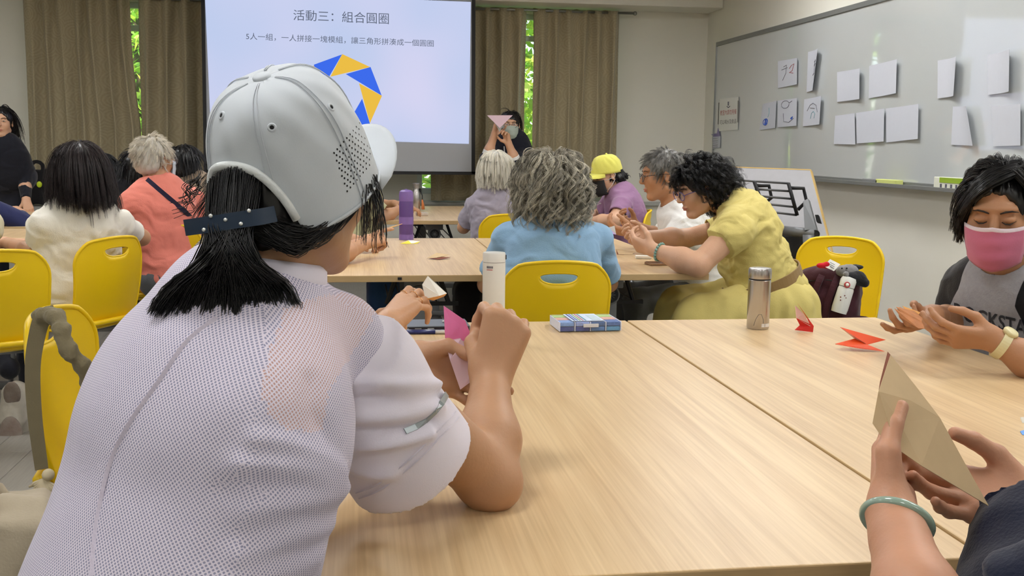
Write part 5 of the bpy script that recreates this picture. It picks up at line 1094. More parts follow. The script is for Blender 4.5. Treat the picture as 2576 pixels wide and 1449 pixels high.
vs = (np.array([v.co for v in p.shirt.data.vertices]), np.array([list(f_.vertices) for f_ in p.shirt.data.polygons])); ribbon(smooth_line(stick(vs, [(370, 452), (384, 464), (400, 478), (440, 512), (474, 542), (500, 565)], .004), 16), .022, unit(CAM-p.neck), .0015).obj('shoulder_strap', fabric('strap_dark_navy', (40, 36, 60)), p.e)

# people further back at the left
def back_person(label, hd, nk, sl, sr_, Y, face, shirt, hairm, hl=.1, seed=80, base=None, skinm=M_skB, pelz=.56, arms=True):
    n_ = at(*nk, Y); q = Person(label, n_*V3(1, 1, 0)); f = unit(np.asarray(face)*V3(1, 1, 0)); q.torso(n_, V3(n_[0], n_[1], pelz), at(*sl, Y), at(*sr_, Y)); q.headneck(at(*hd, Y), face)
    for sg, s_ in ((-1, q.shL), (1, q.shR)):
        el_ = s_+f*.10-V3(0, 0, .22); wr_ = el_+f*.2+V3(0, 0, .02)-q.TR[:, 0]*sg*.08; q.arm(sg, el_, wr_, sleeve=1.8 if arms else .6); hand(q.b, wr_, f, V3(0, 0, -1), sg > 0)
    q.build(skinm, shirt, vox=.008, cvox=.009); hairs(q, hairm, dict(shell=(.084, .103, .088), extra=(((0, -.035, -.045), (.08, .065, .07)),), facez=.045, earcut=False, vox=.007), [dict(N=160, ch=6, length=hl, seed=seed, shell=(.086, .105, .09), lift=.01, M=9, rad=.0014)])
    return q
q = back_person('dark haired person in a taupe shirt behind the salmon shirt', (462, 412), (478, 447), (430, 478), (545, 472), 7.0, (-.3, .95, -.1), fabric('shirt_taupe', (150, 132, 112)), M_hair, .12, 81); seat_legs(q, (0, 1, 0))
q = back_person('person dressed all in black before the curtain, behind white hair', (346, 428), (344, 458), (308, 492), (384, 492), 7.2, (.2, .98, -.1), fabric('hoodie_black', (20, 20, 26)), M_hair, .1, 82); seat_legs(q, (0, 1, 0))
q = back_person('person in dark brown half hidden behind the long dark hair', (256, 432), (252, 466), (222, 505), (284, 500), 7.3, (-.3, .95, -.1), fabric('shirt_dark_brown', (52, 36, 34)), M_hair, .12, 83); seat_legs(q, (0, 1, 0))
# standing at the left
p = Person('woman standing in a black top at the left edge, hand on the table', V3(-2.5, 8.25, 0))
p.torso(at(6, 374, 8.2), V3(-2.54, 8.28, .98), at(44, 392, 8.22), at(-36, 392, 8.22), chest=(.155, .11, .2), waist=(.145, .11, .17), hip=(.165, .13, .13), shr=.05); p.headneck(at(3, 308, 8.18), (.16, -.98, .03), sc=.95)
wr = at(66, 506, 8.08); p.arm(-1, at(62, 452, 8.22), wr, sleeve=1.9, sr=.052, er=.048); hand(p.b, wr, V3(.35, -.6, -.7), V3(0, 0, -1), False); wr = at(-60, 506, 8.08); p.arm(1, at(-62, 452, 8.22), wr, sleeve=1.9, sr=.052); hand(p.b, wr, V3(0, -.7, -.6), V3(0, 0, -1), True)
p.build(M_skA, fabric('top_black', (20, 22, 32)), wr=.004, vox=.005, cvox=.007); p.legs(V3(-2.64, 8.3, .5), V3(-2.64, 8.32, 0), V3(-2.44, 8.3, .5), V3(-2.44, 8.32, 0), M_trd, shoe=M_shd); p.eyes(); p.lips()
MB().tube([p.neck+p.TR @ V3(.062*math.sin(a), .062*math.cos(a)+.012, .0+.03*math.cos(a)*-1+.01) for a in np.linspace(-1.6, 1.6, 15)], .003, 6).obj('necklace', mat('pearl', (214, 210, 200), .3), p.e, smooth=True)
hairs(p, M_hair, dict(shell=(.081, .1, .087), extra=(((0, -.05, -.06), (.08, .045, .09)),), facez=.065, earcut=False), [dict(N=180, ch=6, length=.26, seed=91, shell=(.082, .102, .09), lift=.006, M=12, rad=.0012, ymax=.035, part=(0, .06, .13))])
# navy sleeve and forearms at the left edge
p = Person('person in a navy long sleeve cut by the left edge, elbow on the table', V3(-2.85, 6.85, 0))
p.torso(at(-110, 440, 6.85), V3(-2.9, 6.85, .58), at(-70, 500, 7.05), at(-60, 510, 6.65), chest=(.17, .12, .2)); p.headneck(at(-120, 385, 6.85), (.9, .3, -.2)); wr = V3(-2.24, 7.05, .80); p.arm(1, at(56, 560, 6.72), at(52, 536, 6.98), sleeve=1.55, sr=.068, er=.062); hand(p.b, at(52, 536, 6.98), V3(-.7, .5, .3), V3(0, .3, -1), True); p.arm(-1, V3(-2.5, 7.15, .80), wr, sleeve=1.7, sr=.06); hand(p.b, wr, V3(.9, -.2, .1), V3(0, 0, -1), False)
p.build(M_skA, fabric('sweater_navy', (38, 44, 84)), vox=.006, cvox=.007); seat_legs(p, (1, 0, 0), reach=.3); hairs(p, M_hair, dict(shell=(.084, .103, .088), vox=.007), [dict(N=90, ch=5, length=.08, seed=95, rad=.0014, M=8)])
p = Person('person in cream at the left edge with forearms on the table and a watch', V3(-1.78, 4.75, 0))
p.torso(at(-95, 500, 4.8), V3(-1.80, 4.72, .58), at(-165, 565, 4.88), at(-30, 568, 4.82), chest=(.16, .12, .2)); p.headneck(at(-100, 425, 4.82), (.2, .95, -.2)); wr = at(12, 610, 5.35); p.arm(-1, at(-120, 622, 5.2), wr, sleeve=.7); hand(p.b, wr, V3(.95, .1, .05), V3(0, 0, -1), False, sc=1.05); wr2 = at(-8, 640, 4.98); e2 = at(-75, 655, 4.85); p.arm(1, e2, wr2, sleeve=.7); hand(p.b, wr2, V3(.9, .4, .1), V3(0, 0, -1), True, curl=(35, 40, 25))
p.build(M_skA, fabric('shirt_cream', (226, 220, 190)), vox=.006, cvox=.008); p.legs(V3(-1.9, 5.1, .5), V3(-1.9, 5.12, 0), V3(-1.68, 5.05, .48), at(22, 955, 4.80), M_trd); hairs(p, M_hair, dict(shell=(.084, .103, .088), vox=.007), [dict(N=90, ch=5, length=.08, seed=97, rad=.0014, M=8)])
d = unit(wr2-e2); c = wr2-d*.015; u = unit(np.cross(d, V3(0, 0, 1))); v = np.cross(d, u); ribbon([c+.033*(u*math.cos(a)+v*math.sin(a)) for a in np.linspace(0, 2*math.pi, 25)], .02, [u*math.cos(a)+v*math.sin(a) for a in np.linspace(0, 2*math.pi, 25)], .003).obj('watch', M_blk, p.e)

# floral shirt at the far table, purple shirt at the middle table
p = Person('woman in a pale floral shirt with an earring, behind the white cap', V3(.0, 7.4, 0))
p.torso(at(922, 474, 7.42), V3(-.02, 7.4, .57), at(912, 502, 7.62), at(926, 508, 7.22), chest=(.175, .125, .2), waist=(.18, .14, .17), shr=.058); p.headneck(at(930, 424, 7.42), (.92, .35, -.15)); wr = at(1012, 524, 7.38); p.arm(1, at(962, 548, 7.22), wr, sleeve=.72, sr=.075, er=.08); hand(p.b, wr, V3(.9, .3, 0), V3(0, .2, -1), True); wr = at(990, 512, 7.62); p.arm(-1, at(955, 520, 7.7), wr, sleeve=.7, sr=.07); hand(p.b, wr, V3(.9, -.2, 0), V3(0, 0, -1), False)
p.build(M_skB, fabric('shirt_floral_cream', (206, 200, 158), rgb2=(150, 146, 110), scale=22), vox=.006, cvox=.007); seat_legs(p, (1, 0, 0), M_tro); p.eyes(); p.lips(); p.glasses(mat('frame_tan', (150, 110, 60), .3)); MB().ball(p.X(.088, -.01, -.045), .007).obj('earring', mat('earring_silver', (210, 210, 205), .15, .9), p.e, smooth=True)
hairs(p, mat('hair_brown', (60, 40, 30), .4, var=.3, scale=50, tint=True), dict(shell=(.084, .103, .09), extra=(((0, -.05, -.03), (.075, .06, .06)),), facez=.06), [dict(N=160, ch=6, length=.07, seed=101, rad=.0012, M=8, shell=(.086, .105, .092), face=.055)])
p = Person('person in a purple shirt pointing across the middle table', V3(-.5, 4.95, 0))
p.torso(at(690, 560, 5.0), V3(-.46, 4.95, .58), at(735, 600, 5.25), at(740, 622, 4.8), chest=(.17, .12, .2), shr=.055); p.headneck(at(690, 500, 5.0), (.85, .5, -.25)); el = at(842, 664, 4.52); el[2] = max(el[2], .782); wr = at(918, 612, 4.78); p.arm(1, el, wr, sleeve=.5, fat=1.1)
hand(p.b, wr, V3(.75, .35, .25), V3(.0, .75, -.65), True, curl=(65, 70, 40), curls={'i': (12, 12, 8)}, sc=1.08); wr2 = at(885, 602, 5.1); p.arm(-1, at(820, 612, 5.25), wr2, sleeve=1.55, sr=.06); hand(p.b, wr2, V3(.9, -.2, 0), V3(0, -.2, -1), False, curl=(40, 40, 30))
p.build(M_skB, fabric('shirt_purple', (128, 66, 150)), vox=.0045, cvox=.007); seat_legs(p, (1, 0, 0), reach=.33); hairs(p, M_hair, dict(shell=(.084, .103, .088), vox=.007), [dict(N=90, ch=5, length=.08, seed=105, rad=.0014, M=8)])

# ------------------------------------------------------------------ the three people nearest the camera
def nails(p, tips, back, m, sc=1.0, which='imrpt'):
    for q in which:
        a, b_ = tips[q][-2], tips[q][-1]; d = unit(b_-a); n = unit(back-d*np.dot(back, d)); c = b_-d*.003*sc+n*.0062*sc; R = np.array([np.cross(d, n), d, n]).T
        k = MB(); k.ball(c, (.0050*sc, .0062*sc, .0016*sc), R, 10, 6); k.obj('fingernail', m, p.e, smooth=True)
M_nail = mat('fingernail', (214, 160, 142), .3, var=.03)
def ring(p, tips, q, t, m, r=.0095): a, b_ = tips[q][0], tips[q][1]; c = lerp(a, b_, t); d = unit(b_-a); u = unit(np.cross(d, V3(.3, .5, .8))); v = np.cross(d, u); MB().tube([c+r*(u*math.cos(x)+v*math.sin(x)) for x in np.linspace(0, 2*math.pi, 25)], .0011, 6, False).obj('ring', m, p.e, smooth=True)
# striped shirt behind the white cap: her right hand shows
p = Person('person in a striped shirt with rings, hidden behind the white cap', V3(-.40, 2.45, 0)); nk = at(640, 610, 2.42)
p.torso(nk, V3(-.44, 2.5, .56), at(560, 690, 2.62), at(600, 690, 2.25), chest=(.165, .12, .19), shr=.055); p.headneck(at(672, 520, 2.44), (.85, .5, -.2), sc=.98)
wr = at(975, 815, 2.28); el = at(850, 905, 2.2); p.arm(1, el, wr, sleeve=.6, r=1.0); fdir = at(1052, 735, 2.36)-wr
tp_ = hand(p.b, wr, fdir, V3(.55, .75, -.25), True, curl=(16, 42, 28), curls={'i': (8, 40, 30), 'p': (40, 52, 35), 'r': (28, 50, 32)}, thumb=((.55, .55, .55), (.75, .1, .6), (.85, .0, .3)), sc=1.04)
wr2 = at(900, 860, 2.55); p.arm(-1, at(800, 850, 2.7), wr2, sleeve=.6); hand(p.b, wr2, V3(.9, -.2, .1), V3(0, -.5, .5), False, curl=(45, 45, 25))
p.build(M_skB, None, vox=.0035, cvox=.006)
def stripe_mat():
    m = mat('shirt_brown_stripes', (60, 52, 46), .85, var=.05); N, L = m.node_tree.nodes, m.node_tree.links; tc = N.new('ShaderNodeTexCoord'); w = N.new('ShaderNodeTexWave'); w.inputs['Scale'].default_value = 42; w.inputs['Distortion'].default_value = 2.5; w.inputs['Detail'].default_value = 0; w.bands_direction = 'DIAGONAL'; L.new(tc.outputs['Object'], w.inputs[0]); r = N.new('ShaderNodeValToRGB'); r.color_ramp.elements[0].color = (*lin((52, 44, 40)), 1); r.color_ramp.elements[0].position = .55; r.color_ramp.elements[1].color = (*lin((196, 184, 160)), 1); r.color_ramp.elements[1].position = .7; L.new(w.outputs[0], r.inputs[0]); L.new(r.outputs[0], N['Principled BSDF'].inputs['Base Color']); return m
p.shirt.data.materials.append(stripe_mat()); seat_legs(p, (1, 0, 0), reach=.3)
M_gold = mat('ring_gold', (212, 160, 110), .2, .9); ring(p, tp_, 'i', .45, M_gold, .0098); ring(p, tp_, 'm', .55, M_gold, .0098); ring(p, tp_, 'r', .5, M_gold, .0094)
hairs(p, M_hair, dict(shell=(.084, .103, .088), extra=(((0, -.06, -.05), (.07, .06, .08)),)), [dict(N=120, ch=6, length=.10, seed=111, rad=.0010, M=10)])
g = np.random.default_rng(8); PW = []
for i in range(18): # curling ends left of the tail
    a = at(500+8*g.random(), 430+60*g.random(), 2.3); x = 470+g.normal()*9; y = 470+g.random()*55; PW.append(smooth_line([a, at(485+g.normal()*6, y-25, 2.28), at(x, y-8, 2.27), at(x+12, y+8+g.random()*10, 2.27), at(x-14+g.normal()*10, y+20+g.random()*14, 2.27)], 12))
p.part('hair_ends', strands(np.array(PW), np.linspace(.0013, .0006, 12)[None]*np.ones((18, 1))), M_hair)

nails(P1, hL, V3(.1, -1, .3), M_nail, 1.0, 't')
# pink mask
p = Person('woman in a pink face mask and grey lettered raglan shirt, at the right', V3(1.85, 2.7, 0))
p.torso(at(2530, 690, 2.58), V3(1.86, 2.72, .56), at(2660, 748, 2.46), at(2424, 728, 2.72), chest=(.165, .115, .2), waist=(.16, .12, .17), shr=.052); p.headneck(at(2514, 532, 2.50), (-.60, -.74, -.26), sc=1.06, mouth=False, neckr=.047)
el = at(2398, 815, 2.72); wr = at(2345, 792, 2.52); p.arm(1, el, wr, sleeve=.80, sr=.058, er=.062)
tR = hand(p.b, wr, V3(-.82, -.45, -.28), V3(.05, .35, .9), True, curl=(30, 40, 25), curls={'i': (15, 25, 15), 'p': (40, 45, 25)}, thumb=((.6, -.3, .75), (.75, -.45, .5), (.8, -.5, .2)), sc=.98)
el2 = at(2640, 935, 2.18); wr2 = at(2492, 850, 2.24); p.arm(-1, el2, wr2, sleeve=.75, sr=.058, er=.06)
tL = hand(p.b, wr2, V3(-.97, .12, .02), V3(.05, .72, .62), False, curl=(26, 30, 20), thumb=((.65, .45, .6), (.9, .2, .35), (.95, .0, .2)), sc=1.0)
V, Q = p.b.mesh(.0032); p.part('body', mesh('body', V, Q, True), M_skC)
M_heath = fabric('raglan_heather_grey', (158, 158, 164), var=.14, scale=120); M_blkf = fabric('raglan_black', (24, 24, 28))
V, Q = p.c.mesh(.005, lambda V, N: .004*fbm(V*V3(12, 12, 16), 5, 3)); cen = V[Q].mean(1); mi = np.zeros(len(Q), int); ax = p.TR[:, 0]
lat = (V-p.neck) @ ax; hgt = (V-p.neck) @ p.TR[:, 2]; mk = np.abs(lat)-(.082+np.clip(-hgt-.02, 0, .2)*.45)
sh = p.part('shirt', set_mask(mesh('shirt', V, Q, True), mk), two_tone('raglan_two_tone', (158, 158, 164), (24, 24, 28), var=.14, scale=120))
nr = lerp(p.neck, p.X(0, -.02, -.05), -.02); MB().tube([nr+p.TR @ V3(.078*math.sin(a), .075*math.cos(a)+.012, -.034*math.cos(a)-.004) for a in np.linspace(0, 2*math.pi, 41)], .0085, 8, False, flat=(p.TR[:, 2], 1.3)).obj('neck_rib', M_blkf, sh, smooth=True)
M_let = mat('print_charcoal', (44, 46, 54), .7)
uv, Fc, _ = text2d('ROCKSTAR', .02); px = np.stack([2402+uv[:, 0]*205+0*uv[:, 1], 800+uv[:, 0]*42-uv[:, 1]*40+8*np.sin(uv[:, 0]*2)], 1); T = np.array(stick((V, Q), [tuple(q) for q in px], .0025)); link('lettering', mesh('lettering', T, Fc), M_let, sh)
p.eyes(look=(0, 1, -1), closed=True); p.mask(fabric('mask_rose', (198, 112, 142), bump=.1), edge=fabric('mask_edge_pale', (222, 206, 214)))
hairs(p, M_hair, dict(shell=(.081, .100, .088), extra=(((0, -.04, -.02), (.08, .06, .06)),), facez=.066, earcut=False, vox=.004), [dict(N=330, ch=10, length=.10, seed=121, shell=(.085, .105, .093), lift=.005, M=12, rad=.0009, ymax=.035, part=(-.035, .06, .13), clump=.12)])
g = np.random.default_rng(6); PW = []      # fringe swept from the parting across the forehead
for i in range(90):   # the other side of the parting
    t = g.random(); w_ = g.normal(size=3)*.003; PW.append(smooth_line([p.X(*(np.array([-.03-.01*t, .055-.06*t, .116+.004*t])+w_)), p.X(*(np.array([-.058, .062-.06*t, .088])+w_)), p.X(*(np.array([-.078, .058-.06*t, .045])+w_)), p.X(*(np.array([-.088, .035-.05*t, -.01])+w_)), p.X(*(np.array([-.086, .015-.05*t, -.055])+w_))], 13))
for i in range(240):
    t = g.random(); k_ = g.random(); w_ = g.normal(size=3)*.003; PW.append(smooth_line([p.X(*(np.array([-.045+.05*t, .052+.02*t-.07*k_, .112-.012*t+.012*k_])+w_)), p.X(*(np.array([.0+.03*t, .088-.08*k_, .098-.02*t+.024*k_])+w_)), p.X(*(np.array([.045+.015*t, .088-.012*t-.07*k_, .062-.03*t+.03*k_])+w_)), p.X(*(np.array([.078+.008*k_, .058-.03*t-.05*k_, .015-.05*t+.01*k_])+w_*1.5)), p.X(*(np.array([.086+.004*k_, .04-.035*t-.04*k_, -.03-.05*t])+w_*2))], 13))
PW = children(np.array(PW), 8, .004, .004, 5, .0006); p.part('fringe', strands(PW, np.linspace(.0009, .0004, 13)[None]*np.ones((len(PW), 1))), M_hair)
seat_legs(p, (-1, -.1, 0), M_trd, reach=.33)
d = unit(wr2-el2); c = wr2-d*.028; u = unit(np.cross(d, V3(0, 0, 1))); v = np.cross(d, u); M_wat = mat('watch_resin_ivory', (216, 206, 160), .45); wt = empty('watch', c); adopt(wt, p.e)
ribbon([c+.0325*(u*math.cos(a)+v*math.sin(a)) for a in np.linspace(0, 2*math.pi, 33)], .02, [u*math.cos(a)+v*math.sin(a) for a in np.linspace(0, 2*math.pi, 33)], .0028).obj('band', M_wat, wt)
for k in range(10): a = -1.6+k*.34; q = c+.0352*(u*math.cos(a)+v*math.sin(a)); MB().tube([q-d*.009, q+d*.009], .0022, 6).obj('band_rib', M_wat, wt, smooth=True)
q = c-.036*v*1.0; b = MB(); b.lathe([(.0, -.006), (.017, -.006), (.018, .002), (.015, .006), (.0, .006)], c+.036*unit(-v*.8-u*.2), 20, unit(-v*.8-u*.2), False, False); b.obj('case', M_wat, wt, smooth=True)
chair(1.98, 2.73, 185, 'yellow plastic chair under the woman in the pink mask')
# navy sleeve, jade bangle, lower right
M_skN = skin('skin_rosy', (200, 148, 118)); p = Person('person in navy at the lower right, holding kraft paper, wearing a jade bangle', V3(.98, .55, 0))
p.torso(V3(1.0, .58, 1.12), V3(1.04, .5, .56), V3(.82, .66, 1.03), V3(1.16, .50, 1.03), chest=(.165, .115, .2)); p.headneck(V3(.98, .62, 1.27), (-.4, .9, -.3))
wr = at(2246, 1296, 1.02); el = at(2345, 1640, .86); p.arm(-1, el, wr, sleeve=.8); 
tl = hand(p.b, wr, V3(.42, .85, .30), V3(.72, -.50, .37), False, curl=(14, 18, 12), thumb=((.45, .75, .2), (.8, .38, .32), (.88, .18, .4)), sc=1.04)
wr2 = at(2600, 1265, 1.10); el2 = at(2640, 1600, .95); p.arm(1, el2, wr2, sleeve=1.84, sr=.085, er=.10)
tr = hand(p.b, wr2, V3(-.93, .18, .12), V3(-.15, -.62, .72), True, curl=(16, 22, 14), thumb=((.7, .6, .3), (.85, .2, .35), (.9, .0, .3)), sc=1.05)
V, Q = p.b.mesh(.0026, lo=(.35, .80, .60), hi=(.95, 1.35, 1.12)); V2, Q2 = p.b.mesh(.008, lo=(.6, .2, .5), hi=(1.4, .82, 1.45)); p.part('body', mesh('body', np.concatenate([V, V2]), np.concatenate([Q, Q2+len(V)]), True), M_skN)
V, Q = p.c.mesh(.007, lambda V, N: .006*fbm(V*11, 6, 3)); p.part('shirt', mesh('shirt', V, Q, True), fabric('sweater_dark_navy', (20, 26, 48)))
nails(p, tl, V3(-.9, .2, .2), M_nail, 1.0, 't'); 
hairs(p, M_hair, dict(shell=(.084, .103, .088), vox=.008), [dict(N=60, ch=5, length=.08, seed=131, rad=.0025, M=8)]); seat_legs(p, (-.3, .9, 0), reach=.2)
d = unit(wr-el); c = wr-d*.004+V3(.004, 0, -.004); ax_ = unit(d+V3(.2, -.35, .1)); u = unit(np.cross(ax_, V3(0, 0, 1))); v = np.cross(ax_, u); M_jb = mat('jade_bangle', (150, 172, 156), .15, var=.2, scale=25, spec=.6, coat=.4, sss=.1); MB().tube([c+.0345*(u*math.cos(a)+v*math.sin(a)) for a in np.linspace(0, 2*math.pi, 49)], .0052, 12, False).obj('bangle', M_jb, p.e, smooth=True)

# ------------------------------------------------------------------ things on the tables
def bottle(name, base, prof, m, label, cat='bottle', n=40, parts=()):
    e = empty(name, base, label, cat); MB().lathe(prof, base, n).obj('body', m, e, angle=35)
    for nm, pr, mm in parts: MB().lathe(pr, base, n).obj(nm, mm, e, angle=35)
    return e
def brushed():
    m = mat('brushed_steel', (190, 186, 184), .27, .95, var=.04, scale=60, stretch=(40, 40, .5)); return m
bs = atz(1906, 826); bs[2] = .7402; st_ = bottle('steel_bottle', bs, [(.030, 0), (.032, .004), (.032, .142), (.031, .143)], brushed(), 'brushed steel tumbler standing on the right foreground table', 'bottle', parts=[('seal_band', [(.0312, .143), (.0312, .147)], M_blk), ('lid', [(.0325, .147), (.033, .150), (.033, .172), (.031, .1765), (.026, .1775), (.0, .1775)], brushed())])
for k, (a, w_) in enumerate(((-.05, .012), (.28, .012), (.55, .012))): MB().box(bs+V3(.0323*math.sin(a+.15), -.0323*math.cos(a+.15), .013), (.0045, .0006, .0045), rot((0, 0, 1), a+.15)).obj('printed_mark', mat('print_pale', (220, 216, 210), .5), st_)
MB().tube([bs+V3(.0324*math.sin(a), -.0324*math.cos(a), z) for a, z in ((-.75, .012), (-.6, .03), (-.35, .045), (-.1, .046), (.1, .03), (.12, .02))], .0006, 5).obj('skyline_print', mat('print_grey', (96, 90, 88), .5), st_)
bw = atz(1241, 852); bw[2] = .7402; M_wht = mat('enamel_white', (222, 222, 218), .3, var=.02); wb_ = bottle('white_bottle', bw, [(.029, 0), (.0305, .004), (.0305, .208)], M_wht, 'slim white thermos bottle behind the raised fist', parts=[('lid', [(.0305, .2095), (.0305, .231), (.029, .2345), (.0, .236)], M_wht), ('lid_groove', [(.0298, .2075), (.0298, .21)], mat('groove_grey', (130, 130, 130), .5))])
for k in range(5): a = -.75+k*.12; MB().box(bw+V3(.0307*math.sin(a), -.0307*math.cos(a), .197), (.0013, .0005, .003), rot((0, 0, 1), a)).obj('printed_mark', M_ink, wb_)
MB().tube([bw+V3(.0308*math.sin(a), -.0308*math.cos(a), .19) for a in np.linspace(-.8, -.25, 6)], .0009, 5).obj('red_underline', M_inkr, wb_); MB().box(bw+V3(.0315, -.004, .222), (.001, .003, .006)).obj('lid_catch', M_blk, wb_)
bp_ = atz(1022, 603); bp_[2] = .7402; M_pur = mat('flask_purple', (92, 66, 128), .35, var=.05); M_pul = mat('flask_lilac', (124, 98, 164), .4)
bottle('purple_flask', bp_, [(.036, 0), (.0385, .004), (.0385, .085)], M_pur, 'tall purple flask on the middle table', parts=[('grip_band', [(.0395, .085), (.0395, .125)], M_pul), ('upper_body', [(.0385, .125), (.0385, .205), (.037, .21)], M_pur), ('base_band', [(.0395, .001), (.0395, .03)], M_pul), ('lid', [(.038, .21), (.039, .214), (.039, .245), (.036, .262), (.025, .270), (.0, .272)], M_pul), ('lid_button', [(.0, .268), (.012, .272), (.0, .276)], M_pul)])
bf = atz(1047, 531); bf[2] = .7402; sf = bottle('small_steel_flask', bf, [(.031, 0), (.033, .004), (.033, .14), (.022, .165), (.022, .18)], brushed(), 'small steel flask with an orange tassel on the far table', parts=[('cap', [(.026, .178), (.026, .2), (.029, .202), (.029, .215), (.0, .218)], brushed())])
MB().tube([bf+V3(.03, -.01, .17), bf+V3(.045, -.02, .12), bf+V3(.045, -.022, .09)], .004, 6).obj('cord', M_blk, sf); MB().tube([bf+V3(.045, -.024, .09), bf+V3(.05, -.03, .05), bf+V3(.052, -.03, .015)], [.005, .011, .013], 8).obj('tassel', mat('tassel_orange', (196, 116, 62), .8), sf, smooth=True)
sb = atz(1062, 543); MB().box(sb+V3(0, .03, .012), (.04, .03, .0115), rot((0, 0, 1), .2), .003).obj('snack_tin', mat('tin_mixed', (190, 120, 90), .4, rgb2=(200, 214, 206), scale=14), label='small printed tin lying by the steel flask', cat='tin')
# bead box
a = atz(1408, 837); c = atz(1563, 834); dx = unit((c-a)*V3(1, 1, 0)); dy = V3(-dx[1], dx[0], 0); wid = np.linalg.norm(c-a); dep = .135; hb = .030; o0 = a*V3(1, 1, 0)+V3(0, 0, .7405); R = np.array([dx, dy, V3(0, 0, 1)]).T; BX = lambda x, y, z: o0+dx*x*wid+dy*y*dep+V3(0, 0, z*hb)
e = empty('bead_box', BX(.5, .5, 0), 'clear compartment box of coloured beads on the foreground table', 'box'); M_clr = mat('clear_plastic', (222, 228, 244), .10, alpha=.12, spec=.6, var=0)
b = MB(); b.box(BX(.5, .5, .5), (wid/2, dep/2, hb/2), R, .004); b.obj('case', M_clr, e)
pal = [(46, 62, 140), (52, 66, 150), (60, 120, 190), (70, 150, 200), (120, 160, 220), (150, 170, 226), (44, 92, 150), (52, 100, 170), (220, 110, 120), (226, 140, 110), (150, 200, 110), (110, 180, 130), (200, 120, 170), (236, 170, 150), (90, 110, 170), (160, 120, 190), (210, 90, 90), (130, 200, 150), (180, 214, 120), (230, 190, 170)]
k = 0
for zi in (0, 1):
    for i in range(4):
        for j in range(3):
            cl_ = pal[(i//1+zi*4) % 8] if j == 0 else pal[8+(k*5+i) % 12]; k += 1
            MB().box(BX((i+.5)/4, (j+.5)/3, .27+zi*.46), (wid/8-.003, dep/6-.003, hb*.20), R, .002).obj('bead_compartment', mat('beads_%d_%d_%d' % cl_, cl_, .4, var=.3, scale=220, bump=.6, bscale=260), e)
for i in range(5): MB().box(BX(min(.995, max(.005, i/4)), .5, .5), (.0012, dep/2-.002, hb/2-.002), R).obj('divider', mat('divider_white', (214, 220, 240), .4), e)
MB().box(BX(.5, -.01, .62), (.022, .003, .005), R, .001).obj('latch', mat('latch_clear', (206, 208, 214), .2), e)
lb = MB().box(BX(.47, .5, 1.02), (wid*.26, dep*.44, .0006), R).obj('label_sheet', mat('label_paper', (206, 220, 240), .5), e)
for i, cl_ in enumerate(((70, 80, 150), (96, 120, 190), (150, 170, 90), (190, 110, 120), (90, 150, 170))): MB().box(BX(.255+i*.045, .5, 1.05), (wid*.012, dep*.40, .0004), R).obj('label_stripe', mat('stripe_%d' % i, cl_, .5), lb)
MB().box(BX(.62, .45, 1.05), (wid*.07, dep*.3, .0004), R).obj('label_picture', mat('label_grey', (186, 206, 216), .5, var=.2, scale=90), lb)
# tablet and pens beside the striped person
ta = atz(1100, 842); e = empty('tablet', ta, 'dark tablet computer on the table edge behind the sleeve', 'tablet'); R = rot((0, 0, 1), .03)
MB().box(V3(.16, 2.955, .7485), (.15, .06, .008), R, .003).obj('body', mat('tablet_grey', (112, 120, 126), .35, .3), e); MB().box(V3(.16, 2.895, .7485), (.148, .0015, .006), R).obj('edge', mat('tablet_edge', (48, 44, 48), .4), e)
for i in range(3): MB().box(V3(.13+i*.035, 2.892, .750), (.009, .001, .0012)).obj('port', mat('port_silver', (180, 180, 180), .4), e)
MB().tube([V3(.26+.022*math.cos(t), 2.96+.016*math.sin(t), .759) for t in np.linspace(0, 6.28, 21)], .0018, 6).obj('lens_ring', mat('port_silver', (180, 180, 180), .4), e)
for i, (y, m, lab) in enumerate(((2.862, mat('pen_blue', (24, 34, 96), .3), 'dark blue pen nearest the pink paper'), (2.875, mat('pen_navy', (20, 24, 60), .3), 'navy pen lying against the tablet'))):
    q = empty('pen', V3(.2, y, .7455), lab, 'pen'); MB().tube([V3(.09, y+.004, .7460), V3(.21, y, .7460)], .0058, 10).obj('barrel', m, q, smooth=True); MB().tube([V3(.21, y, .7460), V3(.255, y-.002, .7460), V3(.262, y-.002, .7460)], [.0052, .0045, .001], 10).obj('tip', mat('pen_white', (214, 210, 206), .4) if i == 0 else m, q, smooth=True)
# folded paper
def origami(label, tris, m, name='origami', thick=.0007, m2=None):
    """tris: list of (points, material index)"""
    b = MB()
    for t in tris:
        b.m = t[1] if len(t) > 1 and isinstance(t[1], int) else 0; P = t[0]; b.sheet(P, thick)
    o = b.obj(name, [m]+([m2] if m2 else [])); c = np.min(np.array(b.v), 0); set_origin(o, np.array(b.v).mean(0)*V3(1, 1, 0)+V3(0, 0, c[2])); return setp(o, label, 'origami', None)
Z = lambda x, y, dz=0: atz(x, y, .7408+dz)
def up(x, y, Yb): p = at(x, y, Yb); p[2] = max(p[2], .7412); return p
M_red = mat('paper_red', (226, 52, 44), .6, var=.04, transl=.15); M_pink = mat('paper_pale_pink', (236, 190, 176), .6, var=.03, transl=.2); M_or = mat('paper_orange', (244, 86, 22), .6, var=.04, transl=.15)
Yr = Z(2030, 836)[1]
origami('red folded origami piece standing up near the steel tumbler', [([up(2006, 763, Yr+.02), up(2047, 820, Yr), up(2045, 838, Yr), up(2030, 800, Yr+.01)],), ([up(2000, 768, Yr+.05), up(2003, 800, Yr+.03), up(2040, 822, Yr+.005), up(2022, 790, Yr+.02)], 1), ([up(1999, 830, Yr+.02), up(2012, 818, Yr+.03), up(2047, 820, Yr), up(2045, 838, Yr)],), ([up(2003, 800, Yr+.03), up(2012, 818, Yr+.03), up(2047, 820, Yr)],)], M_red, m2=M_pink)
Yo = Z(2150, 880)[1]
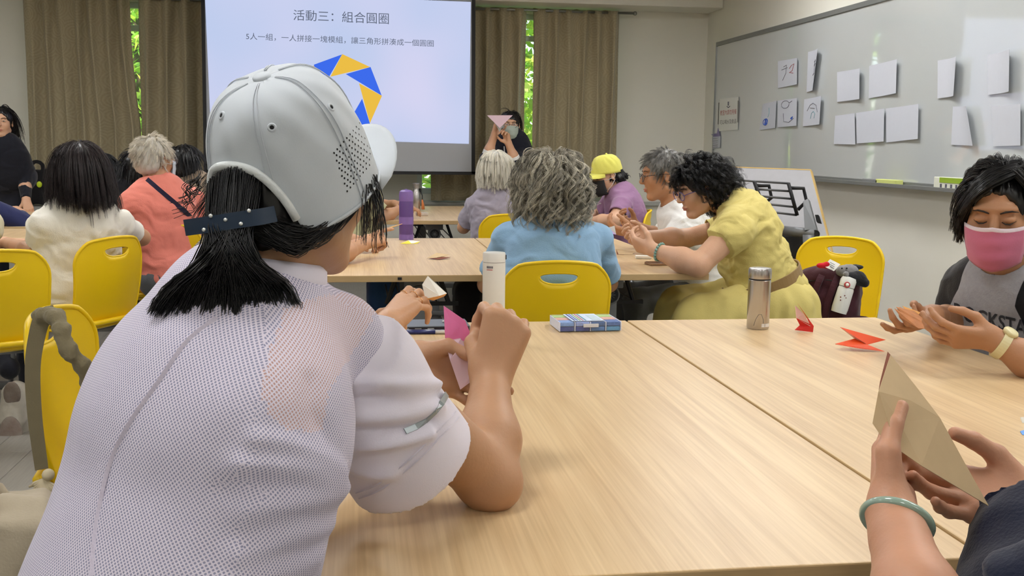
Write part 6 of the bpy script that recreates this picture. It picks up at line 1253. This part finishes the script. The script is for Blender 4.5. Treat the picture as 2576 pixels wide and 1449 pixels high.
origami('orange origami piece with two open points on the right table', [([up(2113, 823, Yo+.03), up(2228, 855, Yo+.02), up(2182, 867, Yo)],), ([up(2101, 865, Yo+.005), up(2150, 852, Yo+.03), up(2182, 867, Yo), up(2225, 888, Yo-.03)],), ([up(2113, 823, Yo+.03), up(2182, 867, Yo), up(2150, 852, Yo+.035)], 1), ([up(2101, 866, Yo+.005), up(2225, 888, Yo-.03), up(2160, 876, Yo-.02)],)], M_or, m2=M_pink)
M_krf = mat('paper_kraft', (210, 182, 140), .75, var=.06, scale=40, transl=.08); M_krd = mat('paper_kraft_dark', (120, 62, 40), .75, var=.1); M_yo = mat('paper_yellow', (240, 224, 60), .6, var=.04); M_wp = mat('paper_bright', (236, 234, 226), .7)
Yk = Z(1100, 652)[1]
origami('kraft paper folded piece on the middle table', [([up(1073, 650, Yk), up(1098, 636, Yk+.08), up(1132, 641, Yk+.06), up(1100, 648, Yk)],), ([up(1080, 650, Yk), up(1105, 653, Yk-.03), up(1133, 648, Yk), up(1095, 645, Yk+.04)], 1), ([up(1073, 650, Yk), up(1095, 645, Yk+.04), up(1134, 645, Yk+.03)],)], M_krf, m2=M_krd)
Yk = Z(1030, 613)[1]
origami('yellow and white origami piece before the purple flask', [([up(1007, 613, Yk), up(1028, 604, Yk+.05), up(1057, 607, Yk+.05), up(1040, 612, Yk)], 1), ([up(1007, 613, Yk), up(1028, 605, Yk+.04), up(1035, 614, Yk-.01)],), ([up(1020, 614, Yk-.01), up(1057, 607, Yk+.05), up(1050, 614, Yk)],)], M_yo, m2=M_wp)
Yk = Z(1575, 640)[1]
origami('kraft paper piece folded on the table before the jade bracelet', [([up(1550, 627, Yk+.06), up(1598, 632, Yk+.05), up(1590, 642, Yk), up(1556, 644, Yk)],), ([up(1550, 627, Yk+.06), up(1556, 644, Yk), up(1570, 648, Yk-.02), up(1552, 640, Yk)], 1)], M_krf, m2=M_krd)
q = atz(1621, 652); MB().box(q+V3(0, .02, .008), (.036, .02, .007), rot((0, 0, 1), -.15), .002).obj('tissue_pack', M_wp, label='small white tissue pack beside the phone', cat='tissue pack')
q = atz(1675, 668); e = empty('phone', q, 'phone in a tan case lying at the middle table edge', 'phone'); R = rot((0, 0, 1), .12); MB().box(q+V3(0, .03, .0065), (.078, .038, .0055), R, .003).obj('case', mat('case_tan', (150, 116, 84), .5), e); MB().box(q+V3(0, .03, .0124), (.073, .034, .0006), R).obj('screen', mat('screen_dark', (64, 48, 44), .12), e)
q = atz(2572, 1085); origami('blue and white paper scrap at the right edge of the table', [([Z(2566, 1085), Z(2600, 1075), Z(2600, 1092), Z(2572, 1094)],), ([Z(2566, 1050, .01), Z(2600, 1046, .01), Z(2600, 1062), Z(2572, 1064)], 1)], mat('paper_blue', (90, 150, 220), .6), m2=M_wp)
# papers held in hands
M_pnk = mat('paper_hot_pink', (250, 150, 208), .6, var=.03, transl=.25); M_pnw = mat('paper_pink_back', (240, 214, 226), .65, var=.03, transl=.25)
Yp = 1.66
origami('pink sheet being folded between the hands of the woman in the white cap', [([at(1116, 769, Yp+.02), at(1170, 806, Yp+.03), at(1196, 870, Yp+.04), at(1160, 860, Yp+.03), at(1120, 860, Yp+.02)],), ([at(1120, 858, Yp+.018), at(1160, 850, Yp+.03), at(1196, 868, Yp+.04), at(1205, 945, Yp+.03), at(1158, 980, Yp+.0), at(1132, 905, Yp)], 1), ([at(1132, 905, Yp-.004), at(1160, 868, Yp+.01), at(1200, 925, Yp+.02), at(1158, 980, Yp-.004)], 1), ([at(1195, 880, Yp+.05), at(1280, 885, Yp+.06), at(1295, 893, Yp+.06), at(1200, 930, Yp+.05)],)], M_pnk, m2=M_pnw)
Yh = 2.36
origami('white and gold paper held by the ringed hand', [([at(1076, 694, Yh), at(1124, 738, Yh), at(1106, 744, Yh-.01), at(1062, 716, Yh)], 1), ([at(1124, 738, Yh), at(1075, 752, Yh-.01), at(1090, 756, Yh+.02), at(1118, 745, Yh+.03)],), ([at(1062, 716, Yh), at(1106, 744, Yh-.01), at(1070, 752, Yh)], 1)], mat('paper_gold', (206, 140, 40), .5), m2=M_wp)
Yq = 2.36
M_brp = mat('paper_leaf_brown', (176, 112, 62), .7, var=.4, scale=60)
origami('brown patterned paper held by the woman in the pink mask', [([at(2254, 772, Yq+.05), at(2300, 782, Yq+.07), at(2322, 800, Yq+.03), at(2348, 826, Yq-.02), at(2300, 818, Yq)],), ([at(2250, 776, Yq+.02), at(2295, 800, Yq), at(2350, 828, Yq-.03), at(2310, 826, Yq-.03), at(2268, 800, Yq)],), ([at(2270, 770, Yq+.08), at(2316, 786, Yq+.08), at(2300, 800, Yq+.02)], 1)], M_brp, m2=mat('paper_gold', (206, 140, 40), .5))
Yn = 1.035
cj = lambda x, y, Y, d=0: at(x, y, Y)+unit(CAM-at(x, y, Y))*d
T0, R0, B0, L0 = cj(2240, 893, Yn+.09), cj(2487, 1273, Yn+.02), cj(2318, 1172, Yn-.005), cj(2210, 985, Yn+.03); C1, C2, C3, E1, E2 = cj(2364, 1051, Yn+.055, .0), cj(2290, 1008, Yn+.045, -.002), cj(2262, 1062, Yn+.022, .003), cj(2302, 970, Yn+.072), cj(2425, 1162, Yn+.038)
kp = [([T0, E1, C2],), ([T0, C2, L0],), ([E1, C1, C2],), ([C2, C1, C3],), ([L0, C2, C3],), ([C1, B0, C3],), ([C1, E2, B0],), ([E1, E2, C1],), ([E2, R0, B0],), ([L0, C3, cj(2255, 1128, Yn)],), ([C3, B0, cj(2255, 1128, Yn)],), ([at(2210, 985, Yn+.032), at(2255, 1128, Yn+.004), at(2225, 1110, Yn+.015), at(2195, 1065, Yn+.03)],), ([at(2233, 885, Yn+.10), at(2242, 895, Yn+.09), at(2210, 985, Yn+.034), at(2214, 960, Yn+.05)], 1)]
origami('large kraft paper triangle held in both hands at the lower right', kp, M_krf, m2=M_krd)
Yt = 8.60
origami('pale pink paper triangle held up by the presenter', [([at(1225, 290, Yt), at(1290, 290, Yt), at(1257, 322, Yt)],), ([at(1244, 309, Yt+.03), at(1270, 309, Yt+.03), at(1257, 332, Yt+.03)], 1)], M_pnw, m2=mat('paper_grey', (168, 168, 164), .7))
origami('small white and violet paper in the hands of the woman in the yellow dress', [([at(1530, 572, 4.40), at(1546, 568, 4.40), at(1550, 590, 4.40)],), ([at(1530, 572, 4.40), at(1550, 590, 4.40), at(1538, 588, 4.38)], 1)], M_wp, m2=mat('paper_violet', (190, 160, 214), .6))
MB().tube([at(978, 574, 4.96), at(1012, 563, 5.0)], [.004, .001], 6).obj('bamboo_pick', mat('bamboo', (222, 176, 112), .6), label='thin wooden pick held by the pointing hand', cat='pick')

# ------------------------------------------------------------------ bags
M_mar = fabric('backpack_maroon', (66, 30, 40), var=.1); cx = at(2085, 740, 4.42)
e = empty('backpack', V3(cx[0], cx[1], .46), 'maroon backpack sitting on the yellow chair at the right', 'backpack'); RB = frame(V3(-.62, -.78, .1), (0, 0, 1)); XB = lambda x, y, z: V3(cx[0], cx[1], .46)+RB @ V3(x, y, z)
s = SDF(); s.box(XB(0, 0, .13), (.135, .075, .125), RB, .05, .03); s.box(XB(0, .065, .09), (.10, .03, .07), RB, .025, .03); s.ell(XB(0, 0, .23), (.12, .07, .05), RB, .04); V, Q = s.mesh(.006, lambda V, N: .004*fbm(V*16, 3)); link('body', mesh('body', V, Q, True), M_mar, e)
for sx in (-.05, .02): ribbon(smooth_line([XB(sx, .06, .25), XB(sx+.01, .10, .20), XB(sx+.03, .105, .12), XB(sx+.04, .10, .05)], 14), .028, RB[:, 1], .004).obj('strap', M_mar, e)
MB().tube([XB(-.14, .03, .06), XB(-.145, .04, .02)], .045, 10).obj('side_pocket', M_mar, e, smooth=True)
MB().tube([XB(x, .078, .205+.012*math.cos(x*20)) for x in np.linspace(-.1, .1, 9)], .003, 6).obj('zip', M_blk, e)
bq = at(2113, 775, 4.28); e = empty('kids_bottle', bq, 'white drinking bottle with red ring in the backpack side pocket', 'bottle'); axb = unit(V3(.03, 0, .19)+RT*.02); MB().lathe([(.033, -.02), (.035, 0), (.034, .085), (.031, .095)], bq, 28, axb).obj('body', M_wht, e, angle=40); MB().lathe([(.033, .097), (.034, .125), (.028, .138), (.0, .142)], bq, 28, axb).obj('lid', M_wht, e, angle=40)
q = bq+axb*.105+unit(CAM-bq)*.034; MB().tube([q+.011*(RT*math.cos(t)+UP*math.sin(t)) for t in np.linspace(0, 6.28, 21)], .0028, 6).obj('red_ring', mat('ring_red', (190, 60, 60), .4), e, smooth=True); MB().ball(q, (.008, .008, .008)).obj('push_button', M_wht, e, smooth=True)
for i, (x, y) in enumerate(((-.012, .05), (.004, .056), (.012, .046), (-.008, .036))): MB().ball(bq+axb*y+unit(CAM-bq)*.0345+RT*x, .003).obj('print_dot', mat('print_brown', (130, 70, 60), .6), e)
tq = at(2135, 683, 4.33); e = empty('plush_toy', tq, 'grey and black plush toy on top of the maroon backpack', 'plush toy'); s = SDF(); s.ell(tq, (.045, .035, .032)); s.ell(tq+RT*-.03+UP*.002, (.026, .026, .022)); V, Q = s.mesh(.004, lambda V, N: .0015*fbm(V*90, 3)); link('head', mesh('head', V, Q, True), fabric('plush_grey', (128, 126, 126), bump=.6), e)
s = SDF(); s.ell(at(2150, 700, 4.3), (.05, .035, .03)); s.cap(at(2160, 700, 4.3), at(2175, 712, 4.28), .03, .02); s.ell(at(2150, 672, 4.36), (.04, .02, .012)); V, Q = s.mesh(.004, lambda V, N: .0015*fbm(V*90, 3)); link('black_body', mesh('black_body', V, Q, True), fabric('plush_black', (26, 26, 30), bump=.6), e)
MB().ball(at(2128, 690, 4.28), .013).obj('nose', fabric('plush_grey', (128, 126, 126), bump=.6), e, smooth=True)
for x in (2118, 2130): MB().ball(at(x, 675, 4.30), .004).obj('eye', M_blk, e, smooth=True)
s = SDF(); s.ell(at(2066, 668, 4.36), (.022, .015, .012)); s.ell(at(2080, 667, 4.36), (.016, .012, .016)); V, Q = s.mesh(.003); o = link('charm', mesh('charm', V, Q, True), fabric('charm_red', (196, 20, 36)), label='red cloth charm on the maroon backpack', cat='charm')
o = MB().sheet([at(2088, 652, 4.36), at(2114, 665, 4.35), at(2098, 682, 4.34), at(2072, 670, 4.35)], .002).obj('name_card', M_wp, label='white name card tucked on the maroon backpack', cat='card')
for k in range(3): MB().tube([at(2088+k*3-6*k/2, 660+k*5, 4.345), at(2100+k*2-6*k/2, 666+k*5, 4.34)], .0012, 5).obj('printed_line', M_ink, o)
# beige bag strap over the chair in the left foreground
M_bei = fabric('bag_strap_khaki', (128, 118, 92), var=.1)
e = empty('shoulder_bag', at(100, 1200, 2.45), 'khaki fabric bag strap with a tassel hanging from the chair back', 'bag')
cb = [at(105, 1180, 2.46), at(88, 1050, 2.46), at(82, 930, 2.46), at(92, 850, 2.46), at(108, 800, 2.46), at(135, 790, 2.45)]; ribbon(smooth_line(cb, 30), [.028+.012*(i/29) for i in range(30)], unit(CAM-cb[2]), .004).obj('hanging_strap', M_bei, e)
s = SDF(); cp2 = smooth_line([at(100, 796, 2.47), at(128, 790, 2.45), at(150, 812, 2.42), at(158, 850, 2.40), at(180, 890, 2.40), at(208, 920, 2.41), at(222, 960, 2.42)], 26)
for i in range(25): s.cap(cp2[i], cp2[i+1], .015+.003*math.sin(i*1.3), .015+.003*math.sin(i*1.3+1.3), .008)
V, Q = s.mesh(.004, lambda V, N: .003*fbm(V*60, 4)); link('gathered_strap', mesh('gathered_strap', V, Q, True), M_bei, e)
ts = at(122, 1205, 2.44); MB().ball(ts+V3(0, 0, .01), .014).obj('tassel_knot', mat('tassel_cream', (206, 192, 160), .8), e, smooth=True)
g = np.random.default_rng(2)
for i in range(16): a = -.3-i*.16; q = ts-RT*.01; MB().tube([q, q+(-RT*math.cos(a)*.02*1.2+UP*math.sin(a)*.03), q+(-RT*math.cos(a)*.03+UP*math.sin(a)*.05)+g.normal(size=3)*.003], .0032, 6).obj('tassel_loop', mat('tassel_cream', (206, 192, 160), .8), e, smooth=True)
# beige cloth bag at the bottom left corner
s = SDF(); c = at(10, 1500, 2.0); s.box(V3(c[0]-.06, 2.0, .295), (.15, .10, .29), rot((0, 0, 1), .2), .03, .03); s.cap(at(95, 1275, 2.0), at(20, 1270, 2.0), .015, .02, .04); V, Q = s.mesh(.008, lambda V, N: .01*fbm(V*9, 4)); V[:, 2] = np.maximum(V[:, 2], .003)
o = link('tote_bag', mesh('tote_bag', V, Q, True), fabric('tote_beige', (176, 164, 142)), label='beige cloth tote bag at the bottom left corner', cat='bag'); set_origin(o, (c[0]-.06, 2.0, .003))
for y_ in (1.96, 2.04): MB().tube(smooth_line([V3(c[0]-.14, y_, .56), V3(c[0]-.12, y_, .60), V3(c[0]-.02, y_, .615), V3(c[0]+.01, y_, .56)], 12), .008, 8).obj('handle', fabric('tote_beige', (176, 164, 142)), o, smooth=True)
# the sneaker under the left chairs
e = bpy.data.objects['person.014']; M_snk = mat('sneaker_offwhite', (190, 184, 172), .7, var=.12, scale=20); s = SDF(); a = at(40, 990, 4.74); b_ = at(36, 1105, 4.70); s.chain([a, lerp(a, b_, .5), b_], [.055, .058, .045], .02); s.ell(lerp(a, b_, .5)+V3(.0, .03, 0), (.06, .05, .13), None, .03); V, Q = s.mesh(.006, lambda V, N: .003*fbm(V*40, 3)); so = link('sneaker', mesh('sneaker', V, Q, True), M_snk, e)
sl = [a+V3(.0, -.055, .03), lerp(a, b_, .3)+V3(.004, -.062, 0), lerp(a, b_, .7)+V3(.004, -.06, 0), b_+V3(0, -.05, -.01)]; zs = SDF(); zs.ell(a+V3(0, -.05, .01), (.036, .016, .055), None, .02); zs.ell(lerp(a, b_, .8)+V3(0, -.05, -.01), (.049, .016, .085), None, .03); V, Q = zs.mesh(.005); link('sole', mesh('sole', V, Q, True), mat('sole_grey', (150, 144, 136), .8, bump=.5, bscale=60, rgb2=(120, 96, 84), scale=30), so)
# dark bags by the curtain, under the tables
def softbag(name, label, c, h, m, R=None, strap=None, amp=.01, rd=.05, seed=3, z0=None):
    s = SDF(); c = np.asarray(c, float); s.box(c, h, R, min(rd, min(h)*.9), .03); V, Q = s.mesh(.012, lambda V, N: amp*fbm(V*9, seed)); e = empty(name, c*V3(1, 1, 0)+V3(0, 0, V[:, 2].min()), label, 'bag'); link('body', mesh('body', V, Q, True), m, e)
    for st in strap or []: ribbon(smooth_line(st, 16), .03, V3(0, -1, 0), .004).obj('strap', m, e)
    return e
M_bb = fabric('bag_black', (26, 24, 26)); c = at(92, 480, 9.3); bb_ = empty('sideboard', V3(c[0]-.1, 9.45, 0), 'low grey shelf before the left curtain carrying bags', 'shelf'); MB().box2((c[0]-.5, 9.28, .66), (c[0]+1.1, 9.62, .70), .004).obj('top', mat('shelf_grey', (150, 150, 146), .6), bb_)
for x in (c[0]-.46, c[0]+1.06): MB().box2((x-.02, 9.3, 0), (x+.02, 9.6, .66)).obj('side_panel', mat('shelf_grey', (150, 150, 146), .6), bb_)
e = softbag('bag', 'black bag with straps and a lime tag before the left curtain', (c[0]-.02, 9.42, .86), (.14, .09, .15), M_bb, None, [[at(68, 440, 9.28), at(85, 408, 9.28), at(108, 418, 9.26), at(100, 470, 9.26), at(108, 512, 9.28)]], seed=9); MB().ball(at(99, 464, 9.24), (.022, .01, .026)).obj('tag', mat('tag_lime', (200, 220, 40), .5), e, smooth=True)
softbag('bag', 'pale canvas bag behind the lime tag before the curtain', (c[0]+.2, 9.46, .82), (.1, .08, .11), fabric('bag_canvas', (150, 144, 122)), None, seed=5)
q = at(1180, 752, 4.62); softbag('bag', 'black rounded case standing under the middle table', (q[0], q[1]+.05, .335), (.065, .09, .325), M_bb, None, seed=6, amp=.004); q = at(975, 735, 5.0); softbag('bag', 'dark blue tote bag standing under the middle table', (q[0]-.02, q[1], .33), (.08, .06, .32), fabric('tote_blue', (44, 74, 112)), rot((0, 0, 1), .3), seed=7, amp=.006)

# ------------------------------------------------------------------ folded flip-top table by the right wall
zz = lambda x, y, Y: at(1820+x/6.036, 400+y/6.036, Y)
e = empty('flip_top_table', V3(2.35, 5.5, 0), 'folded flip-top table leaning on edge beside the right wall', 'table'); TR_ = zz(1335, 180, 5.6); TLx = zz(90, 135, 6.0); BR_ = zz(1690, 1560, 5.22); BLx = TLx+(BR_-TR_); n_ = unit(np.cross(TR_-TLx, BR_-TR_)); n_ = n_ if n_ @ (CAM-TR_) > 0 else -n_
MB().sheet([TLx, TR_, BR_, BLx], .024, n_).obj('tabletop', mat('laminate_grey', (168, 168, 172), .45), e)
for a, b_ in ((TLx, TR_), (TR_, BR_)): dd = unit(np.cross(b_-a, n_)); MB().sheet([a+n_*.013, b_+n_*.013, b_-n_*.013, a-n_*.013], .006, dd).obj('edge_band', mat('edge_oak', (196, 164, 96), .5), e)
bar = lambda pts, Y, r, m, nm: MB().tube([zz(x, y, Y) for x, y in pts], r, 8).obj(nm, m, e, smooth=True)
for pts in ([(465, 340), (545, 560), (610, 740)], [(985, 365), (1060, 640), (1120, 855)]): bar(pts, 5.28, .010, M_blk, 'rack_bar')
for pts in ([(130, 315), (990, 370)], [(480, 455), (1015, 490)], [(540, 562), (1040, 606)], [(600, 675), (1075, 730)], [(700, 800), (1110, 852)]): bar(pts, 5.29, .006, mat('wire_grey', (92, 92, 94), .4, .4), 'rack_wire')
for pts in ([(505, 405), (690, 405), (730, 590), (600, 690)], [(1025, 440), (1215, 445), (1260, 640), (1130, 770)]): bar(pts, 5.32, .010, M_blk, 'rack_loop')
MB().sheet([zz(1225, 660, 5.24), zz(1300, 620, 5.24), zz(1425, 1080, 5.16), zz(1250, 1100, 5.16)], .03, n_).obj('leg_plate', M_leg, e)
MB().tube([zz(900, 1085, 5.3), zz(1395, 1140, 5.14)], .026, 14).obj('beam', M_leg, e, smooth=True); ec = zz(1398, 1142, 5.13); MB().lathe([(.0, 0), (.016, 0), (.018, .004), (.022, .004), (.022, -.01)], ec, 20, unit(CAM-ec), False, False).obj('beam_cap', M_blk, e)
MB().sheet([zz(1400, 860, 5.2), zz(1450, 860, 5.2), zz(1485, 975, 5.2), zz(1420, 960, 5.2)], .02, n_).obj('catch', M_blk, e)
pz = zz(1290, 1150, 5.15); MB().tube([pz, V3(pz[0]+.06, pz[1]+.02, .30), V3(pz[0]+.08, pz[1]+.02, .06)], .03, 10).obj('leg', M_leg, e, smooth=True); MB().box(V3(pz[0]+.08, pz[1]+.05, .045), (.03, .3, .02), None, .008).obj('foot', M_leg, e)
bkp = zz(1100, 1330, 5.3); MB().box(bkp+V3(-.05, .05, -.2), (.16, .012, .26), None, .01).obj('modesty_panel', mat('panel_black', (22, 22, 24), .6), e)
